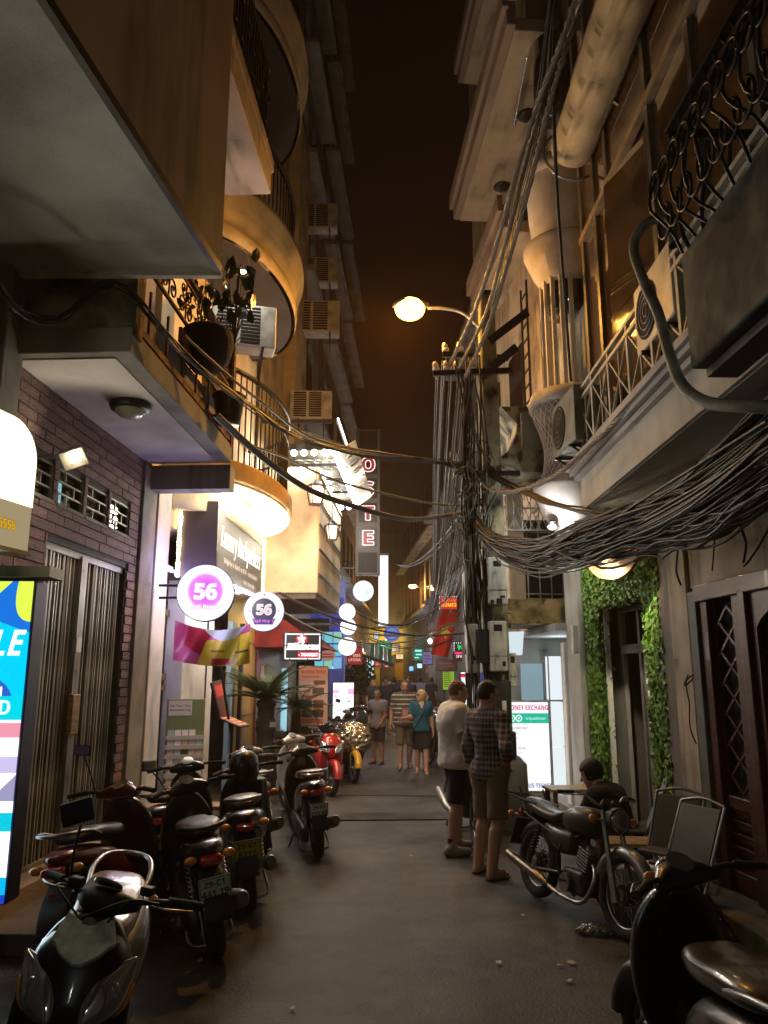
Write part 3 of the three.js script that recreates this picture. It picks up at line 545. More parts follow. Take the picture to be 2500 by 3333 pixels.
{
  const a = V(-2.25,2.34,4.9), b = V(-2.1,0.44,4.9), w = 0.95, h = a.y - b.y, t = thing('ad_lightbox', 'tall cyan and white lit hotel advertising box standing at the left edge', 'sign', V((a.x + b.x) / 2 - w / 2 - 0.06, b.y, 4.9), 0.02);
  const tx = canvas(512, Math.round(512 * h / w), (x, W, H) => {
    x.fillStyle = '#00bfe8'; x.fillRect(0, 0, W, H);
    x.fillStyle = '#12a8ea'; x.fillRect(0, 0, W, H * 0.12); x.fillStyle = '#1668c8'; x.beginPath(); x.moveTo(W * 0.8, 0); x.lineTo(W, 0); x.lineTo(W, H * 0.17); x.lineTo(W * 0.6, H * 0.1); x.fill();
    x.fillStyle = '#cfe84a'; x.beginPath(); x.moveTo(W * 0.5, 0); x.lineTo(W * 0.86, 0); x.lineTo(W * 0.68, H * 0.09); x.lineTo(W * 0.45, H * 0.1); x.fill(); x.beginPath(); x.moveTo(W * 0.9, 0); x.lineTo(W, 0); x.lineTo(W, H * 0.135); x.quadraticCurveTo(W * 0.86, H * 0.13, W * 0.9, 0); x.fill();
    text(x, 'HOUSE LE', W * 0.96, H * 0.205, 120, '#fff', { style: 'italic bold', align: 'right', max: W * 0.9 }); text(x, 'HOSTEL EL', W * 0.76, H * 0.28, 52, '#e8fbff', { align: 'right', max: W * 0.7 });
    x.fillStyle = '#2a56b8'; x.beginPath(); x.moveTo(W * 0.7, H * 0.30); x.quadraticCurveTo(W * 0.9, H * 0.32, W * 0.93, H * 0.385); x.lineTo(W * 0.6, H * 0.36); x.fill();
    x.fillStyle = '#fff'; x.fillRect(0, H * 0.345, W * 0.86, H * 0.03); x.fillStyle = '#00c4d4'; x.fillRect(0, H * 0.375, W, H * 0.075); text(x, 'CERTIFIED', W * 0.93, H * 0.412, 66, '#dff', { align: 'right', max: W * 0.85 });
    x.fillStyle = '#f4e6ee'; x.fillRect(0, H * 0.45, W, H * 0.28); x.fillStyle = '#d98a9c'; x.fillRect(W * 0.5, H * 0.46, W * 0.5, H * 0.045); x.fillStyle = '#fff'; x.fillRect(0, H * 0.51, W, H * 0.05); x.fillStyle = '#b9b0d8'; x.fillRect(W * 0.4, H * 0.565, W * 0.6, H * 0.05); x.fillStyle = '#fff'; x.fillRect(0, H * 0.615, W, H * 0.12);
    x.fillStyle = '#8f8cae'; x.beginPath(); x.moveTo(W, H * 0.62); x.lineTo(W, H * 0.7); x.lineTo(W * 0.84, H * 0.7); x.fill();
    x.fillStyle = '#0ab8cc'; x.fillRect(0, H * 0.735, W, H * 0.055); text(x, 'WEBSITE', W * 0.93, H * 0.763, 60, '#e8ffff', { align: 'right', max: W * 0.8 });
    x.fillStyle = '#fff'; x.fillRect(0, H * 0.79, W, H * 0.135); x.fillStyle = '#07a9e0'; x.fillRect(0, H * 0.925, W, H * 0.05); text(x, 'BA', W * 0.9, H * 0.95, 60, '#fff', { align: 'right' }); x.fillStyle = '#1540b0'; x.fillRect(0, H * 0.975, W, H * 0.03);
  });
  mb().rbox(w + 0.02, h + 0.02, 0.18, 0.01, 0, h / 2, -0.1).build('box', M(0.04, 0.05, 0.12, { rough: 0.4 }), t);
  face(w, h, lit(tx, 1.35), t, 'sign_face', 0, h / 2, 0.003);
  mb().box(w + 0.16, 0.07, 0.24, 0.03, h + 0.06, -0.08).build('top_cap', mt.gate, t);
  mb().box(0.06, b.y, 0.06, -0.35, -b.y / 2, -0.1).box(0.06, b.y, 0.06, 0.35, -b.y / 2, -0.1).build('stand', mt.darkMetal, t);
  panelLight(0.7, 0.95, 1, 1.8, w, h, V(t.position.x, b.y + h / 2, 4.82), V(t.position.x + 0.1, b.y + h / 2, 2));
}

// ---------------------------------------------------------------- cream house with a box bay, red awning and bulb canopy
{
  const d0 = 13.6, t = left('bay_building', 'cream house with a plain box bay jutting over a dark red awning', 'building', d0), z = (d) => d0 - d;
  mb().rbox(1.22, 2.3, 3.6, 0.03, 0.6, 4.32, z(15.4)).build('bay', M(0.72, 0.6, 0.4, { map: T_grime, m: 3, rough: 0.7 }), t);
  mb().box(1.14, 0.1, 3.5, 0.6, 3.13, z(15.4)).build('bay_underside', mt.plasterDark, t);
  mb().rbox(0.5, 11, 1.4, 0.02, 0.0, 9.5, z(17.0)).build('pier', mt.plasterCream, t);
  mb().box(0.6, 15, 4.2, -0.4, 7.5, z(18.8)).build('wall', mt.plasterTan, t);
  mb().rod(new V3(0.02, 0.2, z(13.62)), new V3(0.02, 9, z(13.62)), 0.03).build('drain_pipe', mt.darkMetal, t);
  const sl = mb(); for (let i = 0; i < 5; i++) sl.box(0.02, 0.04, 3.6, 1.23, 3.5 + i * 0.45, z(15.4)); sl.build('bay_trim', mt.darkMetal, t);
  const aw = new THREE.BufferGeometry(); // sloping awning with closed cheeks
  { const x0 = 0.05, x1 = 1.25, y0 = 2.25, y1 = 3.1, a = z(13.9), b = z(16.9), q = [[x0, y1, a], [x1, y0, a], [x1, y0, b], [x0, y1, b], [x0, y0, a], [x0, y0, b]], f = [0, 1, 2, 0, 2, 3, 0, 4, 1, 3, 2, 5, 1, 4, 5, 1, 5, 2]; aw.setAttribute('position', new THREE.Float32BufferAttribute(f.flatMap((i) => q[i]), 3)); aw.computeVertexNormals(); }
  mb().add(aw).build('awning', mt.redCloth, t);
  mb().box(0.02, 2.2, 3.3, 0.1, 1.1, z(15.6)).build('shop_front', M(0.16, 0.03, 0.06, { rough: 0.5 }), t);
  mb().box(0.05, 1.4, 0.5, 0.13, 1.2, z(16.6)).build('lit_window', glow(0.35, 0.7, 0.8, 0.9), t);
  mb().box(0.05, 0.5, 0.45, 0.13, 1.7, z(14.5)).build('shop_panel', M(0.5, 0.28, 0.34), t);
}
{ // canopy with rows of bulbs
  const d0 = 13.6, y = 5.72, t = left('bulb_canopy', 'iron canopy frame edged with rows of bright white bulbs above the cream bay', 'canopy', d0), z = (d) => d0 - d;
  const x0 = 0.55, x1 = 1.48, z0 = z(13.6), z1 = z(18.2), f = mb();
  for (const [a, b] of [[[x0, z0], [x1, z0]], [[x0, z1], [x1, z1]], [[x0, z0], [x0, z1]], [[x1, z0], [x1, z1]]]) f.bar(new V3(a[0], y + 0.12, a[1]), new V3(b[0], y + 0.12, b[1]), 0.12, 0.06);
  for (let k = 1; k < 4; k++) f.bar(new V3(x0, y + 0.1, z0 + (z1 - z0) * k / 4), new V3(x1, y + 0.1, z0 + (z1 - z0) * k / 4), 0.05, 0.04);
  f.bar(new V3(0.1, y + 0.62, z0), new V3(x1, y + 0.62, z0), 0.06, 0.05).bar(new V3(x1, y + 0.1, z0), new V3(x1, y + 0.62, z0), 0.05, 0.05).bar(new V3(x1, y + 0.62, z0), new V3(x1, y + 0.62, z1), 0.05, 0.05);
  f.build('frame', mt.darkMetal, t);
  mb().box(x1 - x0, 0.02, z0 - z1, (x0 + x1) / 2, y + 0.19, (z0 + z1) / 2).build('canopy_panel', M(0.14, 0.14, 0.11, { rough: 0.3, map: T_grime, m: 0.6 }), t);
  const sc = mb(); for (let i = 0; i < 10; i++) { const cx = x0 + 0.15 + (i % 5) * 0.18, cz = z0 - 0.7 - Math.floor(i / 5) * 1.9; sc.torus(0.1, 0.012, cx, y + 0.05, cz, PI / 2, 0, 0, 2 * PI, 5, 16).torus(0.07, 0.012, cx + 0.09, y + 0.05, cz - 0.5, PI / 2, 0, 0, 4, 5, 14); } sc.build('scrollwork', mt.steel, t);
  const b = mb(); for (let i = 0; i < 6; i++) { b.sph(0.06, x0 + (x1 - x0) * i / 5, y, z0 + 0.06, 1, 1, 1, 10).sph(0.065, x0 + (x1 - x0) * i / 5, y, z1, 1, 1, 1, 10); }
  b.build('lamp_bulbs', glow(1, 0.96, 0.86, 12), t);
  const st = mb(); for (let i = 0; i < 46; i++) st.sph(0.062, x1 + 0.02, y, z0 + (z1 - z0) * i / 45, 1, 1, 1, 7); st.build('lamp_bulbs', glow(1, 0.97, 0.9, 12), t);
  const s2 = mb(); for (let i = 0; i < 30; i++) s2.sph(0.02, x1 + 0.05, y + 0.66, z0 + (z1 - z0) * i / 40, 1, 1, 1, 6); s2.build('lamp_bulbs', glow(1, 0.97, 0.85, 6), t);
  // leaning fascia board with raised rings
  const fb = new THREE.Group(); fb.name = 'fascia_board'; t.add(fb); fb.position.set(x1 + 0.22, y + 0.16, z(15.9)); fb.rotation.z = 0.6;
  mb().rbox(0.36, 0.03, 4.5, 0.012).build('board', M(0.5, 0.45, 0.34, { rough: 0.6 }), fb);
  for (let k = 0; k < 5; k++) mb().torus(0.1, 0.016, 0.02, -0.025, 1.7 - k * 0.6, PI / 2, 0, 0, 2 * PI, 6, 20).build('ring', mt.plasterGrey, fb);
  t.updateMatrixWorld(); for (const [x, k] of [[x0 + 0.2, z0 + 0.1], [x1 - 0.1, z0 - 0.3], [x1 + 0.12, z0 - 2.2], [x1 + 0.1, z1 + 0.3], [x0 + 0.2, z1 + 0.2]]) pointLight(1, 0.94, 0.82, 7, new V3(x, y - 0.12, k).applyMatrix4(t.matrixWorld), 5);
}
function lantern(p, label, s = 1) {
  const t = thing('hanging_lantern', label, 'lantern', p, 0.4, 'lanterns under the bulb canopy');
  const f = mb(); for (const [x, z] of [[-1, -1], [1, -1], [1, 1], [-1, 1]]) f.rod(new V3(x * 0.085 * s, -0.16 * s, z * 0.085 * s), new V3(x * 0.13 * s, 0.14 * s, z * 0.13 * s), 0.012);
  f.box(0.2 * s, 0.02, 0.2 * s, 0, -0.17 * s, 0).box(0.3 * s, 0.02, 0.3 * s, 0, 0.15 * s, 0).cyl(0.02, 0.15 * s, 0.12 * s, 0, 0.22 * s, 0, 0, PI / 4, 0, 4).rod(new V3(0, 0.25 * s, 0), new V3(0, 0.75 * s, 0), 0.008); f.build('lantern_frame', mt.darkMetal, t);
  mb().cyl(0.12 * s, 0.08 * s, 0.28 * s, 0, 0, 0, 0, PI / 4, 0, 8).build('lamp_glass', glow(1, 0.5, 0.3, 6), t);
  pointLight(1, 0.52, 0.3, 1.3, p.clone().add(new V3(0.1 * s, -0.3 * s, 0.15)), 6);
}
lantern(V(-1.19,4.84,13.1), 'nearer upper square lantern glowing pink orange below the bulb canopy', 1.0);
lantern(V(-0.92,4.23,13.4), 'farther lower square lantern glowing orange beside the hostel letters sign', 0.8);

// ---------------------------------------------------------------- framed signs and banners along the left shops
function boardSign(name, label, tl, br, d, tx, k, o = {}) {
  const w = br.x - tl.x, h = tl.y - br.y, t = thing(name, label, o.cat || 'sign', V((tl.x + br.x) / 2, o.base ?? br.y, d), o.turn || 0, o.group), y = (tl.y + br.y) / 2 - (o.base ?? br.y);
  mb().rbox(w + 0.05, h + 0.05, o.depth || 0.1, 0.012, 0, y, -(o.depth || 0.1) / 2 - 0.004).build('box', o.edge || mt.darkMetal, t);
  face(w, h, k ? lit(tx, k) : printed(tx), t, 'sign_face', 0, y, 0.002);
  if (o.base === 0 && o.leg !== 0) mb().box(0.04, br.y, 0.04, -w * 0.4, br.y / 2, -0.05).box(0.04, br.y, 0.04, w * 0.4, br.y / 2, -0.05).build('leg', mt.darkMetal, t);
  if (o.power) panelLight(...(o.col || [1, 1, 1]), o.power, w, h, V((tl.x + br.x) / 2, (tl.y + br.y) / 2, d - 0.06), V((tl.x + br.x) / 2 + Math.sin(o.turn || 0) * 3, (tl.y + br.y) / 2, d - 3));
  return t;
}
boardSign('neon_sign', 'black neon sign with white script, red flower and white border under the red awning', V(-1.69,2.46,13.3), V(-1.08,2.02,13.3), 13.3, canvas(320, 240, (x, w, h) => {
  x.fillStyle = '#17121a'; x.fillRect(0, 0, w, h); x.fillStyle = '#c8102a'; x.fillRect(120, 168, 190, 54); x.beginPath(); x.arc(150, 52, 50, 0, 7); x.fill();
  x.strokeStyle = '#fff'; x.lineWidth = 11; x.setLineDash([150, 9]); x.strokeRect(8, 8, w - 16, h - 16); x.setLineDash([]);
  x.fillStyle = '#fff'; for (let i = 0; i < 5; i++) { x.beginPath(); x.ellipse(150 + 20 * Math.cos(i * 1.257 - 1.57), 54 + 22 * Math.sin(i * 1.257 - 1.57), 13, 19, i * 1.257, 0, 7); x.fill(); }
  text(x, 'Hibiscus', w / 2, 122, 74, '#fff', { outline: '#fff', ow: 9, style: 'italic bold', font: 'serif', max: 285 }); text(x, '- TOURIST', 212, 196, 40, '#fff', { outline: '#fff', ow: 3, max: 175 });
}), 1.5, { power: 1.2, col: [1, 0.75, 0.8], turn: 0.12 });
boardSign('vinyl_banner', 'pale standing banner headed BOOKING OFFICE in red with small photos', V(-1.5,1.9,14.1), V(-1.02,0.9,14.1), 14.1, canvas(256, 560, (x, w, h) => {
  x.fillStyle = '#e6b9ae'; x.fillRect(0, 0, w, h); text(x, 'BOOKING OFFICE', 246, 46, 44, '#c8181e', { align: 'right', max: 236 });
  x.fillStyle = '#d28a80'; x.fillRect(14, 84, 170, 18); x.fillStyle = '#6e6258'; for (const [a, b, c, d] of [[130, 130, 110, 40], [120, 200, 110, 60]]) x.fillRect(a, b, c, d);
  x.fillStyle = '#c8453e'; x.fillRect(20, 275, 90, 22); for (const [a, b, c] of [[20, 320, '#3a4a78'], [130, 320, '#7c4a44'], [20, 410, '#5c5450'], [130, 410, '#6c4444']]) { x.fillStyle = c; x.fillRect(a, b, 96, 76); }
  x.fillStyle = '#d2564e'; x.fillRect(20, 505, 200, 14); x.fillRect(20, 528, 200, 12);
}), 0, { turn: 0.16, cat: 'banner', base: 0, depth: 0.03, edge: M(0.6, 0.5, 0.46) });
{
  const t = thing('oval_sign', 'small oval pinkish shop sign beside the neon sign', 'sign', V(-1.08,2.13,15), 0.1);
  const tx = canvas(128, 80, (x) => { x.fillStyle = '#d9a08e'; x.fillRect(0, 0, 128, 80); x.fillStyle = '#a8423e'; x.fillRect(22, 24, 84, 11); x.fillRect(16, 44, 96, 12); });
  mb().cyl(0.15, 0.15, 0.04, 0, 0, -0.022, PI / 2, 0, 0, 32).build('plate', mt.plasterTan, t).scale.set(1, 0.68, 1);
  const f = put('sign_face', new THREE.CircleGeometry(0.145, 32), lit(tx, 0.5), t); f.scale.set(1, 0.68, 1); f.position.z = 0.001;
}
boardSign('poster_lightbox', 'glaring white and pink poster light box standing behind the parked scooters', V(-1.19,1.59,18.5), V(-0.71,0.74,18.5), 18.5, canvas(200, 380, (x, w, h) => { x.fillStyle = '#fff'; x.fillRect(0, 0, w, h); x.fillStyle = '#f0a8cc'; x.fillRect(0, 70, 60, 38); x.fillRect(140, 60, 60, 60); x.fillRect(10, 125, 30, 22); x.fillStyle = '#777'; x.fillRect(140, 180, 26, 16); x.fillStyle = '#e8e8f0'; x.fillRect(20, 250, 150, 60); }), 1.5, { power: 2, base: 0, turn: 0.05, col: [1, 0.93, 0.98] });
boardSign('red_sign', 'red sign with two lines of cream capitals below the round lit discs', V(-1.01,2.52,22), V(-0.62,2.06,22), 22, canvas(200, 230, (x, w, h) => { x.fillStyle = '#a80f2c'; x.fillRect(0, 0, w, h); text(x, 'MBA', 125, 105, 56, '#f5e2a8', { max: 110 }); text(x, 'LATINA', 92, 165, 56, '#f5e2a8', { max: 180 }); }), 0.75, { turn: 0.05 });

// ---------------------------------------------------------------- tall dark houses farther up the left side
function tower(label, d0, d1, h, off, m, o = {}) {
  const t = left('row_house', label, 'building', d0), z = (d) => d0 - d;
  mb().box(6, h, d1 - d0 - 0.02, off - 3, h / 2, z((d0 + d1) / 2)).build('wall', m, t);
  for (let y = 5; y < h - 1; y += 3.3) {
    mb().box(0.5, 0.14, d1 - d0 - 0.3, off + 0.2, y, z((d0 + d1) / 2)).build('ledge', mt.plasterGrey, t);
    for (let d = d0 + 0.9; d < d1 - 0.5; d += 1.6) { mb().box(0.06, 1.7, 0.9, off - 0.005, y + 1.4, z(d)).build('window', mt.glassDark, t); }
  }
  if (o.f) o.f(t, z);
  return t;
}
tower('tall narrow grey house behind the bulb canopy with air conditioners', 17.2, 21.5, 24, 0.02, mt.plasterGrey);
tower('tall dark house behind the hostel letters sign', 21.5, 27, 27, 0.1, mt.plasterDark);
tower('dark house beyond the white vertical light box', 27, 34, 21, 0.0, mt.plasterDark);
tower('far dark house near the end of the lane on the left', 34, 46, 15, -0.1, mt.plasterDark);
function acUnit(name, label, p, turn, s, m, group, grille) {
  const t = thing(name, label, 'air conditioner', p, turn, group), w = 0.8 * s, h = 0.56 * s, d = 0.3 * s;
  mb().rbox(w, h, d, 0.02, 0, h / 2, 0).build('case', m, t);
  const q = mb(); if (grille) { for (let i = 0; i < 11; i++) for (const sx of [-1, 1]) q.box(w * 0.3, h * 0.055, 0.01, sx * w * 0.18 - w * 0.08, h * (0.09 + i * 0.082), d / 2 + 0.001); } else { q.cyl(h * 0.4, h * 0.4, 0.012, -w * 0.16, h / 2, d / 2, PI / 2, 0, 0, 28); }
  q.build('fan_grille', mt.hole, t);
  const r = mb(); if (!grille) for (let i = 1; i < 5; i++) r.torus(h * 0.09 * i, 0.004, -w * 0.16, h / 2, d / 2 + 0.01, 0, 0, 0, 2 * PI, 5, 24); else r.box(0.02, h * 0.9, 0.012, -w * 0.08, h / 2, d / 2 + 0.002); r.build('guard', m, t);
  const b = mb(); for (const x of [-0.3 * w, 0.3 * w]) b.box(0.03, 0.03, d + 0.25, x, -0.02, -0.1).rod(new V3(x, -0.02, d / 2), new V3(x, -0.3, -0.25), 0.012); b.build('bracket', mt.darkMetal, t);
  return t;
}
acUnit('air_conditioner', 'cream air conditioner with slotted grille beside the balcony plants', V(-1.78,5.75,9.05), 0.25, 1.0, mt.acWhite, null, true);
for (const [p, s, l] of [[V(-1.72,13.14,18.2), 1.25, 'topmost air conditioner of the stack on the tall grey house'], [V(-1.69,11.58,18.2), 1.25, 'second air conditioner from the top of the stack on the grey house'], [V(-1.66,9.84,17.4), 1.45, 'framed air conditioner in the window bay above the lowest one'], [V(-1.61,7.25,16.2), 1.15, 'lowest air conditioner of the stack, just above the bulb canopy']])
  acUnit('air_conditioner', l, p, 0.05, s, mt.acWhite, 'air conditioners stacked on the grey house', true);

// vertical hostel sign and other signs across the lane
{
  const d = 20, a = V(-0.75,8.32,20), b = V(-0.1,4.32,20), w = b.x - a.x, h = a.y - b.y, t = thing('hostel_sign', 'tall grey vertical sign with red neon letters HOSTEL edged in white', 'sign', V((a.x + b.x) / 2, b.y, d), 0.05);
  mb().rbox(w, h, 0.22, 0.02, 0, h / 2, -0.13).build('box', M(0.1, 0.095, 0.09, { rough: 0.6 }), t);
  'HOSTEL'.split('').forEach((ch, i) => {
    const on = i > 0 && i < 5, lh = h / 6 * 0.8, tx = canvas(96, 128, (x) => { x.fillStyle = on ? '#16130f' : '#191613'; x.fillRect(0, 0, 96, 128); text(x, ch, 48, 68, 122, on ? '#9c0f1c' : '#2a1414', { outline: on ? '#fff' : '#0b0a09', ow: on ? 12 : 4, max: 78 }); });
    face(w * 0.76, lh, on ? lit(tx, 1.25) : printed(tx), t, 'letter_sign', 0, h - (i + 0.5) * h / 6, -0.016);
  });
  const s = mb(); for (const y of [0.2, h - 0.4]) s.bar(new V3(-w / 2, y, -0.1), new V3(-w / 2 - 0.8, y, -0.1), 0.04, 0.04); s.build('bracket', mt.darkMetal, t);
}
{
  const a = V(-0.12,5.22,22), b = V(0,3.12,22), w = 0.29, h = a.y - b.y, t = thing('vertical_lightbox', 'tall narrow blank white light box hanging beside the letters sign', 'sign', V(-0.02, b.y, 22), 0);
  mb().rbox(w, h, 0.2, 0.01, 0, h / 2, -0.11).build('box', M(0.4, 0.4, 0.4), t);
  const f = mb().box(w - 0.02, h - 0.1, 0.01, 0, h / 2 - 0.03, -0.005).build('lit_panel', glow(1, 0.97, 0.95, 1.7), t);
  mb().rod(new V3(-w / 2, h - 0.3, -0.1), new V3(-1.2, h - 0.3, -0.1), 0.02).build('bracket', mt.darkMetal, t);
  panelLight(1, 0.97, 0.95, 2.5, w, h, V(-0.02, b.y + h / 2, 21.9), V(0, b.y + h / 2, 18));
}
{
  const plain = (c, mark) => canvas(128, 128, (x) => { x.fillStyle = c; x.fillRect(0, 0, 128, 128); if (mark) { x.fillStyle = mark; x.beginPath(); x.moveTo(70, 85); x.quadraticCurveTo(96, 30, 100, 84); x.fill(); } });
  const w1 = plain('#e6fbff', '#bfe6e4'), w2 = plain('#ffffff'), e = M(0.1, 0.1, 0.3), g = 'round lit signs along the left side';
  roundSign('round_sign', 'round white lit sign just below the vertical letters sign', V(-0.51,3.79,19), 0.26, 0.02, w1, 1.2, e, g, [0.85, 0.95, 1], 2);
  roundSign('round_sign', 'upper of three small white lit discs beside the blue wall', V(-0.88,3.24,18.5), 0.2, 0.05, w2, 1.5, e, g, [0.6, 0.65, 1], 2);
  roundSign('round_sign', 'middle of three small white lit discs beside the blue wall', V(-0.86,2.9,18.7), 0.2, 0.05, w2, 1.5, e, g, [0.6, 0.65, 1], 2);
  roundSign('round_sign', 'lowest and brightest of three small white lit discs beside the blue wall', V(-0.86,2.42,18.3), 0.215, 0.05, w2, 1.6, e, g, [0.5, 0.55, 1], 3);
  roundSign('round_sign', 'round pale blue sign hanging in the tangle of wires mid lane', V(0.26,3.13,26), 0.27, 0, canvas(128, 128, (x) => { x.fillStyle = '#6f8fe0'; x.fillRect(0, 0, 128, 128); x.strokeStyle = '#243a8c'; x.lineWidth = 7; x.beginPath(); x.arc(64, 64, 52, 0, 7); x.stroke(); text(x, 'Coffee', 70, 62, 34, '#22367e'); }), 0.75, e, g);
  roundSign('round_sign', 'dim grey green round sign left of the red flag', V(1.58,3.28,34), 0.22, 0, plain('#6d8076'), 0.25, e, g);
  const bw = left('blue_house', 'blue lit house wall with lettering behind the round white signs', 'building', 20.4);
  mb().box(0.9, 3.2, 0.3, 0.55, 2.6, 0).build('wall', M(0.2, 0.24, 0.62, { map: T_grime, m: 2 }), bw);
  const m2 = canvas(128, 128, (x) => { x.fillStyle = '#3c47b4'; x.fillRect(0, 0, 128, 128); text(x, 'D X', 64, 90, 40, '#20276e'); x.fillStyle = '#1d2158'; x.fillRect(70, 20, 40, 6); x.fillRect(82, 54, 34, 12); });
  face(0.85, 1.3, printed(m2), bw, 'sign_face', 0.55, 3.1, 0.153);
  panelLight(0.3, 0.36, 1, 7, 0.6, 0.3, V(-1.35, 2.2, 19.6), V(-1.35, 3.2, 20.3));
  mb().box(0.6, 0.05, 0.1, 0.55, 1.95, 0.75).build('lamp_bar', glow(0.3, 0.36, 1, 3), bw);
}
{ // glazed shop fronts between the red awning and the blue wall
  const t = left('glass_shop', 'cyan and yellow lit glazed shop front past the red awning', 'building', 17.6);
  mb().box(0.9, 3.0, 0.1, 0.35, 1.6, -1.2).build('frame', mt.darkMetal, t);
  for (let i = 0; i < 3; i++) for (let j = 0; j < 3; j++) mb().box(0.2, 0.26, 0.02, 0.56 + 0.22 * i, 2.05 + j * 0.3, -1.14).build('lit_window', glow(...[[0.2, 0.75, 0.9], [0.3, 0.8, 0.6], [0.25, 0.6, 0.95]][(i + j) % 3], 0.75), t);
  mb().box(0.3, 0.5, 0.02, 0.56, 1.6, -1.13).build('lit_window', glow(0.8, 0.75, 0.3, 0.8), t);
  mb().rbox(0.16, 0.5, 0.06, 0.01, 0.44, 1.7, -0.95).build('picture_frame', mt.woodLight, t);
  for (let i = 0; i < 6; i++) mb().box(0.9, 0.03, 0.12, 0.55, 2.95 + i * 0.3, -1.0 - 0.14 * i, 0.5).build('louvre', mt.steel, t);
}

// ---------------------------------------------------------------- glass fronted house, right
{
  const d0 = 5.6, t = right('glass_house', 'house with dark amber glass upper front and white moulded balcony over a tan ground floor', 'building', d0), z = (d) => d0 - d;
  const gx = (d) => 2.45 - Rx(d0) + 0.07 * (d - d0);       // the upper front runs straight along the lane
  // ground floor: pillar, lintel, jamb and the red door
  mb().rbox(0.36, 3.3, 0.36, 0.012, 0.14, 1.65, z(6.92)).build('pillar', mt.plasterTan, t);
  mb().box(0.4, 0.95, 3.6, 0.2, 2.97, z(5.0)).build('lintel', mt.plasterTan, t);
  mb().box(0.4, 3.4, 0.5, 0.22, 1.7, z(7.35)).build('side_wall', mt.plasterDark, t);
  mb().rbox(0.12, 2.46, 0.14, 0.008, 0.02, 1.23, z(6.66)).build('door_jamb', M(0.1, 0.105, 0.095, { rough: 0.6, map: T_grime, m: 0.8 }), t);
  const door = new THREE.Group(); door.name = 'red_door'; t.add(door);
  const W = mt.woodRed, rail = (w, h, d, x, y, zz) => mb().rbox(w, h, d, 0.012, x, y, zz).build('door_rail', W, door);
  rail(0.14, 0.14, 3.2, 0.02, 2.43, z(5.0)); rail(0.12, 2.4, 0.12, 0.05, 1.2, z(6.52)); rail(0.12, 2.4, 0.12, 0.04, 1.2, z(5.98)); rail(0.14, 2.4, 0.1, 0.02, 1.2, z(5.84)); rail(0.12, 2.4, 0.12, 0.04, 1.2, z(4.7));
  rail(0.06, 0.16, 0.5, 0.06, 0.2, z(6.25)); rail(0.06, 0.1, 0.5, 0.06, 0.78, z(6.25)); rail(0.06, 0.12, 1.05, 0.06, 0.95, z(5.27)); rail(0.06, 0.2, 1.05, 0.06, 0.2, z(5.27));
  for (let i = 0; i < 5; i++) { const s = mb().box(0.02, 0.09, 0.46, 0.07, 0.32 + i * 0.095, z(6.25), 0, 0, 0.5).build('louvre_slat', W, door); }
  const lat = mb(), q = (a, b) => lat.bar(new V3(0.06, a[1], z(6.04 + a[0] * 0.42)), new V3(0.06, b[1], z(6.04 + b[0] * 0.42)), 0.018, 0.022);
  for (let y = 0.86; y < 2.3; y += 0.24) { q([0.5, y], [0.15, y + 0.12]); q([0.15, y + 0.12], [0.5, y + 0.24]); q([0.5, y], [0.85, y + 0.12]); q([0.85, y + 0.12], [0.5, y + 0.24]); q([0.15, y + 0.12], [0.0, y + 0.06]); q([0.85, y + 0.12], [1, y + 0.06]); }
  q([0.02, 0.83], [0.02, 2.36]); q([0.98, 0.83], [0.98, 2.36]); lat.build('lattice', W, door);
  mb().box(0.02, 2.3, 0.5, 0.12, 1.2, z(6.25)).build('door_back', mt.hole, door);
  const arch = []; for (let i = 0; i <= 12; i++) { const a = i / 12; arch.push([-0.5 + a, 2.1 + 0.16 * Math.sin(a * PI) ** 0.7]); }
  mb().ext([[-0.53, 1.0], [0.53, 1.0], [0.53, 2.36], [-0.53, 2.36]], 0.05, mat4(0.04, 0, z(5.27), 0, -PI / 2, 0), 0, [[[-0.45, 1.06], [0.45, 1.06], [0.45, 2.08], ...arch.slice().reverse().map(([x, y]) => [x * 0.9, y])]]).build('door_rail', W, door);
  mb().box(0.01, 1.4, 1.0, 0.055, 1.7, z(5.27)).build('door_pane', mt.glassDark, door);
  mb().rbox(0.03, 0.6, 0.85, 0.02, 0.06, 0.58, z(5.27)).build('door_panel', W, door);
  mb().box(0.3, 3.3, 3.4, 0.36, 1.65, z(2.8)).build('side_wall', mt.plasterDark, t);
  mb().rbox(0.3, 0.12, 3.2, 0.02, 0.05, 0.06, z(5.0)).build('door_step', mt.pave, t);
  // balcony: slab, fascia with mouldings, railing
  const bx = (d) => 2.02 - Rx(d0) + 0.07 * (d - d0), f0 = 1.2, f1 = 7.7, bar = (x, y, w, h, name, m, dn = f0, df = f1) => { const q2 = mb(); q2.add(new THREE.BoxGeometry(w, h, df - dn), mat4(bx((dn + df) / 2) + x + w / 2, y + h / 2, z((dn + df) / 2), 0, -0.07, 0)); return q2.build(name, m, t); };
  bar(0.0, 3.4, 1.2, 0.42, 'balcony_slab', M(0.74, 0.72, 0.63, { map: T_streak, m: 3, bump: T_fine, bs: 0.001 }));
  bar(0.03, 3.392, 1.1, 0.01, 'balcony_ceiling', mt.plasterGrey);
  bar(-0.05, 3.72, 1.2, 0.05, 'cornice', mt.plasterClean, f0, 7.76); bar(-0.09, 3.78, 1.2, 0.045, 'cornice', mt.plasterClean, f0, 7.8); bar(-0.12, 3.83, 1.2, 0.06, 'cornice', mt.plasterClean, f0, 7.83);
  const rl = mb(), P = (d, y) => new V3(bx(d), y, z(d)), rm = M(0.55, 0.56, 0.5, { rough: 0.5, map: T_grime, m: 0.8 });
  for (const y of [3.98, 4.52, 4.62]) rl.bar(P(1.3, y), P(7.6, y), 0.04, 0.04);
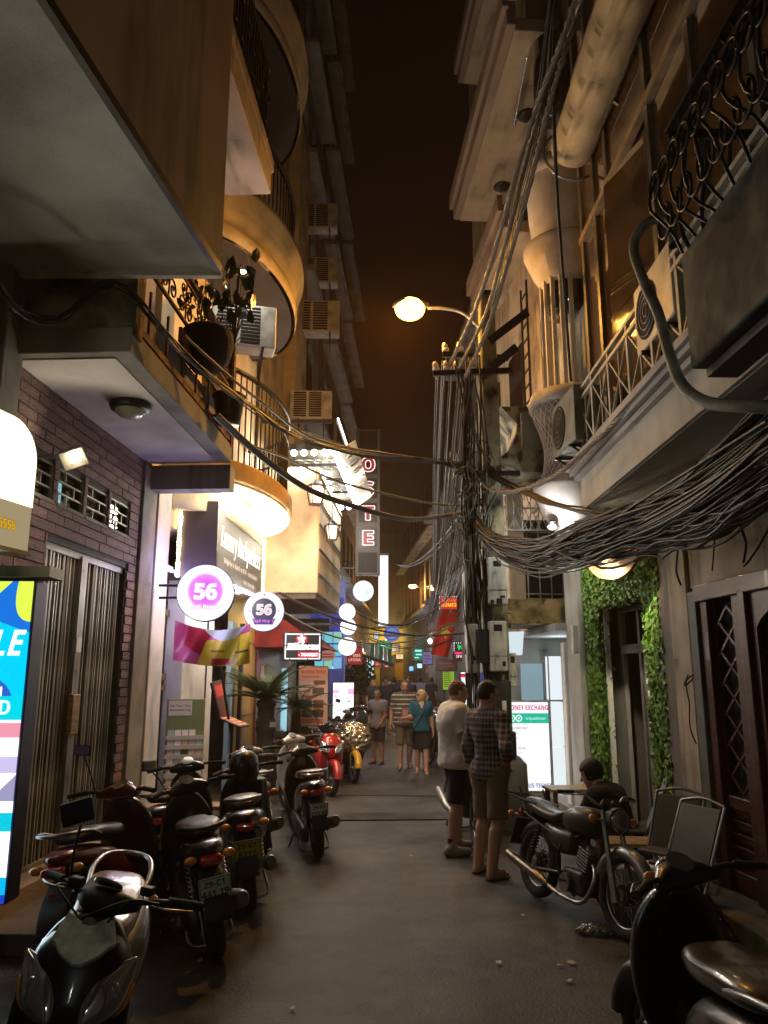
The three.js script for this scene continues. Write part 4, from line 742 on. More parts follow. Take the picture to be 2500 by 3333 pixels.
  for (let d = 1.6; d < 7.7; d += 0.55) { rl.bar(P(d, 3.88), P(d, 4.62), 0.035, 0.035); if (d < 7.1) rl.bar(P(d, 3.98), P(d + 0.55, 4.52), 0.02, 0.015).bar(P(d, 4.52), P(d + 0.55, 3.98), 0.02, 0.015).bar(P(d + 0.27, 3.98), P(d + 0.27, 4.52), 0.015, 0.015); }
  rl.bar(P(7.6, 4.62), P(7.6, 4.62).add(new V3(0.4, 0, 0)), 0.04, 0.04); rl.build('balcony_railing', rm, t);
  mb().box(0.5, 0.12, 6.4, 0.0 + gx(4.5) + 0.1, 3.9, z(4.4)).build('balcony_floor', mt.concretePlain, t);
  // glass front
  const G = (d, y, o = 0) => new V3(gx(d) + o, y, z(d)), wall = mb(); wall.add(new THREE.BoxGeometry(0.1, 10.3, 8.3), mat4(gx(4.35) + 0.09, 8.9, z(4.35), 0, -0.07, 0)); wall.build('back_wall', mt.hole, t);
  const ds = [0.6, 1.5, 2.5, 3.45, 4.35, 5.25, 6.2, 7.45, 7.95, 8.5], ys = [3.95, 6.93, 9.2, 11.6, 14];
  for (let i = 0; i < ds.length - 1; i++) for (let j = 0; j < ys.length - 1; j++) { const p = mb(); p.add(new THREE.BoxGeometry(0.012, ys[j + 1] - ys[j] - 0.05, ds[i + 1] - ds[i] - 0.05), mat4(gx((ds[i] + ds[i + 1]) / 2) + rnd(-0.004, 0.004), (ys[j] + ys[j + 1]) / 2, z((ds[i] + ds[i + 1]) / 2), rnd(-0.004, 0.004), -0.07 + (j === 0 && i === 6 ? 0.135 : 0) + rnd(-0.008, 0.008), rnd(-0.006, 0.006))); p.build('glass_pane', M(0.07, 0.038, 0.016, { rough: 0.07, clearcoat: 1, clearcoatRoughness: 0.04, specularIntensity: 1 }), t); }
  for (const d of ds) mb().bar(G(d, 3.9, -0.02), G(d, 14, -0.02), 0.05, 0.07).build('mullion', mt.alu, t);
  for (const y of ys.slice(1)) mb().bar(G(0.5, y, -0.03), G(8.55, y, -0.03), 0.07, y < 7 ? 0.1 : 0.05).build('transom', M(0.5, 0.42, 0.3, { rough: 0.4, metal: 0.5, map: T_grime, m: 1 }), t);
  mb().box(0.6, 10.2, 0.12, gx(8.5) + 0.33, 8.95, z(8.58)).build('end_wall', mt.plasterGrey, t);
  // rolled awning under the eaves
  const T = (d, y = 7.8, o = -0.24) => G(d, y, o), roll = mb(); roll.rod(T(1.0), T(8.0), 0.25, 0.25, 26); roll.build('rolled_awning', M(0.56, 0.5, 0.36, { map: T_streak, m: 1.1, bump: T_grime, bm: 0.9, bs: 0.02 }), t);
  mb().torus(0.33, 0.018, T(8.02).x, 7.74, T(8.02).z, 0, 0, PI * 0.75, PI * 1.3, 8, 30).bar(T(1, 7.62, -0.1), T(8, 7.62, -0.1), 0.05, 0.03).build('awning_hoop', mt.steel, t);
  for (const d of [1.6, 3.4, 5.2, 7.0]) mb().bar(T(d, 7.4, 0.2), T(d, 7.8, -0.24), 0.03, 0.03).build('awning_bracket', mt.darkMetal, t);
}
{ // near balcony with bulging ironwork, upper right
  const t = thing('iron_balcony', 'dark stained balcony with bulging wrought iron railing at the upper right edge', 'balcony', V(2.3, 3.5, 2.8), 0.02);
  mb().rbox(1.2, 0.72, 3.0, 0.02, 0.1, 0.34, 0.1).build('parapet', M(0.13, 0.13, 0.1, { map: T_moss, m: 1.4, bump: T_grime, bm: 0.6, bs: 0.006 }), t);
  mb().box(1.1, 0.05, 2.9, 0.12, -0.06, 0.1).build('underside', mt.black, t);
  const rails = mb(), bulge = (v) => -0.5 - 0.16 * Math.sin(Math.min(1, v * 1.25) * PI);
  for (let i = 0; i <= 20; i++) { const zz2 = -1.36 + i * 0.14, p = []; for (let k = 0; k <= 8; k++) p.push(new V3(bulge(k / 8), 0.7 + k / 8 * 0.85, zz2 + 0.05 * Math.sin(k * 1.4 + i))); rails.tube(p, 0.01, 16, 6); rails.torus(0.1, 0.009, bulge(0.2), 0.88, zz2 + 0.05, 0, PI / 2, 2, 5, 6, 18); rails.torus(0.08, 0.009, bulge(0.45) - 0.01, 1.1, zz2 + 0.07, 0, PI / 2, 0, 5.2, 6, 18).torus(0.06, 0.012, bulge(0.75), 1.36, zz2 + 0.07, 0, PI / 2, 1, 5.2, 6, 16); }
  for (let k = 0; k <= 5; k++) { const x = -0.42 + k * 0.14, p = []; for (let j = 0; j <= 8; j++) p.push(new V3(x, 0.7 + j / 8 * 0.85, -1.38 - 0.16 * Math.sin(Math.min(1, j / 8 * 1.25) * PI))); rails.tube(p, 0.014, 16, 6); }
  rails.bar(new V3(-0.5, 1.56, -1.42), new V3(-0.5, 1.56, 1.6), 0.05, 0.03).bar(new V3(-0.5, 1.56, -1.42), new V3(0.5, 1.56, -1.42), 0.05, 0.03); rails.build('railing', mt.darkMetal, t);
  mb().box(0.1, 3.5, 3.2, 0.62, 2.2, 0).build('wall', mt.plasterDark, t);
}
{ const a = acUnit('air_conditioner', 'dusty air conditioner hung outside the white balcony, fan facing the lane', V(2.06,4.08,7.85), -PI / 2 + 0.06, 1.05, mt.acGreen); }
acUnit('air_conditioner', 'pale air conditioner standing behind the balcony railing by the thick hose', V(2.15,4.2,5.3), -PI / 2, 1.0, mt.acWhite);
solo('drain_hose', 'thick pale drain hose arching down past the balcony at the upper right', 'hose', mb().tube([V(1.95,4.58,4.7), V(1.95,4.81,4.75), V(1.83,4.82,4.8), V(1.72,4.66,4.8), V(1.74,4.38,4.75), V(1.77,4.04,4.6), V(1.74,3.68,4.4), V(1.73,3.38,4.2), V(1.78,3.21,4), V(1.87,3.12,3.8), V(2.03,3.07,3.7)], 0.035, 60, 10), M(0.3, 0.31, 0.27, { rough: 0.6, map: T_grime, m: 0.4 }));

// ---------------------------------------------------------------- leafy doorway
{
  const d0 = 8.5, t = right('leafy_doorway', 'shop doorway framed in bright artificial green leaves', 'doorway', d0), z = (d) => d0 - d;
  const A = 7.42, B = 7.82, Cc = 9.2, Dd = 9.66, y1 = 2.56, y2 = 2.98;
  mb().box(0.12, y2, B - A, 0.1, y2 / 2, z((A + B) / 2)).box(0.12, 3.45, Dd - Cc, 0.1, 1.72, z((Cc + Dd) / 2)).box(0.12, y2 - y1, Cc - B, 0.1, (y1 + y2) / 2, z((B + Cc) / 2)).build('frame_board', mt.leafDark, t);
  // leaves: a dense carpet over the frame
  const lg = new THREE.BufferGeometry(); lg.setAttribute('position', new THREE.Float32BufferAttribute([0, 0, 0, 0.5, 0.5, 0.12, 0, 1, 0, 0, 0, 0, 0, 1, 0, -0.5, 0.5, 0.12], 3)); lg.computeVertexNormals();
  const N = 15000, im = new THREE.InstancedMesh(lg, M(1, 1, 1, { rough: 0.5, transmission: 0.2, thickness: 0 }), N), col = new THREE.Color(), mm = new THREE.Matrix4();
  for (let i = 0; i < N; i++) {
    const s = rnd(); let d, y, top = false;
    if (s < 0.3) { d = rnd(A, B); y = rnd(0.05, y2); } else if (s < 0.62) { d = rnd(Cc, Dd); y = rnd(0.05, 3.45); } else { d = rnd(A, Dd); y = rnd(y1, y2); top = true; }
    const edge = rnd() < 0.25;
    const x = edge ? rnd(0.04, 0.16) : 0.035 - rnd(0.03); if (edge && !top) d = rnd() < 0.5 ? (d < 8.5 ? A : Cc) : (d < 8.5 ? B : Dd); if (edge && top) y = y1 - 0.005;
    mm.compose(new V3(x, y, z(d)), new THREE.Quaternion().setFromEuler(new THREE.Euler(rnd(-0.9, 0.9), -PI / 2 + rnd(-0.8, 0.8), rnd(-3.1, 3.1))), ONE.clone().multiplyScalar(rnd(0.035, 0.065)));
    im.setMatrixAt(i, mm); const k = rnd(0.55, 1.35), yel = rnd(0.8, 1.5); im.setColorAt(i, col.setRGB(0.14 * k * yel, 0.32 * k, 0.035 * k));
  }
  im.name = 'leaves'; im.userData.kind = 'stuff'; im.castShadow = im.receiveShadow = true; t.add(im);
  // inside: white arch wall, grey door, dark opening
  mb().box(0.06, 2.6, 0.06, 0.12, 1.3, z(9.2)).build('door_post', mt.white, t);
  const cur = []; for (let i = 0; i <= 10; i++) { const a = i / 10 * PI / 2; cur.push([0.55 * Math.sin(a), 2.05 + 0.5 * Math.cos(a)]); }
  mb().ext([[0, 0], ...cur, [0.55, 0]], 0.05, mat4(0.3, 0, z(9.18), 0, PI / 2, 0)).build('arch_wall', mt.plasterGrey, t);
  const dr = M(0.13, 0.125, 0.12, { rough: 0.5, map: T_grime, m: 1 });
  mb().box(0.05, 0.1, 1.5, 0.3, 2.05, z(8.45)).box(0.05, 0.06, 1.5, 0.3, 2.5, z(8.45)).box(0.05, 2.5, 0.06, 0.3, 1.25, z(8.62)).box(0.05, 2.5, 0.06, 0.3, 1.25, z(8.2)).box(0.05, 0.5, 0.05, 0.3, 2.3, z(8.0)).build('door_frame', dr, t);
  mb().rbox(0.05, 2.0, 0.34, 0.008, 0.32, 1.02, z(8.42)).build('door_leaf', dr, t);
  for (const [y, h] of [[1.66, 0.55], [1.05, 0.5], [0.4, 0.55]]) mb().box(0.02, h, 0.22, 0.288, y, z(8.42)).build('door_panel', mt.plasterDark, t);
  for (const [y, s] of [[1.73, 0.13], [1.56, 0.07], [1.22, 0.09]]) mb().box(0.004, s, s * 0.8, 0.276, y, z(8.44)).build('sticker', mt.white, t);
  mb().box(0.02, 0.4, 0.9, 0.34, 2.3, z(8.1)).build('transom_pane', mt.glassDark, t);
  mb().box(1.6, 3.4, 0.05, 1.1, 1.7, z(9.6)).box(1.6, 3.4, 0.05, 1.1, 1.7, z(7.5)).box(0.05, 3.4, 2, 1.6, 1.7, z(8.5)).box(1.3, 0.05, 2, 0.95, 2.62, z(8.5)).build('room_wall', mt.plasterDark, t);
  const pf = mb().rbox(0.03, 0.36, 0.28, 0.006, 1.55, 1.35, z(8.05)).build('picture_frame', mt.white, t); mb().box(0.004, 0.26, 0.19, 1.53, 1.36, z(8.05)).build('picture', mt.woodDark, t);
  mb().box(0.004, 0.16, 0.1, 0.02, 1.62, z(7.6)).build('sticker', M(0.6, 0.45, 0.03), t); mb().box(0.004, 0.07, 0.06, 0.015, 1.7, z(7.58)).build('sticker', M(0.5, 0.05, 0.04), t);
  for (let i = 0; i < 4; i++) mb().rbox(0.04, 0.09, 0.5, 0.008, 0.95, 0.2 + i * 0.13, z(7.95)).build('bench_slat', mt.woodBrown, t);
}
{ // round wooden sign over the leaves with two small spots
  const p = V(2.22,2.94,7.45), t = thing('round_board', 'round pale wooden board above the leafy doorway lit by two small spots', 'sign', p, -0.75);
  mb().cyl(0.28, 0.28, 0.05, 0, 0, 0, PI / 2, 0, 0, 40).build('board', M(0.3, 0.16, 0.09, { map: T_wood, m: 0.6, rough: 0.5 }), t);
  mb().bar(new V3(0, 0.25, -0.03), new V3(-0.1, 0.75, -0.1), 0.05, 0.03).build('hanger', mt.alu, t);
  const w = [V(2.01,3.01,7.2), V(2.01,2.89,7.2)];
  w.forEach((q, i) => { const s = thing('spot_lamp', ['upper small spot lamp at the round board', 'lower small spot lamp at the round board'][i], 'lamp', q); mb().cyl(0.03, 0.045, 0.08, 0.04, 0.02, 0.03, 0.6, 0, 0.9, 14).build('spot_housing', mt.darkMetal, s); mb().sph(0.028, 0, 0, 0.0, 1, 1, 1, 10).build('lamp_bulb', glow(1, 0.85, 0.55, 14), s);
    spotLight(1, 0.84, 0.55, i ? 46 : 1.2, q.clone().add(new V3(0.02, 0, 0.035)), i ? V(2.56,2.72,8.43) : p.clone().add(new V3(0.02, 0.1, 0)), 1.0, 1.5); });
  pointLight(1, 0.86, 0.6, 1.3, V(2,2.88,7), 2);
}
// ---------------------------------------------------------------- money exchange shop
{
  const d0 = 10.4, t = right('exchange_shop', 'shabby shop with yellowed concrete canopy and white lit interior behind the pole', 'building', d0), z = (d) => d0 - d;
  mb().box(0.4, 3.3, 0.85, 0.25, 1.65, z(10.1)).build('grimy_wall', mt.plasterGrey, t);
  mb().rod(new V3(-0.02, 0, z(9.66)), new V3(-0.02, 3.4, z(9.66)), 0.045, 0.045, 12).build('pipe', mt.plasterGrey, t);
  mb().rbox(0.14, 0.35, 0.1, 0.01, -0.02, 2.2, z(9.85)).build('switch_box', mt.meterBox, t);
  mb().rbox(1.0, 0.36, 1.2, 0.02, -0.2, 2.64, z(11.5)).build('concrete_canopy', M(0.5, 0.37, 0.17, { map: T_moss, m: 1.3, bump: T_grime, bm: 0.6, bs: 0.006 }), t);
  const mo = mb(); for (let i = 0; i < 3; i++) mo.rbox(0.14 + i * 0.09, 0.09, 0.5, 0.01, -0.72 - i * 0.03, 2.44 + i * 0.1, z(11.0)); mo.build('canopy_moulding', M(0.5, 0.37, 0.17, { map: T_moss, m: 1 }), t);
  mb().box(1.6, 3.4, 0.1, 1.05, 1.7, z(10.6)).box(1.6, 3.4, 0.1, 0.7, 1.7, z(13.4)).box(0.1, 3.4, 3, 1.6, 1.7, z(12)).box(1.8, 0.1, 3, 0.8, 2.4, z(12)).build('shop_wall', mt.plasterGrey, t);
  mb().rbox(0.1, 2.2, 0.14, 0.01, 0.1, 1.1, z(10.75)).build('shop_post', mt.plasterClean, t);
  // lit acrylic column
  const cp = V(2.52,1.13,11.7); 
  mb().box(0.36, 1.9, 0.05, 0.25, 1.0, z(13.2)).build('lit_window', glow(0.4, 0.62, 0.72, 0.5), t);
  mb().box(0.02, 0.5, 0.36, -0.7, 1.55, z(12.8)).build('blue_panel', mt.blue, t);
  mb().box(0.35, 0.35, 0.02, -0.55, 2.2, z(11.2), 0.4, 0.1, 0).build('lit_window', glow(0.75, 0.9, 0.95, 0.9), t);
  // upstairs: post, barred window
  mb().rbox(0.24, 1.9, 0.2, 0.01, -0.5, 3.75, z(11.0)).build('upper_post', mt.plasterTan, t);
  mb().box(1.0, 1.3, 0.05, 0.15, 3.35, z(11.2)).build('window_opening', mt.hole, t);
  const br = mb(); for (let i = 0; i < 6; i++) br.box(0.015, 1.2, 0.015, -0.3 + i * 0.17, 3.3, z(11.08)); for (let i = 0; i < 4; i++) br.box(1, 0.015, 0.015, 0.12, 2.9 + i * 0.3, z(11.08)); br.build('window_bars', mt.steel, t);
  mb().box(0.8, 5, 3, 0.5, 6.3, z(12.3)).build('upper_wall', mt.plasterTan, t);
  pointLight(0.8, 0.93, 1, 5, new V3(Rx(12.2) + 0.45, 2.1, -12.2), 8).intensity = 1.1;
}
{
  const p = V(2.53,1.08,11.75), h = 1.98, t = thing('lit_column', 'glowing white acrylic column beside the money exchange board', 'light box', V(p.x, 0.1, 11.75), 0.05);
  mb().rbox(0.2, 0.1, 0.2, 0.01, 0, -0.04, 0).build('base', mt.steel, t);
  for (const y of [0.32, 0.96, 1.62]) mb().rbox(0.19, 0.63, 0.19, 0.01, 0, y, 0).build('lit_panel', glow(0.88, 0.96, 1, 0.95), t);
  for (const x of [-0.1, 0.1]) mb().box(0.012, h, 0.03, x, h / 2, 0.09).build('trim', mt.alu, t);
  panelLight(0.85, 0.95, 1, 3, 0.2, 1.9, V(p.x, 1.05, 11.6), V(p.x, 1.05, 8)); panelLight(0.85, 0.95, 1, 3, 0.2, 1.9, V(p.x + 0.14, 1.05, 11.75), V(p.x + 3, 1.05, 11.75));
}
boardSign('exchange_lightbox', 'white lit board headed MONEY EXCHANGE with a price list, standing on the lane', V(1.74,1.38,11.4), V(2.35,0.17,11.4), 11.4, canvas(380, 720, (x, w, h) => {
  x.fillStyle = '#fff'; x.fillRect(0, 0, w, h); text(x, 'MONEY EXCHANGE', 8, 46, 54, '#c2186a', { align: 'left', max: 400 });
  x.fillStyle = '#19b89a'; x.fillRect(0, 92, w, 82); for (const c of [58, 118]) { x.fillStyle = '#eafff8'; x.beginPath(); x.arc(c, 134, 30, 0, 7); x.fill(); x.fillStyle = '#19b89a'; x.beginPath(); x.arc(c, 134, 19, 0, 7); x.fill(); x.fillStyle = '#eafff8'; x.beginPath(); x.arc(c, 134, 9, 0, 7); x.fill(); } text(x, 'tripadvisor', 268, 134, 34, '#b8f0e2', { max: 190 });
  ['HALONG BAY', '2 DAYS', '3 DAYS', '1 DAY', 'SAPA TOUR', '2 NIGHTS', '3 NIGHTS', 'NINH BINH', 'CAR HIRE', 'MAI CHAU', 'BA BE LAKE'].forEach((s, i) => text(x, s, 24, 214 + i * 41, 27, i % 4 ? '#e2d4d4' : '#b8a6b4', { align: 'left', max: 200 }));
  text(x, 'OPEN BUS TICKET', 26, 678, 46, '#1c5cab', { align: 'left', max: 360 });
}), 1.05, { power: 1.7, base: 0, col: [0.93, 0.98, 1], turn: -0.05, edge: mt.steel });

// ---------------------------------------------------------------- rounded netted balconies
{
  const c = V(2.4, 0, 9.35), t = thing('round_balcony_house', 'white house with vase shaped netted corner balconies beyond the glass front', 'building', c);
  const prof = (y) => [[0.0, y - 0.55], [0.24, y - 0.55], [0.3, y - 0.5], [0.42, y - 0.3], [0.53, y - 0.02], [0.53, y + 0.06], [0.5, y + 0.1], [0.4, y + 0.16]];
  for (const y of [4.02, 7.25]) {
    mb().lathe(prof(y), 40).build('balcony_cup', M(0.62, 0.58, 0.58, { map: T_grime, m: 1.4 }), t);
    mb().lathe(y > 5 ? [[0.4, y + 0.16], [0.44, y + 0.5], [0.47, y + 1.05]] : [[0.4, y + 0.16], [0.37, y + 0.45], [0.37, y + 0.62], [0.42, y + 0.9], [0.47, y + 1.05]], 40).build('balcony_wall', y > 5 ? mt.plasterClean : M(0.34, 0.31, 0.33, { map: T_grime, m: 0.5 }), t);
    mb().lathe([[0.46, y + 1.03], [0.54, y + 1.05], [0.55, y + 1.12], [0.52, y + 1.22], [0.45, y + 1.22]], 40).build('balcony_rim', M(0.68, 0.64, 0.6, { map: T_grime, m: 1.4 }), t);
    if (y > 5) continue;
    const nt = mb(), rr = (v) => 0.395 - 0.06 * Math.sin(Math.min(1, v * 1.15) * PI) + 0.09 * v * v + 0.02; for (let i = 0; i < 34; i++) for (const s of [-1, 1]) { const p = []; for (let k = 0; k <= 8; k++) { const v = k / 8, a = i / 34 * 2 * PI + s * v * 1.1; p.push(new V3(rr(v) * Math.cos(a), y + 0.16 + v * 0.88, rr(v) * Math.sin(a))); } nt.tube(p, 0.0065, 10, 4); } nt.build('net', mt.plasterClean, t);
  }
  for (const [x, z2] of [[-0.36, 0.12], [-0.28, 0.26], [-0.16, 0.34], [-0.02, 0.38], [-0.38, -0.08]]) mb().rbox(0.055, 2.9, 0.055, 0.01, x * 0.8, 6.6, z2 * 0.8).build('pilaster', mt.plasterClean, t);
  for (const y of [6.4, 9.4]) mb().lathe([[0, y], [0.3, y], [0.3, y + 1.1], [0, y + 1.1]], 24).build('bay_window', mt.glassDark, t);
  mb().box(1.2, 8, 1.6, 0.75, 7.4, -0.4).build('wall', mt.plasterGrey, t);
  mb().box(0.5, 0.2, 1.4, 0.1, 3.45, -0.3).build('beam', mt.plasterClean, t);
}
{ const q = V(2.02,3.5,9.1), s = thing('wall_lamp', 'small bright white wall lamp beneath the netted round balcony', 'lamp', q); mb().cyl(0.04, 0.05, 0.07, 0.01, 0.05, -0.02, 0.5, 0, 0, 14).build('lamp_housing', mt.darkMetal, s); mb().sph(0.042, 0, 0, 0, 1.2, 0.8, 1, 12).build('lamp_bulb', glow(1, 0.95, 0.85, 10), s); pointLight(1, 0.95, 0.85, 2.4, q.clone().add(new V3(-0.03, -0.03, 0.07)), 2); }
{ // plain pale house with deep eaves
  const d0 = 12.2, t = right('eaves_house', 'tall pale house with deep soffits and round lamps, high on the right', 'building', d0), z = (d) => d0 - d;
  mb().box(3, 16, 5, 1.6, 10.4, z(14)).build('wall', mt.plasterTan, t);
  for (const [y, o, dn] of [[8.8, -0.35, 11.3], [10.7, -0.65, 9.3], [13.9, -0.5, 10]]) {
    mb().rbox(3.2, 0.22, 14 - dn, 0.02, o + 1.6, y + 0.11, z((dn + 14) / 2)).build('eave', mt.plasterTan, t);
    mb().rbox(0.14, 0.4, 14 - dn + 0.1, 0.02, o - 0.05, y + 0.25, z((dn + 14) / 2)).rbox(0.1, 0.3, 14 - dn + 0.2, 0.02, o - 0.14, y + 0.45, z((dn + 14) / 2)).build('eave_moulding', mt.plasterBrown, t);
    for (const k of [0.35, 0.75]) mb().lathe([[0, 0], [0.15, 0], [0.16, -0.02], [0.13, -0.05], [0.05, -0.07], [0, -0.07]], 22, mat4(o + 0.6, y, z(dn + (14 - dn) * k))).build('ceiling_lamp', mt.darkMetal, t);
  }
  mb().rod(new V3(-0.4, 10.55, z(9.6)), new V3(-0.25, 10.55, z(11)), 0.025).build('lamp_tube', mt.chrome, t);
  for (const [y, d] of [[6.6, 12.8], [6.6, 14.6], [9.6, 13.5]]) mb().box(0.06, 1.5, 0.9, 0.09, y, z(d)).build('window', mt.glassDark, t);
  const lad = mb(); lad.box(0.03, 3.2, 0.03, -0.06, 6.4, z(11.4)).box(0.03, 3.2, 0.03, -0.06, 6.4, z(11.75)); for (let i = 0; i < 12; i++) lad.box(0.022, 0.022, 0.36, -0.06, 4.95 + i * 0.26, z(11.57)); lad.build('ladder', mt.darkMetal, t);
  mb().box(0.9, 9, 1.0, 0.5, 8.8, z(11.6)).build('stair_wall', mt.plasterTan, t);
}
{ // moulded balcony block and cage between pole and netted balcony
  const t = thing('moulded_balcony', 'pale concave moulded balcony block behind the cable pole', 'balcony', V(1.91,4.4,10.3), 0.05);
  const pr = []; for (let i = 0; i <= 10; i++) { const a = i / 10 * PI / 2; pr.push([-0.55 + 0.4 * Math.sin(a), 0.0 + 0.62 - 0.5 * Math.cos(a)]); }
  mb().ext([[-0.2, 0], [-0.16, 0.05], ...pr.map(([x, y]) => [x * 0.9, y + 0.05]), [-0.35, 0.9], [0.5, 0.9], [0.5, 0]].reverse(), 1.2, mat4(0, 0, -0.8), 0.01).build('block', M(0.5, 0.47, 0.4, { map: T_moss, m: 1.1 }), t);
  mb().rbox(0.5, 0.5, 0.08, 0.01, 0.15, 0.55, 0.45).build('plaque', mt.plasterGrey, t);
  const cg = mb(); for (let i = 0; i < 9; i++) cg.bar(new V3(-0.4 + i * 0.11, -0.15, 0.2), new V3(-0.4 + i * 0.11, -0.75, 0.2), 0.012, 0.012); for (let i = 0; i < 8; i++) cg.bar(new V3(-0.4 + i * 0.11, -0.15, 0.22), new V3(-0.1 + i * 0.09, -0.75, 0.22), 0.01, 0.01).bar(new V3(0.48 - i * 0.11, -0.15, 0.22), new V3(0.1 - i * 0.09, -0.75, 0.22), 0.01, 0.01); for (const y of [-0.15, -0.45, -0.75]) cg.bar(new V3(-0.42, y, 0.2), new V3(0.5, y, 0.2), 0.02, 0.02); cg.build('window_cage', mt.steel, t);
}
function towerR(label, d0, d1, h, off, m) {
  const t = right('row_house', label, 'building', d0), z = (d) => d0 - d;
  mb().box(6, h, d1 - d0 - 0.02, -off + 3, h / 2, z((d0 + d1) / 2)).build('wall', m, t);
  for (let y = 4.5; y < h - 1; y += 3.2) { mb().box(0.5, 0.14, d1 - d0 - 0.3, -off - 0.2, y, z((d0 + d1) / 2)).build('ledge', mt.plasterGrey, t); for (let d = d0 + 0.9; d < d1 - 0.5; d += 1.7) mb().box(0.06, 1.7, 0.9, -off + 0.005, y + 1.4, z(d)).build('window', mt.glassDark, t); }
  return t;
}
towerR('dark house past the deep eaved house on the right', 16.6, 23, 12, -0.75, mt.plasterDark);
towerR('dark narrow house behind the red flag', 23, 30, 10, -0.95, mt.plasterDark);
towerR('far dark house near the end of the lane on the right', 30, 46, 9, -1.2, mt.plasterDark);

// ---------------------------------------------------------------- the pole with its meters, and the cables
{
  const p = V(1.4, 0, 9.75), t = thing('utility_pole', 'tall concrete pole buried in cables, meter boxes and white insulators', 'utility pole', p);
  mb().add(loft([[0, 0, 0, 0.17, 0.16, PI / 2, 4], [0, 3.5, 0, 0.14, 0.13, PI / 2, 4], [0, 6.9, 0, 0.11, 0.1, PI / 2, 4]], 20)).build('shaft', M(0.3, 0.27, 0.2, { map: T_moss, m: 1.5, bump: T_fine, bs: 0.004 }), t);
  mb().add(loft([[0.05, 0, 0, 0.27, 0.3, PI / 2, 6], [0.05, 0.72, 0, 0.25, 0.28, PI / 2, 6], [0.05, 0.8, 0, 0.18, 0.2, PI / 2, 6]], 24)).build('plinth', mt.concretePlain, t);
  const arm = (a, b, w) => mb().bar(a, b, w, 0.06).build('cross_arm', mt.darkMetal, t);
  arm(new V3(-0.75, 5.68, 0.1), new V3(0.3, 5.72, 0.12), 0.07); arm(new V3(-0.6, 6.05, -0.12), new V3(0.3, 6.0, -0.12), 0.07); arm(new V3(0.02, 6.15, 0.1), new V3(0.5, 6.45, 0.35), 0.11); arm(new V3(0.02, 5.75, 0.12), new V3(0.35, 5.98, 0.3), 0.11); arm(new V3(-0.5, 4.3, 0.14), new V3(0.35, 4.3, 0.14), 0.06);
  const ins = [[0.03, 0], [0.05, 0.01], [0.05, 0.045], [0.028, 0.055], [0.04, 0.07], [0.04, 0.1], [0.022, 0.11], [0.026, 0.13], [0, 0.14]];
  for (const [x, y, z] of [[-0.7, 5.72, 0.1], [-0.56, 5.73, 0.1], [-0.42, 5.73, 0.1], [-0.55, 6.09, -0.12], [-0.35, 6.1, -0.12], [-0.2, 5.74, 0.1]]) mb().lathe(ins, 14, mat4(x, y, z, 0, 0, 0.2)).rod(new V3(x, y - 0.12, z), new V3(x, y, z), 0.008).build('insulator', M(0.62, 0.58, 0.5, { rough: 0.25, clearcoat: 0.6 }), t);
  const box = (x0, y0, x1, y1, zf, dep, hole = []) => { // a meter box with its small window and lid line
    const b = mb().rbox(x1 - x0, y1 - y0, dep, 0.018, (x0 + x1) / 2, (y0 + y1) / 2, zf - dep / 2).build('meter_box', mt.meterBox, t);
    const w = x1 - x0, h = y1 - y0, cx = (x0 + x1) / 2, cy = (y0 + y1) / 2;
    for (const [u, v, s, q] of hole) mb().box(s, q, 0.008, x0 + u * w, y0 + v * h, zf).build('meter_window', mt.hole, b);
    mb().box(w * 0.96, 0.006, 0.006, cx, y0 + h * 0.3, zf + 0.001).build('lid_joint', mt.darkMetal, b);
  };
  box(-0.13, 2.6, 0.11, 3.18, 0.36, 0.2, [[0.5, 0.86, 0.09, 0.07], [0.72, 0.16, 0.06, 0.03], [0.2, 0.05, 0.04, 0.05], [0.55, 0.06, 0.07, 0.07]]); box(-0.13, 1.8, 0.08, 2.4, 0.36, 0.2, [[0.5, 0.86, 0.1, 0.08], [0.8, 0.15, 0.04, 0.06]]);
  box(0.1, 1.62, 0.2, 2.02, 0.3, 0.16, [[0.5, 0.8, 0.05, 0.08]]); box(-0.4, 1.78, -0.26, 2.37, 0.3, 0.24, [[0.7, 0.3, 0.05, 0.05]]); box(-0.41, 2.45, -0.31, 3.02, 0.26, 0.24);
  mb().rbox(0.24, 0.5, 0.14, 0.02, 0.0, 1.45, 0.24).build('fuse_box', mt.black, t); mb().box(0.05, 0.12, 0.01, 0.03, 1.4, 0.316).build('notice', mt.white, t); mb().rbox(0.3, 0.3, 0.12, 0.02, 0.02, 0.95, 0.2).build('fuse_box', mt.black, t);
  mb().cyl(0.1, 0.1, 0.4, -0.2, 2.1, 0.25, 0, 0, 0, 16).build('cable_joint', mt.black, t);
  // cables running down the pole
  for (let i = 0; i < 46; i++) { const x = -0.26 + rnd(-0.16, 0.2), y1 = rnd(3.6, 5.9), y0 = rnd(0.6, 2.3), pts = []; for (let k = 0; k <= 6; k++) pts.push(new V3(x + rnd(-0.05, 0.05) + (k === 6 ? rnd(-0.2, 0.1) : 0), lerp(y0, y1, k / 6), 0.16 + rnd(-0.05, 0.16))); mb().tube(pts, rnd(0.007, 0.016), 20, 5).build('drop_cable', rnd() < 0.3 ? mt.cableGrey : mt.cable, t); }
  for (let i = 0; i < 14; i++) { const y = rnd(3.1, 4.5), r = rnd(0.1, 0.26), x = rnd(-0.45, 0.0), pts = []; for (let k = 0; k < 9; k++) { const a = k / 9 * 5.4 + i; pts.push(new V3(x + r * Math.cos(a) * 0.8, y + r * Math.sin(a), 0.25 + rnd(-0.06, 0.12))); } mb().tube(pts, 0.008, 30, 5).build('cable_loop', rnd() < 0.6 ? mt.cableGrey : mt.cable, t); }
}
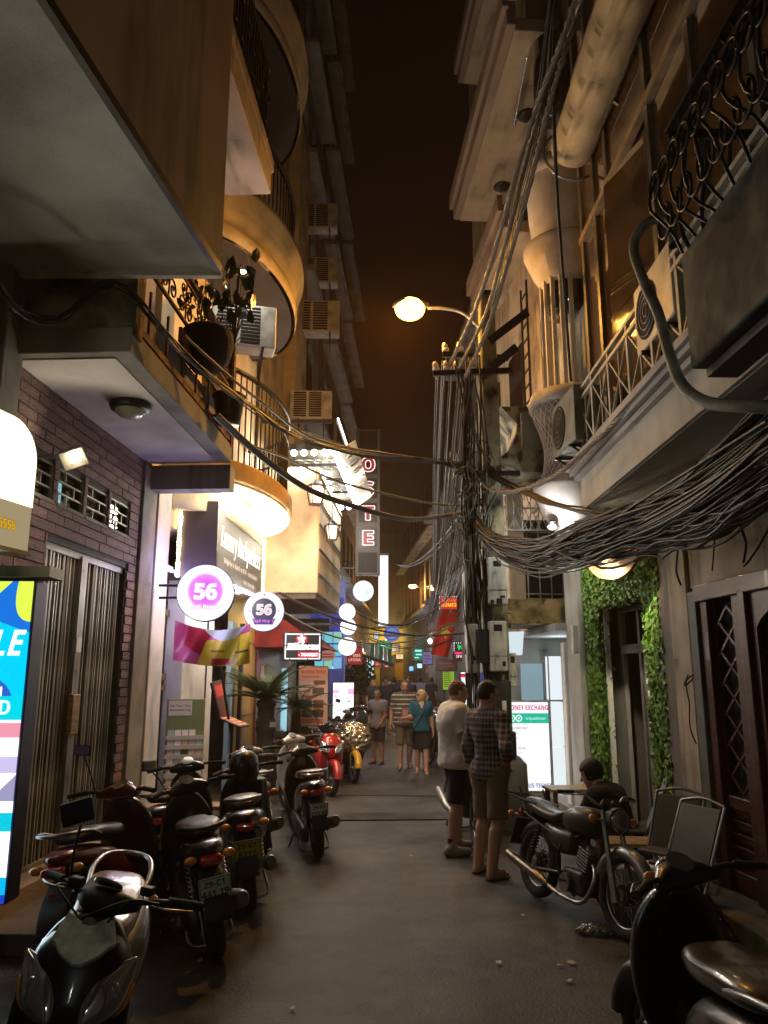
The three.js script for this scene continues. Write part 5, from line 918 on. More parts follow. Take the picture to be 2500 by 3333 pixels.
function bundle(name, label, pts, n, spread, r, o = {}) {
  const t = thing(name, label, o.cat || 'cable bundle', pts[0].clone(), 0, o.group);
  for (let i = 0; i < n; i++) {
    const a = rnd(6.28), q = Math.sqrt(rnd()) * spread, dx = Math.cos(a) * q, dy = Math.sin(a) * q, sag = (o.sag || 0) * rnd(-1, 1), tw = o.twist || 0, ph = i / n * 2 * PI, out = [];
    const m = pts.length - 1, steps = tw ? m * 8 : m * 2, cv = new THREE.CatmullRomCurve3(pts, false, 'centripetal');
    for (let k = 0; k <= steps; k++) {
      const u = k / steps, b = cv.getPoint(u).sub(pts[0]), e = Math.sin(u * PI), pin = o.pin ? 0.25 + 0.75 * e : 1;
      if (tw) b.add(new V3(Math.cos(ph + u * tw) * spread, Math.sin(ph + u * tw) * spread, 0)); else b.add(new V3(dx * pin + rnd(-1, 1) * (o.wob || 0), dy * pin - sag * e + rnd(-1, 1) * (o.wob || 0), 0));
      out.push(b);
    }
    mb().tube(out, r * rnd(0.75, 1.3), out.length * (tw ? 1 : 2), tw ? 6 : 5).build('strand', o.mat || (rnd() < (o.grey || 0) ? mt.cableGrey : mt.cable), t);
  }
  return t;
}
const pale = M(0.2, 0.17, 0.13, { rough: 0.5 });
bundle('twisted_cable', 'leftmost of the twisted pale cables climbing from the pole to the top of the picture', [V(0.87,5.8,9.7), V(1.07,5.97,8.4), V(1.16,6.11,7.3), V(1.2,6.22,6.2), V(1.25,6.32,5.5), V(1.31,6.33,4.8), V(1.34,6.39,4.4)], 4, 0.016, 0.011, { twist: 80, mat: pale, group: 'twisted cables above the lane' });
bundle('twisted_cable', 'middle of the twisted pale cables climbing from the pole past the balcony', [V(0.97,5.71,9.7), V(1.2,5.93,8.4), V(1.25,6.11,7.3), V(1.28,6.29,6.3), V(1.31,6.4,5.5), V(1.38,6.49,4.8), V(1.4,6.5,4.5)], 4, 0.016, 0.012, { twist: 90, mat: pale, group: 'twisted cables above the lane' });
bundle('twisted_cable', 'rightmost and thickest twisted pale cable climbing from the pole', [V(1.06,5.58,9.6), V(1.24,5.82,8.5), V(1.33,6.09,7.5), V(1.35,6.22,6.2), V(1.35,6.32,5.3), V(1.4,6.44,4.7), V(1.41,6.42,4.4)], 4, 0.019, 0.013, { twist: 80, mat: pale, group: 'twisted cables above the lane' });
bundle('cable_bundle', 'loose dark cables rising beside the twisted ones on the upper right', [V(1.45,6.57,9.6), V(1.38,6.52,7), V(1.33,6.55,5.6), V(1.23,6.66,4.7)], 9, 0.07, 0.009, { sag: 0.1, pin: true });
bundle('cable', 'single black wire hanging down past the rounded balcony columns', [V(1.42,6.61,5.6), V(1.66,6.25,6.6), V(1.99,5.7,7.8), V(2.16,5.08,8.4)], 1, 0, 0.014, { cat: 'cable' });
bundle('twisted_cable', 'twisted pale cable swooping from the pole under the netted balcony to the upper right', [V(1.19,4.28,9.6), V(1.3,4.03,9.3), V(1.44,3.91,9), V(1.62,3.82,8.4), V(1.75,3.75,7.6), V(1.86,3.78,6.7), V(1.95,3.82,5.8), V(2.02,3.87,5), V(2.06,3.93,4.3), V(2.11,4.05,3.7)], 4, 0.018, 0.012, { twist: 120, mat: pale });
bundle('cable_bundle', 'thick black cables sloping from the pole past the doorway then steeply up right', [V(1.34,4.3,9.6), V(1.61,3.98,9.1), V(1.82,3.65,8.4), V(1.98,3.38,7.6), V(2.11,3.16,6.9), V(2.14,3.02,6.3), V(2.18,3.1,5.6), V(2.19,3.18,4.9), V(2.23,3.28,4.4), V(2.25,3.34,4)], 9, 0.04, 0.012, { wob: 0.012 });
bundle('cable_bundle', 'big shaggy mass of grey and black cables drooping across the right shops', [V(1.15,3.68,9.5), V(1.27,3.39,9.2), V(1.42,3.19,8.8), V(1.62,3.01,8.2), V(1.78,2.95,7.5), V(1.93,2.97,6.8), V(2.09,2.98,6.2), V(2.2,2.97,5.5), V(2.23,2.92,4.8), V(2.22,2.91,4.1)], 60, 0.14, 0.01, { sag: 0.12, grey: 0.45, wob: 0.026, pin: true });
bundle('cable_bundle', 'tangled black cables sagging below the main mass in front of the leafy doorway', [V(1.79,2.95,7.4), V(1.95,2.86,6.8), V(2.09,2.89,6.2), V(2.19,2.85,5.8), V(2.24,2.78,5.1), V(2.27,2.85,4.2)], 42, 0.12, 0.01, { sag: 0.12, wob: 0.035 });
bundle('cable_bundle', 'fan of straight black cables crossing the right edge above the red door', [V(1.89,2.87,6.9), V(2.11,2.96,6.1), V(2.15,2.97,5), V(2.18,3.04,4)], 30, 0.12, 0.01, { sag: 0.1 });
for (const [pts, l] of [
  [[V(2.28,2.78,5.2), V(2.28,2.64,5.25), V(2.27,2.46,5.3)], 'short cable tail dangling in front of the tan lintel'],
  [[V(2.34,2.76,5), V(2.38,2.6,5), V(2.37,2.46,5.05), V(2.39,2.54,4.9), V(2.41,2.68,4.7)], 'looped cable tail dangling at the right edge over the red door'],
  [[V(2.47,2.78,6.4), V(2.46,2.61,6.45), V(2.51,2.5,6.5)], 'stub of cable dangling beside the tan pillar top'],
  [[V(2.53,1.76,6.55), V(2.47,1.67,6.5), V(2.53,1.71,6.5), V(2.57,1.76,6.52), V(2.49,1.71,6.5), V(2.52,1.53,6.55), V(2.53,1.33,6.6), V(2.57,1.2,6.6)], 'thin wire looped and hanging on the tan pillar face'],
]) bundle('cable_tail', l, pts, 1, 0, 0.008, { cat: 'cable' });
// across the lane
bundle('cable_bundle', 'thick black cables hooked along the mossy parapet then crossing the lane to the pole', [V(-2.48,4.23,4.4), V(-2.46,4.15,4.7), V(-2.41,4.15,4.9), V(-2.28,4.19,5), V(-2.14,4.42,5.1), V(-2.05,4.58,5.2), V(-1.94,4.57,5.25), V(-1.79,4.44,5.4), V(-1.66,4.35,5.9), V(-1.49,4.29,6.4), V(-1.31,4.27,6.9), V(-1.08,4.21,7.4), V(-0.8,4.22,8), V(-0.04,4.31,8.9), V(0.58,4.41,9.4), V(1.17,4.38,9.6)], 6, 0.03, 0.008, { wob: 0.012 });
for (const [pts, r, l] of [
  [[V(-1.73,4.63,6.2), V(-1.45,4.54,7), V(-1.18,4.46,7.6), V(-0.87,4.42,8.4), V(-0.37,4.45,9), V(0.39,4.45,9.4), V(1.17,4.34,9.6)], 0.011, 'uppermost thin wire crossing from the planted balcony to the pole'],
  [[V(-1.66,4.26,7.2), V(-1.39,4.12,8), V(-0.9,3.9,8.8), V(-0.34,3.77,9.2), V(0.27,3.66,9.4), V(0.74,3.74,9.6), V(1.16,3.82,9.6)], 0.016, 'lowest brown sagging cable crossing the lane below the letter T of the tall sign'],
  [[V(-1.53,4.22,8), V(-1.14,4.22,8.6), V(-0.63,4.07,9), V(0.04,3.95,9.3), V(0.66,3.87,9.5), V(1.16,3.86,9.6)], 0.012, 'grey wire crossing the lane at the letter S of the tall sign'],
  [[V(-1.15,4.63,8.6), V(-0.71,4.57,9), V(-0.19,4.47,9.2), V(0.51,4.44,9.5), V(1.17,4.3,9.6)], 0.009, 'thin wire crossing just above the bulb canopy'],
]) bundle('cable', l, pts, r > 0.015 ? 4 : 1, r > 0.015 ? 0.03 : 0, r, { cat: 'cable', mat: r > 0.011 ? mt.cableGrey : mt.cable });
for (const [a, b, s, l] of [
  [V(-1.96,2.94,13), V(1.5,2.78,14), 0.55, 'first sagging wire strung low across the lane behind the neon sign'], [V(-1.41,3,17), V(1.71,3,18), 0.35, 'second sagging wire strung low across the lane below the white light box'],
  [V(-1.81,3.12,13), V(1.6,2.53,14.5), 0.3, 'straight wire strung low across the lane to the meter boxes'], [V(-0.75,3.33,19), V(1.83,3.85,20), 0.6, 'deeply sagging wire strung across the lane beneath the far street lamps'],
  [V(-0.43,2.81,22), V(2.17,2.9,24), 0.3, 'far wire strung across the lane in front of the round blue sign'], [V(0.19,5.24,24), V(1.4,4.35,11), 0.5, 'wire rising from the white light box to the pole'],
]) bundle('cable', l, [a, a.clone().lerp(b, 0.25).add(new V3(0, -s * 0.75, 0)), a.clone().lerp(b, 0.5).add(new V3(0, -s, 0)), a.clone().lerp(b, 0.75).add(new V3(0, -s * 0.75, 0)), b], 2, 0.05, 0.014, { cat: 'cable', grey: 0.5 });
bundle('cable_bundle', 'curtain of parallel cables running away up the lane left of the pole', [V(0.95,5.85,10), V(1.1,5.43,13), V(1.38,4.95,18), V(1.81,4.48,26), V(2.13,3.97,36)], 26, 0.26, 0.01, { sag: 0.12, grey: 0.4 });
bundle('cable_bundle', 'lower curtain of cables running away up the lane behind the meter boxes', [V(1.12,4.58,10), V(1.26,4.06,13), V(1.51,3.86,18), V(1.88,3.7,28)], 18, 0.3, 0.009, { sag: 0.2, grey: 0.5 });

// ---------------------------------------------------------------- the far lane
function farLamp(p, label, k) {
  const t = thing('street_lamp', label, 'street lamp', p, 0, 'far street lamps');
  mb().add(loft([[0, 0.05, -0.3, 0.05, 0.05], [0, 0.08, 0, 0.16, 0.07], [0, 0.06, 0.35, 0.03, 0.03]], 12)).build('housing', mt.alu, t); mb().sph(0.14, 0, 0, 0, 1.3, 0.8, 1, 14).build('lamp_bulb', glow(1, 0.6, 0.2, 16), t); mb().tube([new V3(0.1, 0.05, -0.2), new V3(0.6, -0.1, -0.3), new V3(1.0, -0.8, -0.3), new V3(1.0, -6, -0.3)], 0.05, 20, 8).build('post', mt.darkMetal, t);
  pointLight(1, 0.5, 0.14, k, p.clone().add(new V3(0, -0.05, 0)), 6);
}
farLamp(V(1.34,5.85,36), 'higher of the two far orange street lamps down the lane', 40); farLamp(V(1.57,5.53,52), 'lower of the two far orange street lamps down the lane', 50);
{ // flag
  const a = V(1.7,3.75,24), t = thing('flag', 'red flag with a yellow star hanging slack on the right of the lane', 'flag', a, 0.1);
  const g = new THREE.PlaneGeometry(0.62, 1.5, 16, 26), p = g.attributes.position; for (let i = 0; i < p.count; i++) { const u = p.getX(i) / 0.62 + 0.5, v = 0.5 - p.getY(i) / 1.5; p.setXYZ(i, u * 0.56 - 0.34 * v + 0.06, -v * 1.45 + 0.1 * (1 - u) - 0.12 * u * (1 - v), 0.07 * Math.sin(u * 9 + v * 2) * (0.4 + v)); } g.computeVertexNormals();
  const tx = canvas(128, 256, (x) => { x.fillStyle = '#c8200e'; x.fillRect(0, 0, 128, 256); x.fillStyle = '#e6bb08'; x.beginPath(); for (let i = 0; i < 10; i++) { const r = i % 2 ? 18 : 44, q = i * PI / 5 - PI / 2 + 0.3; x.lineTo(66 + r * Math.cos(q), 122 + r * Math.sin(q)); } x.fill(); });
  put('cloth', g, printed(tx, { side: THREE.DoubleSide, roughness: 0.8, emissive: 0x000000 }), t); mb().rod(new V3(0, 0.25, 0), new V3(0.75, -0.35, 0), 0.014).build('pole', mt.woodLight, t);
}
const ledTx = (w, h, f) => canvas(w, h, (x) => { x.fillStyle = '#140306'; x.fillRect(0, 0, w, h); f(x); });
boardSign('led_sign', 'red and yellow led sign with white dots along its edge above the red flag', V(1.56,3.98,22), V(2.1,3.59,22), 22, ledTx(256, 180, (x) => { x.fillStyle = '#c80a0a'; x.fillRect(24, 24, 220, 150); text(x, 'BACKPACK', 134, 58, 36, '#ff8a20', { max: 200 }); text(x, 'HOME2', 134, 118, 62, '#ffd21e', { outline: '#ff5a00', ow: 6, max: 210 }); x.fillStyle = '#ffe6ff'; for (let i = 0; i < 10; i++) { x.beginPath(); x.arc(14 + i * 25, 10, 7, 0, 7); x.fill(); if (i < 7) { x.beginPath(); x.arc(10, 24 + i * 24, 7, 0, 7); x.fill(); } } }), 1.3, { power: 2, col: [1, 0.3, 0.1] });
boardSign('led_sign', 'green and pink led sign with white dots just left of the meter boxes', V(2.12,2.76,24), V(2.46,2.22,24), 24, ledTx(160, 220, (x) => { x.fillStyle = '#14c86a'; for (let i = 0; i < 9; i++) { x.beginPath(); x.arc(90 + 40 * Math.cos(i * 2.4) * (i / 9), 60 + 40 * Math.sin(i * 2.4) * (i / 9), 12, 0, 7); x.fill(); } x.fillStyle = '#ff2a6a'; x.fillRect(20, 120, 130, 26); text(x, 'SPA', 84, 175, 52, '#ffd0e0'); x.fillStyle = '#fff'; for (let i = 0; i < 5; i++) { x.beginPath(); x.arc(14, 14 + i * 22, 7, 0, 7); x.arc(20 + i * 30, 8, 7, 0, 7); x.fill(); } }), 1.2, { power: 1.4, col: [0.7, 0.8, 0.7] });
boardSign('menu_board', 'yellow green lit standing board with dark lines of print, far right of the lane', V(1.79,1.98,24), V(2.14,1.34,24), 24, canvas(128, 220, (x) => { x.fillStyle = '#9cc83a'; x.fillRect(0, 0, 128, 220); x.fillStyle = '#385a14'; for (let i = 0; i < 9; i++) x.fillRect(12, 16 + i * 21, 70 + (i * 37) % 36, 8); }), 0.7, { power: 1.2, col: [0.7, 1, 0.3], base: 0 });
boardSign('lightbox', 'white lit board with a red heading partly hidden by the two standing men', V(1.51,1.82,15.5), V(1.74,1.1,15.5), 15.5, canvas(128, 340, (x) => { x.fillStyle = '#f4fdff'; x.fillRect(0, 0, 128, 340); x.fillStyle = '#c81e3c'; x.fillRect(0, 14, 128, 30); x.fillStyle = '#f4c8d0'; x.fillRect(0, 44, 128, 12); x.fillStyle = '#2a7fd0'; x.fillRect(0, 60, 6, 280); }), 1.1, { power: 2, base: 0, col: [0.9, 0.97, 1] });
const farSigns = [
  [V(1.13,2.85,30), V(1.53,2.32,30), 30, '#0c6a5a', '#9affea', 'teal and white lit sign hanging over the far lane', 1.1], [V(1.43,2.61,29), V(1.78,2.17,29), 29, '#8e84c8', '#5a5090', 'pale violet sign beside the teal lit sign', 0.5],
  [V(-0.33,2.46,30), V(-0.12,2.11,30), 30, '#d0161e', '#ffb040', 'small red and orange sign on the far left', 0.8], [V(-0.1,2.56,32), V(0.23,2.33,32), 32, '#fff4ee', '#d8706a', 'white lit sign beside the small red sign', 1.2],
  [V(-0.22,2.97,28), V(0.24,2.69,28), 28, '#1a8c4a', '#8affc0', 'green glowing sign above the far awning', 1.1], [V(0.35,3.08,34), V(0.67,2.79,34), 34, '#b8742a', '#f0c060', 'orange sign over the far lane beside the green one', 0.6],
  [V(0.03,2.35,38), V(0.3,2.15,38), 38, '#e03030', '#fff', 'small red lit sign with white bars before the archway', 1], [V(0.66,2.87,42), V(1.02,2.64,42), 42, '#ffe9b0', '#c08a30', 'warm lit sign over the far end of the lane', 1.1], [V(1.28,2.23,40), V(1.5,1.99,40), 40, '#58b8ff', '#fff', 'small sky blue sign right of the archway', 1.1],
  [V(-0.8,2.61,29), V(-0.61,2.48,29), 29, '#ffd23a', '#8a5a10', 'small yellow glowing sign beside the red sign with cream capitals', 1.2], [V(1.89,2.07,35), V(2.05,1.88,35), 35, '#ff5aa8', '#fff', 'tiny pink sign below the pale violet one', 1], [V(-0.34,3.2,27), V(-0.19,3.01,27), 27, '#cfe8ff', '#5a7ab0', 'small pale lit sign under the white vertical box', 1],
  [V(1.55,2.19,23), V(2.12,1.9,23), 23, '#5c0c1e', '#a85a60', 'dark red board with faint letters under the flag', 0.3], [V(-0.58,2.37,27), V(-0.36,1.59,27), 27, '#e2fbff', '#9ae0e0', 'tall white glowing shop doorway panel on the far left', 1.3], [V(1.31,2.22,31), V(1.5,2.05,31), 31, '#d8ffff', '#8ad0e0', 'tiny white blue sign below the teal one', 1.2],
];
for (const [a, b, d, c1, c2, l, k] of farSigns) boardSign('shop_sign', l, a, b, d, canvas(96, 96, (x) => { x.fillStyle = c1; x.fillRect(0, 0, 96, 96); x.fillStyle = c2; x.fillRect(14, 22, 60, 14); x.fillRect(20, 50, 66, 10); x.fillRect(10, 72, 40, 8); }), k, { power: k > 0.9 ? 3 : 0, col: new THREE.Color(c1).lerp(new THREE.Color('#fff'), 0.5).toArray() });
{ // awning frame with white and green stripes
  const t = thing('awning', 'tilted striped white and green lit awning over the far left shops', 'awning', V(-0.18,2.56,25), 0);
  for (let i = 0; i < 6; i++) mb().box(0.13, 0.015, 1.2, -0.34 + i * 0.14, -0.05 * i, 0, 0.5, 0, -0.35).build('awning_panel', i % 2 ? M(0.06, 0.4, 0.26) : mt.white, t);
  mb().bar(new V3(-0.6, -0.15, 0.5), new V3(0.5, -0.5, 0.5), 0.1, 0.08).build('valance', mt.black, t);
}
{ // arched house closing the lane
  const d = 48, t = thing('arch_house', 'yellow lit house with a dark archway closing the far end of the lane', 'building', V(1.2, 0, d));
  const ar = []; for (let i = 0; i <= 14; i++) { const a = PI * i / 14; ar.push([1.45 * Math.cos(a), 2.1 + 1.0 * Math.sin(a)]); }
  mb().ext([[-4, 0], [-1.45, 0], ...ar.slice().reverse(), [1.45, 0], [5, 0], [5, 4.6], [-4, 4.6]], 0.4, mat4(0, 0, -0.4)).build('wall', M(0.55, 0.42, 0.14, { map: T_grime, m: 2 }), t);
  mb().box(9, 6, 0.3, 0.5, 7.6, -0.3).build('upper_wall', mt.plasterDark, t); mb().box(3.2, 3.2, 0.1, 0, 1.6, -2.2).build('archway', mt.woodDark, t); mb().box(1.0, 1.2, 0.1, 0, 2.1, -0.7).build('hanging_board', M(0.5, 0.28, 0.04), t);
  pointLight(1, 0.75, 0.25, 12, V(0.2, 3.9, 46.8), 6); pointLight(1, 0.8, 0.4, 6, V(1.2, 2.6, 48.8), 5);
  mb().sph(0.12, -1.0, 3.9, 1.1, 1, 1, 1, 10).build('lamp_bulb', glow(1, 0.75, 0.3, 5), t);
}
pointLight(0.75, 0.85, 1, 10, V(-0.75, 2.6, 26.5), 8); pointLight(0.95, 0.9, 1, 9, V(0.2, 2.9, 33), 8); pointLight(1, 0.95, 0.88, 9, V(1.2, 2.62, 21.1), 6);
{ // lamps hung over the far shops, the source of that light
  for (const [p, l] of [[V(-0.75, 2.68, 26.5), 'bare white bulb over the far left shop front'], [V(0.2, 2.98, 33), 'bare white bulb strung over the far lane'], [V(1.25, 2.75, 21.2), 'bare white bulb hung on the right before the red flag']]) { const t = thing('hanging_bulb', l, 'lamp', p); mb().sph(0.06, 0, -0.08, 0, 1, 1.2, 1, 10).build('lamp_bulb', glow(0.9, 0.95, 1, 6), t); mb().rod(new V3(0, 0, 0), new V3(0, 0.7, 0), 0.012).build('cord', mt.cable, t); }
}
{ // leafy shrub on the far left
  const t = thing('potted_tree', 'dark leafy street tree in front of the white glowing far shop', 'tree', V(-0.75, 0, 24.5));
  mb().rod(new V3(0, 0, 0), new V3(0.03, 1.2, 0), 0.06, 0.04).rod(new V3(0.03, 1.1, 0), new V3(-0.2, 1.8, 0.1), 0.03, 0.015).rod(new V3(0.03, 1.1, 0), new V3(0.25, 1.7, -0.1), 0.03, 0.015).build('trunk', mt.trunk, t);
  const lg = new THREE.PlaneGeometry(0.12, 0.07), im = new THREE.InstancedMesh(lg, mt.leafDark, 700), m4 = new THREE.Matrix4(); for (let i = 0; i < 700; i++) { const a = rnd(6.28), r = 0.5 * Math.cbrt(rnd()), b = rnd(-1, 1); m4.compose(new V3(r * Math.cos(a) * Math.sqrt(1 - b * b), 1.75 + r * b * 1.2, r * Math.sin(a)), new THREE.Quaternion().setFromEuler(new THREE.Euler(rnd(6), rnd(6), rnd(6))), ONE); im.setMatrixAt(i, m4); } im.name = 'crown'; im.userData.kind = 'stuff'; t.add(im);
}
{ // the lane behind the viewer: plain house fronts and one pale street lamp, which lights the foreground
  const t = thing('back_house', 'plain house front along the lane behind the viewer, left', 'building', V(-3.4, 0, -9)); mb().box(1, 12, 10, -0.2, 6, 0).build('wall', mt.plasterGrey, t);
  const u = thing('back_house', 'plain house front along the lane behind the viewer, right', 'building', V(3.5, 0, -7)); mb().box(1, 12, 14, 0.2, 6, 0).build('wall', mt.plasterTan, u);
  const p = V(0.9, 6.2, -6.5), l = thing('street_lamp', 'pale street lamp hung over the lane behind the viewer', 'street lamp', p); mb().rbox(0.5, 0.1, 0.24, 0.03, 0, 0.06, 0).build('housing', mt.alu, l); mb().rbox(0.4, 0.03, 0.18, 0.01, 0, -0.005, 0).build('lamp_lens', glow(0.95, 1, 0.85, 8), l); mb().rod(new V3(0.2, 0.08, 0), new V3(2.2, 0.3, 0), 0.03).build('arm', mt.steel, l);
  pointLight(0.86, 0.97, 0.9, 10, p.clone().add(new V3(0, -0.08, 0)), 5);
}

// ---------------------------------------------------------------- scooters and motorbikes (front towards local +z, left side +x)
const paint = (r, g, b, o = {}) => M(r, g, b, { rough: 0.35, clearcoat: 1, clearcoatRoughness: 0.08, ...o });
const bk = {
  black: paint(0.006, 0.006, 0.007, { clearcoat: 0.55 }), plastic: M(0.018, 0.018, 0.019, { rough: 0.6 }), seat: M(0.03, 0.026, 0.023, { rough: 0.42, bump: T_fine, bm: 0.06, bs: 0.0006 }), tan: M(0.2, 0.11, 0.055, { rough: 0.3, clearcoat: 0.6 }),
  amber: M(0.75, 0.25, 0.02, { rough: 0.15, clearcoat: 1 }), red: M(0.45, 0.01, 0.01, { rough: 0.15, clearcoat: 1 }), lens: M(0.5, 0.52, 0.54, { rough: 0.07, metal: 0.75, clearcoat: 1 }), alloy: M(0.3, 0.3, 0.3, { rough: 0.4, metal: 0.85 }), engine: M(0.09, 0.088, 0.085, { rough: 0.5, metal: 0.6, map: T_grime, m: 0.3 }),
};
function plateTex(a, b, yellow) { return canvas(192, 140, (x) => { x.fillStyle = yellow ? '#b8ad55' : '#d4e2d6'; x.fillRect(0, 0, 192, 140); x.strokeStyle = '#20301f'; x.lineWidth = 4; x.strokeRect(5, 5, 182, 130); text(x, a, 96, 40, 52, yellow ? '#4c4a18' : '#0d2418', { max: 160 }); text(x, b, 96, 100, 56, yellow ? '#4c4a18' : '#0d2418', { max: 172 }); }); }
function wheel(t, z, R_, o = {}) {
  const g = new THREE.Group(); g.name = 'wheel'; t.add(g); g.position.set(0, R_, z); const w = o.w || 0.048, r = R_ - w;
  mb().torus(r, w, 0, 0, 0, 0, PI / 2, 0, 2 * PI, 12, 40).build('tyre', mt.rubber, g);
  const m = mb().torus(r - w * 0.8, 0.016, 0, 0, 0, 0, PI / 2, 0, 2 * PI, 8, 36).cyl(0.045, 0.045, 0.12, 0, 0, 0, 0, 0, PI / 2, 18);
  if (o.spokes) for (let i = 0; i < 36; i++) { const a = i / 36 * 2 * PI, b = a + (i % 2 ? 0.5 : -0.5), x = i % 4 < 2 ? 0.03 : -0.03; m.rod(new V3(x, 0.04 * Math.sin(b), 0.04 * Math.cos(b)), new V3(0, (r - w * 0.8) * Math.sin(a), (r - w * 0.8) * Math.cos(a)), 0.0022, 0.0022, 4); }
  else for (let i = 0; i < 5; i++) { const a = i / 5 * 2 * PI; m.bar(new V3(0, 0.03 * Math.sin(a), 0.03 * Math.cos(a)), new V3(0, (r - w) * Math.sin(a), (r - w) * Math.cos(a)), 0.03, 0.035); }
  m.build('rim', o.rim || bk.alloy, g);
  mb().torus(0.09, 0.012, 0.05, 0, 0, 0, PI / 2, 0, 2 * PI, 4, 26).build(o.drum ? 'drum' : 'brake_disc', bk.alloy, g);
  return g;
}
function plate(t, y, z, tilt, a, b, yellow, w = 0.2) {
  const p = mb().rbox(w, w * 0.73, 0.006, 0.003, 0, 0, 0).build('number_plate', M(0.5, 0.52, 0.48, { rough: 0.4 }), t); p.position.set(0, y, z); p.rotation.set(tilt, PI, 0);
  face(w * 0.97, w * 0.71, printed(plateTex(a, b, yellow), { roughness: 0.35 }), p, 'plate_face', 0, 0, 0.0045);
}
function scooter(name, label, o) {
  const t = thing(name, label, o.cat || 'scooter', V(o.x, 0, o.d), 0, o.group); t.rotation.set(0, o.turn, -(o.lean ?? 0.12)); t.scale.setScalar(0.9);
  const B = o.body || bk.black, S = o.seat || bk.seat, K = bk.plastic, steer = new THREE.Matrix4().makeTranslation(0, 0, 0.42).multiply(new THREE.Matrix4().makeRotationY(o.steer || 0)).multiply(new THREE.Matrix4().makeTranslation(0, 0, -0.42)), st = (m) => { m.updateMatrix(); m.applyMatrix4(steer); return m; };
  const L = (name2, rings, m, n = 24, seg = 22, parent = t) => mb().add(loft(spline(rings, n), seg)).build(name2, m, parent);
  const fat = o.fat || 1, cv = o.head === 'apron' ? 0.68 : 0.85;
  L('tail_body', [[0, 0.8, -0.94, 0.03, 0.02, 0, 2.2], [0, 0.79, -0.84, 0.1 * fat, 0.055, 0, 2.4], [0, 0.73, -0.6, 0.15 * fat, 0.1, 0, 2.6], [0, 0.64, -0.32, 0.17 * fat, 0.14, 0, 2.8], [0, 0.53, -0.06, 0.17, 0.16, 0, 2.8], [0, 0.42, 0.1, 0.14, 0.1, 0, 2.6]], B);
  L('seat', [[0, 0.875, -0.74, 0.06, 0.02, 0, 2.4], [0, 0.885, -0.62, 0.13, 0.045, 0, 3], [0, 0.865, -0.4, 0.155, 0.055, 0, 3], [0, 0.825, -0.15, 0.15, 0.055, 0, 3], [0, 0.815, 0.02, 0.12, 0.05, 0, 2.8], [0, 0.77, 0.14, 0.07, 0.03, 0, 2.4]], S);
  L('floorboard', [[0, 0.34, 0.02, 0.16, 0.05, 0, 4], [0, 0.33, 0.22, 0.17, 0.04, 0, 5], [0, 0.36, 0.42, 0.15, 0.05, 0, 4]], K, 8);
  L('under_body', [[0, 0.32, 0.1, 0.1, 0.1, 0, 3], [0, 0.36, -0.15, 0.13, 0.14, 0, 3], [0, 0.4, -0.4, 0.1, 0.12, 0, 3]], bk.engine, 8);
  // leg shield and nose
  L('leg_shield', [[0, 0.28, 0.4, 0.12, 0.04, PI / 2, 3], [0, 0.42, 0.46, 0.2, 0.06, PI / 2, 3], [0, 0.62, 0.47, 0.225, 0.075, PI / 2, 3], [0, 0.82, 0.42, 0.2, 0.08, PI / 2, 2.8], [0, 0.95, 0.38, 0.13, 0.06, PI / 2, 2.5], [0, 1.0, 0.36, 0.06, 0.04, PI / 2, 2.2]], o.shield || B, 20);
  if (o.head === 'apron') {
    L('nose', [[0, 0.77, 0.4, 0.2, 0.2, 0, 2.4], [0, 0.77, 0.5, 0.185, 0.18, 0, 2.2], [0, 0.74, 0.58, 0.13, 0.14, 0, 2.1], [0, 0.68, 0.65, 0.05, 0.06, 0, 2]], B, 16);
    for (const s of [-1, 1]) {
      const h = mb().add(loft(spline([[0, -0.125, 0.01, 0.008, 0.008, PI / 2, 2], [0, -0.07, 0, 0.05, 0.034, PI / 2, 2], [0, 0, 0, 0.066, 0.042, PI / 2, 2], [0, 0.08, 0, 0.045, 0.026, PI / 2, 2], [0, 0.16, 0.0, 0.006, 0.006, PI / 2, 2]], 16), 18)).build('headlight', bk.lens, t); h.position.set(s * 0.122, 0.765, 0.563); h.rotation.set(-0.5, s * 0.5, -s * 0.62); h.scale.set(1.15, 1.1, 1.2);
      for (const [r, x, y, z] of [[0.026, 0, 0.02, 0.024], [0.018, 0.01, -0.05, 0.02]]) mb().sph(r, x, y, z, 1, 1, 0.7).build('bulb_reflector', mt.chrome, h);
      mb().add(loft(spline([[0, -0.06, 0, 0.004, 0.004, PI / 2, 2], [0, 0, 0, 0.022, 0.012, PI / 2, 2], [0, 0.08, 0, 0.004, 0.004, PI / 2, 2]], 8), 10), mat4(s * 0.19, 0.72, 0.5, -0.5, s * 0.6, -s * 0.5)).build('turn_signal', bk.amber, t);
    }
    if (o.panel) mb().ext([[-0.005, 0.1], [-0.11, 0.17], [-0.15, 0.02], [-0.125, 0.0], [-0.09, -0.05], [-0.02, -0.1], [0.02, -0.1], [0.09, -0.05], [0.125, 0.0], [0.15, 0.02], [0.11, 0.17], [0.005, 0.1]], 0.012, mat4(0, 0.915, 0.535, -0.95, 0, 0, new V3(0.8, 0.8, 1)), 0.005).build('front_panel', o.panel, t);
    st(mb().rbox(0.05, 0.035, 0.05, 0.008, 0.17, 1.1, 0.31).build('brake_reservoir', K, t)); st(mb().rbox(0.06, 0.04, 0.05, 0.01, -0.17, 1.075, 0.3).build('switch_box', K, t));
    for (const [x0, x1, b] of [[0.2, 0.08, 0.1], [-0.2, -0.06, 0.12], [0.23, -0.03, 0.16]]) st(mb().tube([new V3(x0, 1.06, 0.31), new V3(x0 * 0.8, 1.05 + b * 0.3, 0.42 + b * 0.3), new V3(x1, 0.99, 0.43)], 0.005, 14, 5).build('brake_cable', mt.cable, t));
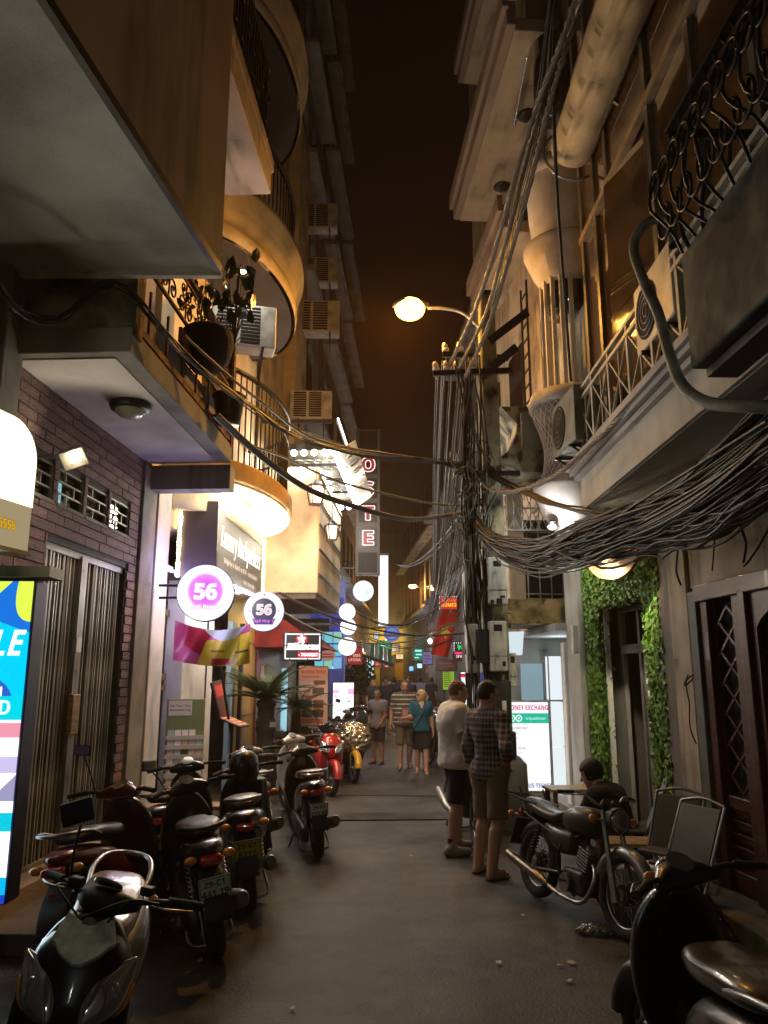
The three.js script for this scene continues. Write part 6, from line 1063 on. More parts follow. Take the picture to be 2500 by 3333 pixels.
    mb().cyl(0.028, 0.028, 0.02, 0, 0.975, 0.465, PI / 2 - 0.7, 0, 0, 18).build('badge', mt.steel, t);
  } else mb().add(loft(spline([[0, 0.5, 0.53, 0.05, 0.03, PI / 2], [0, 0.62, 0.555, 0.09, 0.04, PI / 2], [0, 0.78, 0.52, 0.06, 0.04, PI / 2]], 10), 16)).build('front_grille', o.shield ? B : K, t);
  // handlebar, dial, grips, levers, mirrors
  st(mb().add(loft(spline([[-0.2, 1.03, 0.3, 0.02, 0.03, 0, 2], [-0.1, 1.04, 0.35, 0.06, 0.065, 0, 2.2], [0, 1.04, 0.36, 0.09, 0.075, 0, 2.2], [0.1, 1.04, 0.35, 0.06, 0.065, 0, 2.2], [0.2, 1.03, 0.3, 0.02, 0.03, 0, 2]].map(([x, y, z, w, h]) => [z, y, x * cv, h * 1.2 * cv, h * cv, 0, 2.2]), 16), 18), mat4(0, 0, 0, 0, PI / 2, 0).multiply(mat4(0, 0, 0, 0, PI, 0))).build('handlebar_cover', o.head === 'apron' ? K : B, t));
  st(mb().tube([new V3(-0.36, 1.05, 0.2), new V3(-0.22, 1.06, 0.28), new V3(0, 1.03, 0.35), new V3(0.22, 1.06, 0.28), new V3(0.36, 1.05, 0.2)], 0.012, 24, 8).build('handlebar', mt.darkMetal, t));
  for (const s of [-1, 1]) {
    st(mb().rod(new V3(s * 0.25, 1.062, 0.265), new V3(s * 0.375, 1.05, 0.19), 0.019, 0.018, 14).build('grip', mt.rubber, t));
    st(mb().tube([new V3(s * 0.2, 1.05, 0.33), new V3(s * 0.27, 1.05, 0.33), new V3(s * 0.36, 1.04, 0.25)], 0.006, 12, 6).build('brake_lever', mt.steel, t));
    if (o.mirrors !== 0 && (o.mirrors !== 1 || s > 0)) {
      const dy = o.mirrorUp || 0; st(mb().tube([new V3(s * 0.2, 1.07, 0.3), new V3(s * 0.24, 1.16 + dy * 0.5, 0.3), new V3(s * 0.3, 1.25 + dy, 0.31)], 0.006, 10, 6).build('mirror_stem', mt.darkMetal, t));
      const mr = mb().rbox(0.13, 0.085, 0.022, 0.01, s * 0.31, 1.29 + dy, 0.31, -0.15, s * 0.25, s * 0.2).build('mirror', mt.darkMetal, t); st(mr);
      mb().rbox(0.115, 0.07, 0.004, 0.001, s * 0.31 , 1.29 + dy, 0.298, -0.15, s * 0.25, s * 0.2).build('mirror_glass', mt.chrome, mr);
    }
  }
  if (o.head !== 'apron') { const h = st(mb().sph(0.075, 0, 1.05, 0.41, 1.15, 0.85, 0.6, 18).build('headlight', bk.lens, t)); for (const s of [-1, 1]) st(mb().sph(0.03, s * 0.14, 1.05, 0.38, 1.3, 0.8, 0.7, 10).build('turn_signal', bk.amber, t)); }
  st(mb().cyl(0.062, 0.062, 0.012, 0, 1.1, 0.335, 0.75 - PI / 2 + 0.3, 0, 0, 24).build('instrument_dial', M(0.1, 0.11, 0.11, { rough: 0.08, clearcoat: 1 }), t));
  // running gear
  st(wheel(t, 0.64, 0.27, {})); wheel(t, -0.6, 0.27, { w: 0.054 });
  st(mb().rod(new V3(0.075, 0.27, 0.64), new V3(0.06, 0.7, 0.47), 0.022).rod(new V3(-0.075, 0.27, 0.64), new V3(-0.06, 0.7, 0.47), 0.022).build('fork', bk.engine, t));
  st(mb().add(new THREE.TorusGeometry(0.265, 0.07, 10, 24, 2.5), mat4(0, 0.27, 0.64, 0, PI / 2, 0, ONE).multiply(mat4(0, 0, 0, 0, 0, 0.5))).build('front_fender', o.fender || B, t));
  L('rear_fender', [[0, 0.66, -0.55, 0.08, 0.02, 0.3], [0, 0.62, -0.8, 0.085, 0.02, 0.5], [0, 0.5, -0.95, 0.085, 0.02, 1.0], [0, 0.36, -1.0, 0.085, 0.015, 1.3]], K, 12);
  L('crankcase', [[0.14, 0.33, 0.12, 0.05, 0.08, 0, 3], [0.15, 0.33, -0.2, 0.055, 0.1, 0, 3], [0.14, 0.29, -0.5, 0.055, 0.1, 0, 3], [0.13, 0.27, -0.68, 0.04, 0.07, 0, 3]], bk.engine, 10);
  L('exhaust', [[-0.15, 0.26, -0.05, 0.02, 0.02, 0, 2], [-0.17, 0.28, -0.3, 0.04, 0.045, 0, 2], [-0.18, 0.33, -0.5, 0.055, 0.065, 0, 2], [-0.19, 0.4, -0.82, 0.05, 0.06, 0, 2], [-0.19, 0.42, -0.86, 0.03, 0.035, 0, 2]], bk.alloy, 14);
  for (const s of [-1, 1]) { const k = mb().rod(new V3(s * 0.115, 0.33, -0.62), new V3(s * 0.115, 0.72, -0.5), 0.014); for (let i = 0; i < 9; i++) k.torus(0.028, 0.006, s * 0.115, 0.42 + i * 0.03, -0.595 + i * 0.0092, PI / 2 - 0.3, 0, 0, 2 * PI, 5, 14); k.build('shock_absorber', mt.steel, t); }
  L('tail_light', [[0, 0.74, -0.9, 0.07, 0.03, 0.2, 3], [0, 0.73, -0.95, 0.075, 0.034, 0.2, 3], [0, 0.73, -0.965, 0.05, 0.02, 0.2, 3]], bk.red, 6);
  for (const s of [-1, 1]) mb().sph(0.035, s * 0.13 * fat, 0.74, -0.88, 1.3, 0.85, 1, 12).build('turn_signal', bk.amber, t);
  mb().box(0.04, 0.018, 0.008, 0, 0.6, -0.95).build('reflector', bk.red, t);
  mb().tube([new V3(0.14, 0.87, -0.5), new V3(0.15, 0.93, -0.72), new V3(0.1, 0.95, -0.92), new V3(0, 0.95, -0.98), new V3(-0.1, 0.95, -0.92), new V3(-0.15, 0.93, -0.72), new V3(-0.14, 0.87, -0.5)], 0.014, 40, 8).build('grab_rail', o.railMat || mt.steel, t);
  mb().rod(new V3(0.14, 0.28, 0.0), new V3(0.26, 0.02, 0.06), 0.012).build('side_stand', mt.steel, t);
  mb().tube([new V3(-0.14, 0.2, -0.2), new V3(-0.15, 0.05, -0.36), new V3(0.15, 0.05, -0.36), new V3(0.14, 0.2, -0.2)], 0.013, 16, 6).build('centre_stand', mt.steel, t);
  if (o.plate) { mb().box(0.16, 0.2, 0.012, 0, 0.53, -0.955, 0.25, 0, 0).build('plate_holder', K, t); plate(t, 0.56, -0.975, -0.25, ...o.plate); }
  if (o.extra) o.extra(t, st);
  return t;
}
const gS = 'scooters parked along the left side';
scooter('front_scooter', 'black scooter in the left foreground facing us with pale V panel and almond headlights', { x: -1.27, d: 3.42, turn: 0.2, lean: 0.14, head: 'apron', panel: M(0.7, 0.76, 0.72, { rough: 0.35, map: T_grime, m: 0.2 }), seat: bk.tan, steer: -0.4, fat: 1.3, mirrors: 0, group: null,
  extra: (t, st) => { st(mb().tube([new V3(-0.2, 1.07, 0.3), new V3(-0.21, 1.2, 0.3), new V3(-0.2, 1.3, 0.31)], 0.006, 10, 6).build('mirror_stem', mt.darkMetal, t)); st(mb().rbox(0.14, 0.1, 0.024, 0.012, -0.23, 1.35, 0.31, -0.15, 0.3, 0.45).build('mirror', mt.darkMetal, t)); } });
scooter('dark_scooter', 'black scooter cut off by the lower left corner with an amber turn signal', { x: -1.95, d: 3.1, turn: 0.35, lean: 0.1, head: 'apron', seat: bk.seat, fat: 1.1 });
scooter('green_scooter', 'dark green scooter seen from behind with pale plate 29-C1 441.19', { x: -1.25, d: 5.88, turn: PI + 0.36, lean: 0.17, body: paint(0.012, 0.022, 0.018), plate: ['29-C1', '441.19', false, 0.215], railMat: bk.engine, mirrors: 1, steer: 0.3 });
scooter('maroon_scooter', 'maroon scooter nearest the brick step with a raised mirror and amber signal', { x: -1.8, d: 5.55, turn: PI - 0.02, lean: 0.1, body: paint(0.11, 0.008, 0.01), shield: paint(0.05, 0.01, 0.01), mirrors: 1, mirrorUp: 0.1, steer: -0.2 });
scooter('yellow_plate_scooter', 'older dark scooter seen from behind with yellowish plate 29-V7 8272', { x: -1.12, d: 6.92, turn: PI + 0.2, lean: 0.12, body: paint(0.02, 0.019, 0.018), plate: ['29-V7', '8272', true, 0.23], fat: 1.2, steer: 0.4, mirrors: 0, seat: M(0.12, 0.08, 0.06, { rough: 0.35 }) });
scooter('black_scooter', 'black scooter with upright handlebars by the step behind the maroon one', { x: -1.72, d: 7.1, turn: PI + 0.02, lean: 0.1, body: paint(0.01, 0.011, 0.018), plate: ['29-H3', '715', true, 0.2], steer: 0.2, mirrors: 0 });
scooter('street_scooter', 'black motor scooter seen from behind with white plate 29-Y7 213.49 nearest the lane', { x: -0.76, d: 8.62, turn: PI + 0.22, lean: 0.1, body: paint(0.012, 0.012, 0.013), plate: ['29-Y7', '213.49', false, 0.2], steer: 0.3, railMat: bk.alloy, seat: M(0.3, 0.2, 0.1, { rough: 0.25, clearcoat: 1 }) });
scooter('white_scooter', 'white and black scooter with bright white fairing parked by the palm pot', { x: -1.05, d: 10.2, turn: PI + 0.25, lean: 0.1, body: paint(0.62, 0.6, 0.54), shield: paint(0.66, 0.65, 0.6), steer: 0.3, mirrors: 1 });
scooter('silver_scooter', 'silver scooter with headlamp cowl beside the palm pot, behind the helmet', { x: -1.35, d: 8.5, turn: PI + 0.3, lean: 0.08, body: paint(0.3, 0.29, 0.25), steer: 0.5, mirrors: 0, group: null });
scooter('red_scooter', 'red scooter facing us in front of the bright poster light box', { x: -0.98, d: 12.6, turn: 0.25, lean: 0.1, body: paint(0.4, 0.015, 0.015), shield: paint(0.4, 0.015, 0.015), head: 'apron', steer: 0.2 });
scooter('covered_scooter', 'motorbike facing us under a shiny crumpled silver cover with yellow front fender', { x: -0.62, d: 14.0, turn: 0.12, lean: 0.08, body: bk.black, fender: paint(0.6, 0.33, 0.02), steer: 0.2, mirrors: 1,
  extra: (t) => { const f = (x, y, z) => { const q = Math.max(Math.hypot(x / 0.34, (y - 0.78) / 0.3, (z - 0.42) / 0.22) - 1, -1) * 0.2; return q + 0.035 * noise.noise(x * 14, y * 14, z * 14) + 0.02 * noise.noise(x * 31, y * 31, z * 31 + 5); }; put('foil_cover', skin(f, [-0.45, 0.42, 0.14], [0.45, 1.14, 0.72], 0.018), M(0.55, 0.47, 0.32, { rough: 0.22, metal: 0.85 }), t); } });
scooter('dark_scooter', 'dark scooter with bars in front of the poster light box, left of the covered one', { x: -1.05, d: 15.2, turn: 0.3, lean: 0.1, body: paint(0.03, 0.03, 0.04), head: 'apron' });
scooter('near_right_scooter', 'black scooter in the right foreground seen from behind, glossy seat and round dial', { x: 1.28, d: 3.15, turn: PI - 0.02, lean: 0.08, body: bk.black, shield: bk.black, seat: M(0.05, 0.035, 0.025, { rough: 0.28, clearcoat: 0.5 }), steer: 0.4, mirrors: 0, fat: 1.1 });
const parked = scooter('parked_scooter', 'dark scooter parked across the foot of the cable pole behind the two men', { x: 0.9, d: 9.2, turn: 0.12, lean: 0.08, body: paint(0.02, 0.02, 0.022) });
[[-1.0, 18.8, 0.3, 'dark far scooter just past the poster light box'], [-0.75, 21.5, 0.2, 'dark far scooter beneath the red sign with cream capitals'], [-0.7, 23.4, 0.5, 'dark far scooter by the leafy street tree'], [1.15, 16.5, -0.5, 'dark scooter parked on the right behind the white lit board'], [1.2, 18.2, -0.4, 'second dark scooter parked past the white lit board on the right'], [1.25, 20.0, -0.6, 'third dark scooter parked on the right near the green menu board'], [1.2, 22.0, -0.3, 'dark scooter under the red flag'], [1.0, 26.5, 0.1, 'far dark scooter with bright headlamp past the flag']].forEach(([x, d, r, l]) => { const c = copy(parked, l, V(x, 0, d)); c.rotation.set(0, r, -0.1); c.userData.group = 'far parked scooters'; });

{ // old naked motorcycle
  const t = thing('motorcycle', 'old dusty brown black motorcycle with rear rack parked on its stand by the leafy doorway', 'motorcycle', V(1.42, 0, 6.25)); t.rotation.set(0, 0.36, -0.15); t.scale.setScalar(0.88);
  const L = (n2, rings, m, n = 20, seg = 20) => mb().add(loft(spline(rings, n), seg)).build(n2, m, t);
  const dusty = M(0.055, 0.045, 0.036, { rough: 0.42, map: T_grime, m: 0.4, clearcoat: 0.3 }), blk = M(0.02, 0.018, 0.016, { rough: 0.5, map: T_grime, m: 0.3 });
  const fw = wheel(t, 0.66, 0.315, { spokes: 1, w: 0.042, drum: 1, rim: mt.steel }), rw = wheel(t, -0.6, 0.315, { spokes: 1, w: 0.05, drum: 1, rim: mt.steel });
  for (const w of [fw, rw]) mb().cyl(0.075, 0.075, 0.09, 0, 0, 0, 0, 0, PI / 2, 22).build('brake_drum', bk.engine, w);
  L('fuel_tank', [[0, 0.8, 0.3, 0.07, 0.07, 0, 2.6], [0, 0.82, 0.22, 0.13, 0.11, 0, 2.6], [0, 0.82, 0.05, 0.15, 0.115, 0, 2.6], [0, 0.8, -0.1, 0.12, 0.085, 0, 2.6], [0, 0.79, -0.16, 0.07, 0.05, 0, 2.4]], dusty);
  L('seat', [[0, 0.84, -0.12, 0.08, 0.04, 0, 3], [0, 0.79, -0.25, 0.13, 0.05, 0, 3], [0, 0.8, -0.45, 0.14, 0.05, 0, 3], [0, 0.84, -0.7, 0.13, 0.055, 0, 3], [0, 0.87, -0.8, 0.08, 0.03, 0, 2.6]], M(0.07, 0.055, 0.042, { rough: 0.34 }));
  L('side_panel', [[0, 0.62, 0.02, 0.1, 0.1, 0, 3], [0, 0.62, -0.2, 0.13, 0.11, 0, 3], [0, 0.68, -0.42, 0.09, 0.06, 0, 3]], dusty, 10);
  L('tail_cowl', [[0, 0.76, -0.6, 0.1, 0.05, 0, 3], [0, 0.78, -0.82, 0.09, 0.05, 0, 3], [0, 0.78, -0.92, 0.06, 0.03, 0, 3]], blk, 8);
  const fr = mb(); fr.tube([new V3(0, 0.88, 0.38), new V3(0, 0.62, 0.32), new V3(0, 0.3, 0.2)], 0.02, 12, 8); for (const s of [-1, 1]) fr.tube([new V3(s * 0.05, 0.7, 0.1), new V3(s * 0.11, 0.6, -0.1), new V3(s * 0.12, 0.4, -0.12), new V3(s * 0.08, 0.22, 0.1)], 0.013, 12, 6).rod(new V3(s * 0.1, 0.36, -0.1), new V3(s * 0.09, 0.3, -0.6), 0.018).rod(new V3(s * 0.11, 0.62, -0.1), new V3(s * 0.12, 0.76, -0.75), 0.012); fr.build('frame', blk, t);
  mb().rbox(0.2, 0.2, 0.3, 0.04, 0, 0.33, 0.06).rbox(0.24, 0.13, 0.18, 0.05, 0, 0.3, -0.02).build('engine_case', bk.engine, t);
  const cy = mb(); for (let i = 0; i < 7; i++) cy.rbox(0.17, 0.012, 0.16, 0.004, 0, 0.45 + i * 0.024, 0.15 + i * 0.006, 0.25, 0, 0); cy.cyl(0.05, 0.05, 0.2, 0, 0.53, 0.17, 0.25, 0, 0, 14).build('cylinder_fins', bk.alloy, t);
  mb().cyl(0.075, 0.075, 0.03, -0.13, 0.31, 0.02, 0, 0, PI / 2, 24).build('clutch_cover', bk.alloy, t);
  mb().tube([new V3(-0.03, 0.5, 0.26), new V3(-0.08, 0.42, 0.36), new V3(-0.12, 0.22, 0.28), new V3(-0.14, 0.2, 0.0), new V3(-0.15, 0.24, -0.25)], 0.019, 30, 10).build('exhaust_pipe', mt.steel, t);
  L('muffler', [[-0.15, 0.24, -0.2, 0.02, 0.02, 0, 2], [-0.155, 0.27, -0.35, 0.04, 0.04, 0, 2], [-0.165, 0.33, -0.7, 0.045, 0.045, 0, 2], [-0.17, 0.36, -0.86, 0.042, 0.042, 0, 2], [-0.17, 0.365, -0.88, 0.03, 0.03, 0, 2]], M(0.3, 0.24, 0.17, { rough: 0.35, metal: 0.8, map: T_grime, m: 0.3 }), 14);
  for (const s of [-1, 1]) { mb().rod(new V3(s * 0.085, 0.3, 0.64), new V3(s * 0.08, 0.95, 0.4), 0.021).rod(new V3(s * 0.085, 0.3, 0.64), new V3(s * 0.083, 0.56, 0.545), 0.027).build('fork_leg', bk.alloy, t); const k = mb().rod(new V3(s * 0.12, 0.33, -0.58), new V3(s * 0.12, 0.7, -0.45), 0.014); for (let i = 0; i < 8; i++) k.torus(0.028, 0.007, s * 0.12, 0.42 + i * 0.03, -0.55 + i * 0.0105, PI / 2 - 0.34, 0, 0, 2 * PI, 5, 14); k.build('shock_absorber', blk, t); }
  for (const [z, a0, aa] of [[0.64, 0.35, 2.3], [-0.6, 0.5, 2.0]]) mb().add(new THREE.TorusGeometry(0.315, 0.058, 8, 26, aa), mat4(0, 0.3, z, 0, PI / 2, 0).multiply(mat4(0, 0, 0, 0, 0, a0))).build('mudguard', z > 0 ? mt.steel : blk, t);
  L('headlamp', [[0, 0.9, 0.4, 0.06, 0.06, 0, 2], [0, 0.9, 0.48, 0.095, 0.09, 0, 2.4], [0, 0.89, 0.54, 0.1, 0.095, 0, 2.4]], blk, 8); mb().sph(0.09, 0, 0.89, 0.54, 1.05, 1, 0.28, 20).build('headlight', bk.lens, t);
  for (const s of [-1, 1]) { mb().cyl(0.042, 0.042, 0.05, s * 0.05, 1.0, 0.4, 0.7, 0, 0, 18).build('instrument_dial', blk, t); mb().sph(0.036, s * 0.2, 0.88, 0.44, 1, 1, 0.8, 12).rod(new V3(s * 0.08, 0.88, 0.43), new V3(s * 0.2, 0.88, 0.44), 0.008).build('turn_signal', bk.amber, t); mb().sph(0.036, s * 0.18, 0.72, -0.88, 1, 1, 0.8, 12).rod(new V3(s * 0.06, 0.72, -0.86), new V3(s * 0.18, 0.72, -0.88), 0.008).build('turn_signal', bk.amber, t); }
  mb().tube([new V3(-0.38, 1.04, 0.2), new V3(-0.22, 1.06, 0.28), new V3(-0.08, 0.98, 0.36), new V3(0.08, 0.98, 0.36), new V3(0.22, 1.06, 0.28), new V3(0.38, 1.04, 0.2)], 0.012, 30, 8).build('handlebar', mt.steel, t);
  for (const s of [-1, 1]) { mb().rod(new V3(s * 0.27, 1.055, 0.255), new V3(s * 0.39, 1.04, 0.195), 0.018).build('grip', mt.rubber, t); mb().tube([new V3(s * 0.2, 1.05, 0.33), new V3(s * 0.38, 1.03, 0.26)], 0.006, 6, 6).build('brake_lever', mt.steel, t); }
  const rk = mb(); for (const s of [-1, 1]) rk.tube([new V3(s * 0.12, 0.86, -0.55), new V3(s * 0.14, 0.87, -0.75), new V3(s * 0.13, 0.89, -1.08)], 0.012, 14, 6); for (const z of [-0.75, -0.87, -0.98, -1.1]) rk.rod(new V3(-0.135, 0.872 + (-0.75 - z) * 0.06, z), new V3(0.135, 0.872 + (-0.75 - z) * 0.06, z), 0.01); for (const s of [-1, 1]) rk.rod(new V3(s * 0.13, 0.97, -0.85), new V3(s * 0.12, 0.7, -0.6), 0.009); rk.build('rear_rack', mt.darkMetal, t);
  L('tail_light', [[0, 0.74, -0.9, 0.06, 0.04, 0, 3], [0, 0.74, -0.95, 0.06, 0.04, 0, 3]], bk.red, 3); mb().rbox(0.2, 0.26, 0.012, 0.01, 0, 0.56, -0.95, 0.35, 0, 0).build('mud_flap', mt.rubber, t);
  for (const c of t.children) if (c.name !== 'wheel' && c.name !== 'mudguard') c.position.y -= 0.05;
  mb().rod(new V3(0.12, 0.26, 0.02), new V3(0.27, 0.03, 0.08), 0.013).build('side_stand', mt.steel, t); mb().rod(new V3(-0.22, 0.28, 0.05), new V3(0.22, 0.28, 0.05), 0.011).build('foot_peg', mt.steel, t);
}
{ // helmet and rain cover left on the yellow plate scooter
  const h = thing('helmet', 'glossy black open helmet hung on the yellow plate scooter handlebar', 'helmet', V(-1.25, 0.93, 7.2), 2.6);
  mb().lathe([[0, 0.17], [0.06, 0.16], [0.11, 0.12], [0.135, 0.05], [0.135, -0.02], [0.12, -0.09], [0.105, -0.09], [0.12, -0.02], [0.12, 0.04]], 28, mat4(0, 0, 0, 0, 0, 0, new V3(0.92, 1, 1.1))).build('shell', bk.black, h);
  mb().rbox(0.17, 0.012, 0.07, 0.005, 0, 0.03, 0.16, 0.25, 0, 0).build('peak', bk.plastic, h); mb().tube([new V3(-0.11, -0.08, 0), new V3(0, -0.2, 0.05), new V3(0.11, -0.08, 0)], 0.006, 14, 5).build('strap', bk.plastic, h);
  const c = thing('rain_cover', 'black cloth rain cover draped over the front of the yellow plate scooter', 'cover', V(-1.24, 0, 7.32)); c.scale.setScalar(0.9);
  const f = (x, y, z) => { const w = 0.19 + 0.1 * (0.95 - y), d = 0.16 + 0.05 * (0.95 - y); const a = Math.atan2(z, x), q = Math.hypot(x / w, z / d) - 1 - 0.1 * Math.sin(a * 9 + y * 3) * (1 - y * 0.6); return Math.max(q * 0.16, y - 0.95 + 0.3 * (x * x + z * z), 0.28 - y); };
  put('cloth', skin(f, [-0.45, 0.24, -0.36], [0.45, 1.02, 0.36], 0.02), M(0.012, 0.013, 0.014, { rough: 0.55 }), c);
}

// ---------------------------------------------------------------- people (facing local +z, their left is +x)
const L3 = (a, b, t) => [a[0] + (b[0] - a[0]) * t, a[1] + (b[1] - a[1]) * t, a[2] + (b[2] - a[2]) * t];
const bounds = (pts, pad) => [[0, 1, 2].map((k) => Math.min(...pts.map((p) => p[k])) - pad), [0, 1, 2].map((k) => Math.max(...pts.map((p) => p[k])) + pad)];
const union = (fs, k) => (x, y, z) => { let d = fs[0](x, y, z); for (let i = 1; i < fs.length; i++) d = smin(d, fs[i](x, y, z), k); return d; };
const cut = (f, p, n) => { const l = Math.hypot(...n), q = n.map((v) => v / l); return (x, y, z) => Math.max(f(x, y, z), (x - p[0]) * q[0] + (y - p[1]) * q[1] + (z - p[2]) * q[2]); };
function headGeo(long) {
  const sk = ball([0, 0.022, -0.012], [0.076, 0.1, 0.096]), jaw = ball([0, -0.052, 0.02], [0.056, 0.066, 0.068]), nose = cone([0, 0.012, 0.082], [0, -0.028, 0.108], 0.009, 0.014), brow = cone([-0.034, 0.034, 0.074], [0.034, 0.034, 0.074], 0.013, 0.013), lip = cone([-0.018, -0.056, 0.08], [0.018, -0.056, 0.08], 0.008, 0.008), chin = ball([0, -0.092, 0.062], [0.024, 0.022, 0.022]);
  const e1 = ball([0.031, 0.014, 0.093], [0.018, 0.012, 0.014]), e2 = ball([-0.031, 0.014, 0.093], [0.018, 0.012, 0.014]), ea = ball([0.079, 0, -0.008], [0.011, 0.033, 0.021]), eb = ball([-0.079, 0, -0.008], [0.011, 0.033, 0.021]), nk = cone([0, -0.05, -0.022], [0, -0.17, -0.04], 0.052, 0.058);
  return skin((x, y, z) => { let d = smin(sk(x, y, z), jaw(x, y, z), 0.04); d = smin(d, chin(x, y, z), 0.02); d = smin(d, brow(x, y, z), 0.02); d = smin(d, nose(x, y, z), 0.014); d = smin(d, lip(x, y, z), 0.012); d = -smin(-d, e1(x, y, z), 0.012); d = -smin(-d, e2(x, y, z), 0.012); d = smin(d, Math.min(ea(x, y, z), eb(x, y, z)), 0.008); return smin(d, nk(x, y, z), 0.03); }, [-0.1, -0.18, -0.13], [0.1, 0.14, 0.13], 0.0055);
}
function handGeo(s, curl) { // fingers along -y, palm towards +z, thumb on side s
  const fs = [], c1 = Math.cos(curl), s1 = Math.sin(curl), c2 = Math.cos(curl * 2.1), s2 = Math.sin(curl * 2.1);
  [[0.027, 0.07, 0.0092], [0.009, 0.078, 0.0095], [-0.009, 0.072, 0.0092], [-0.026, 0.056, 0.0082]].forEach(([x, l, r]) => { const k = [x * s, -0.088, 0], a = [x * s * 1.12, -0.088 - l * 0.52 * c1, l * 0.52 * s1], b = [x * s * 1.15, a[1] - l * 0.48 * c2, a[2] + l * 0.48 * s2]; fs.push(union([cone([x * s * 0.6, -0.012, 0], k, 0.014, 0.0125), cone(k, a, r, r * 0.95), cone(a, b, r * 0.95, r * 0.8)], 0.006)); });
  const th = union([cone([0.018 * s, -0.022, 0.006], [0.046 * s, -0.056, 0.018], 0.015, 0.0115), cone([0.046 * s, -0.056, 0.018], [0.05 * s, -0.092, 0.026], 0.0112, 0.009)], 0.006), wr = cone([0, 0.03, 0], [0, -0.02, 0], 0.027, 0.026);
  return skin((x, y, z) => { let d = smin(fs[0](x, y, z), fs[1](x, y, z), 0.003); d = smin(d, fs[2](x, y, z), 0.003); d = smin(d, fs[3](x, y, z), 0.003); d = smin(d, th(x, y, z), 0.012); return smin(d, wr(x, y, z * 1.3), 0.02); }, [-0.07, -0.185, -0.03], [0.07, 0.04, 0.11], 0.0045);
}
const HEAD = headGeo();
function person(label, o) {
  const t = thing('person', label, 'person', V(o.x, o.y || 0, o.d), o.turn, o.group), J = { pel: [0, 0.95, 0], chest: [0, 1.28, 0], neck: [0, 1.46, -0.01], head: [0, 1.615, 0.015], shL: [0.185, 1.41, -0.01], elL: [0.235, 1.13, -0.03], wrL: [0.245, 0.885, 0.04], hipL: [0.095, 0.92, 0], knL: [0.105, 0.5, 0.02], anL: [0.11, 0.085, -0.03], toL: [0.135, 0.035, 0.13] };
  for (const k of ['sh', 'el', 'wr', 'hip', 'kn', 'an', 'to']) J[k + 'R'] = J[k + 'L'].map((v, i) => (i ? v : -v));
  Object.assign(J, o.J || {}); t.scale.setScalar(o.scale || 1);
  const w = o.width || 1, SK = o.skin || mt.skin;
  const torso = [cone(J.hipL, J.hipR, 0.1 * w, 0.1 * w), cone(J.pel, J.chest, 0.13 * w, 0.126 * w), cone(L3(J.chest, J.shL, 0.45), L3(J.chest, J.shR, 0.45), 0.118 * w, 0.118 * w), cone(J.shL, J.shR, 0.07, 0.07), cone(J.chest, J.neck, 0.1, 0.058)];
  if (o.belly) torso.push(ball([0, J.pel[1] + 0.14, 0.06], [0.15 * w, 0.16, 0.12 * w]));
  const arm = (s) => union([cone(J['sh' + s], J['el' + s], 0.056, 0.043), cone(J['el' + s], J['wr' + s], 0.043, 0.027)], 0.03), leg = (s) => union([cone(J['hip' + s], J['kn' + s], 0.09, 0.056), cone(L3(J['kn' + s], J['an' + s], 0.25).map((v, i) => v - (i === 2 ? 0.012 : 0)), J['an' + s], 0.058, 0.036), cone(J['kn' + s], J['an' + s], 0.052, 0.036)], 0.04), foot = (s) => union([cone(J['an' + s].map((v, i) => v - (i === 2 ? 0.03 : i === 1 ? 0.045 : 0)), J['to' + s], 0.036, 0.028), cone(J['an' + s], L3(J['an' + s], J['to' + s], 0.5), 0.036, 0.034)], 0.02);
  const aL = arm('L'), aR = arm('R'), lL = leg('L'), lR = leg('R'), fL = foot('L'), fR = foot('R'), neckF = cone(J.neck, L3(J.neck, J.head, 0.5), 0.056, 0.054), tor = union(torso, 0.08);
  const body = (x, y, z) => { let d = tor(x, y, z); d = smin(d, aL(x, y, z), 0.05); d = smin(d, aR(x, y, z), 0.05); d = smin(d, lL(x, y, z), 0.05); d = smin(d, lR(x, y, z), 0.05); d = smin(d, fL(x, y, z), 0.02); d = smin(d, fR(x, y, z), 0.02); return smin(d, neckF(x, y, z), 0.04); };
  const all = Object.values(J), [lo, hi] = bounds(all.filter((p) => p !== J.head), 0.17), parts = [skin(body, lo, hi, o.cell || 0.014)];
  const hm = new THREE.Matrix4().makeTranslation(...J.head).multiply(new THREE.Matrix4().makeRotationFromEuler(new THREE.Euler(o.pitch || 0, o.yaw || 0, o.tilt || 0, 'YXZ')));
  parts.push(HEAD.clone().applyMatrix4(hm));
  for (const s of ['L', 'R']) { const e = new V3(...J['el' + s]), q = new V3(...J['wr' + s]), dir = q.clone().sub(e).normalize(), yax = dir.clone().negate(), inw = new V3(...(o['palm' + s] || [s === 'L' ? -1 : 1, 0, 0.2])), zax = inw.sub(yax.clone().multiplyScalar(inw.dot(yax))).normalize(), xax = yax.clone().cross(zax); parts.push(handGeo(s === 'L' ? -1 : 1, o.curl ?? 0.45).applyMatrix4(new THREE.Matrix4().makeBasis(xax, yax, zax).setPosition(q))); }
  parts.forEach((g) => { for (const k of Object.keys(g.attributes)) if (k !== 'position' && k !== 'normal') g.deleteAttribute(k); });
  put('body', mergeGeometries(parts), SK, t);
  const cloth = (name, f, lo2, hi2, c) => { const g = skin(f, lo2, hi2, 0.012, c.fn); put(name, g, c.fn ? M(1, 1, 1, { rough: 0.9, vertexColors: true, sheen: 0.2 }) : c.mat, t); };
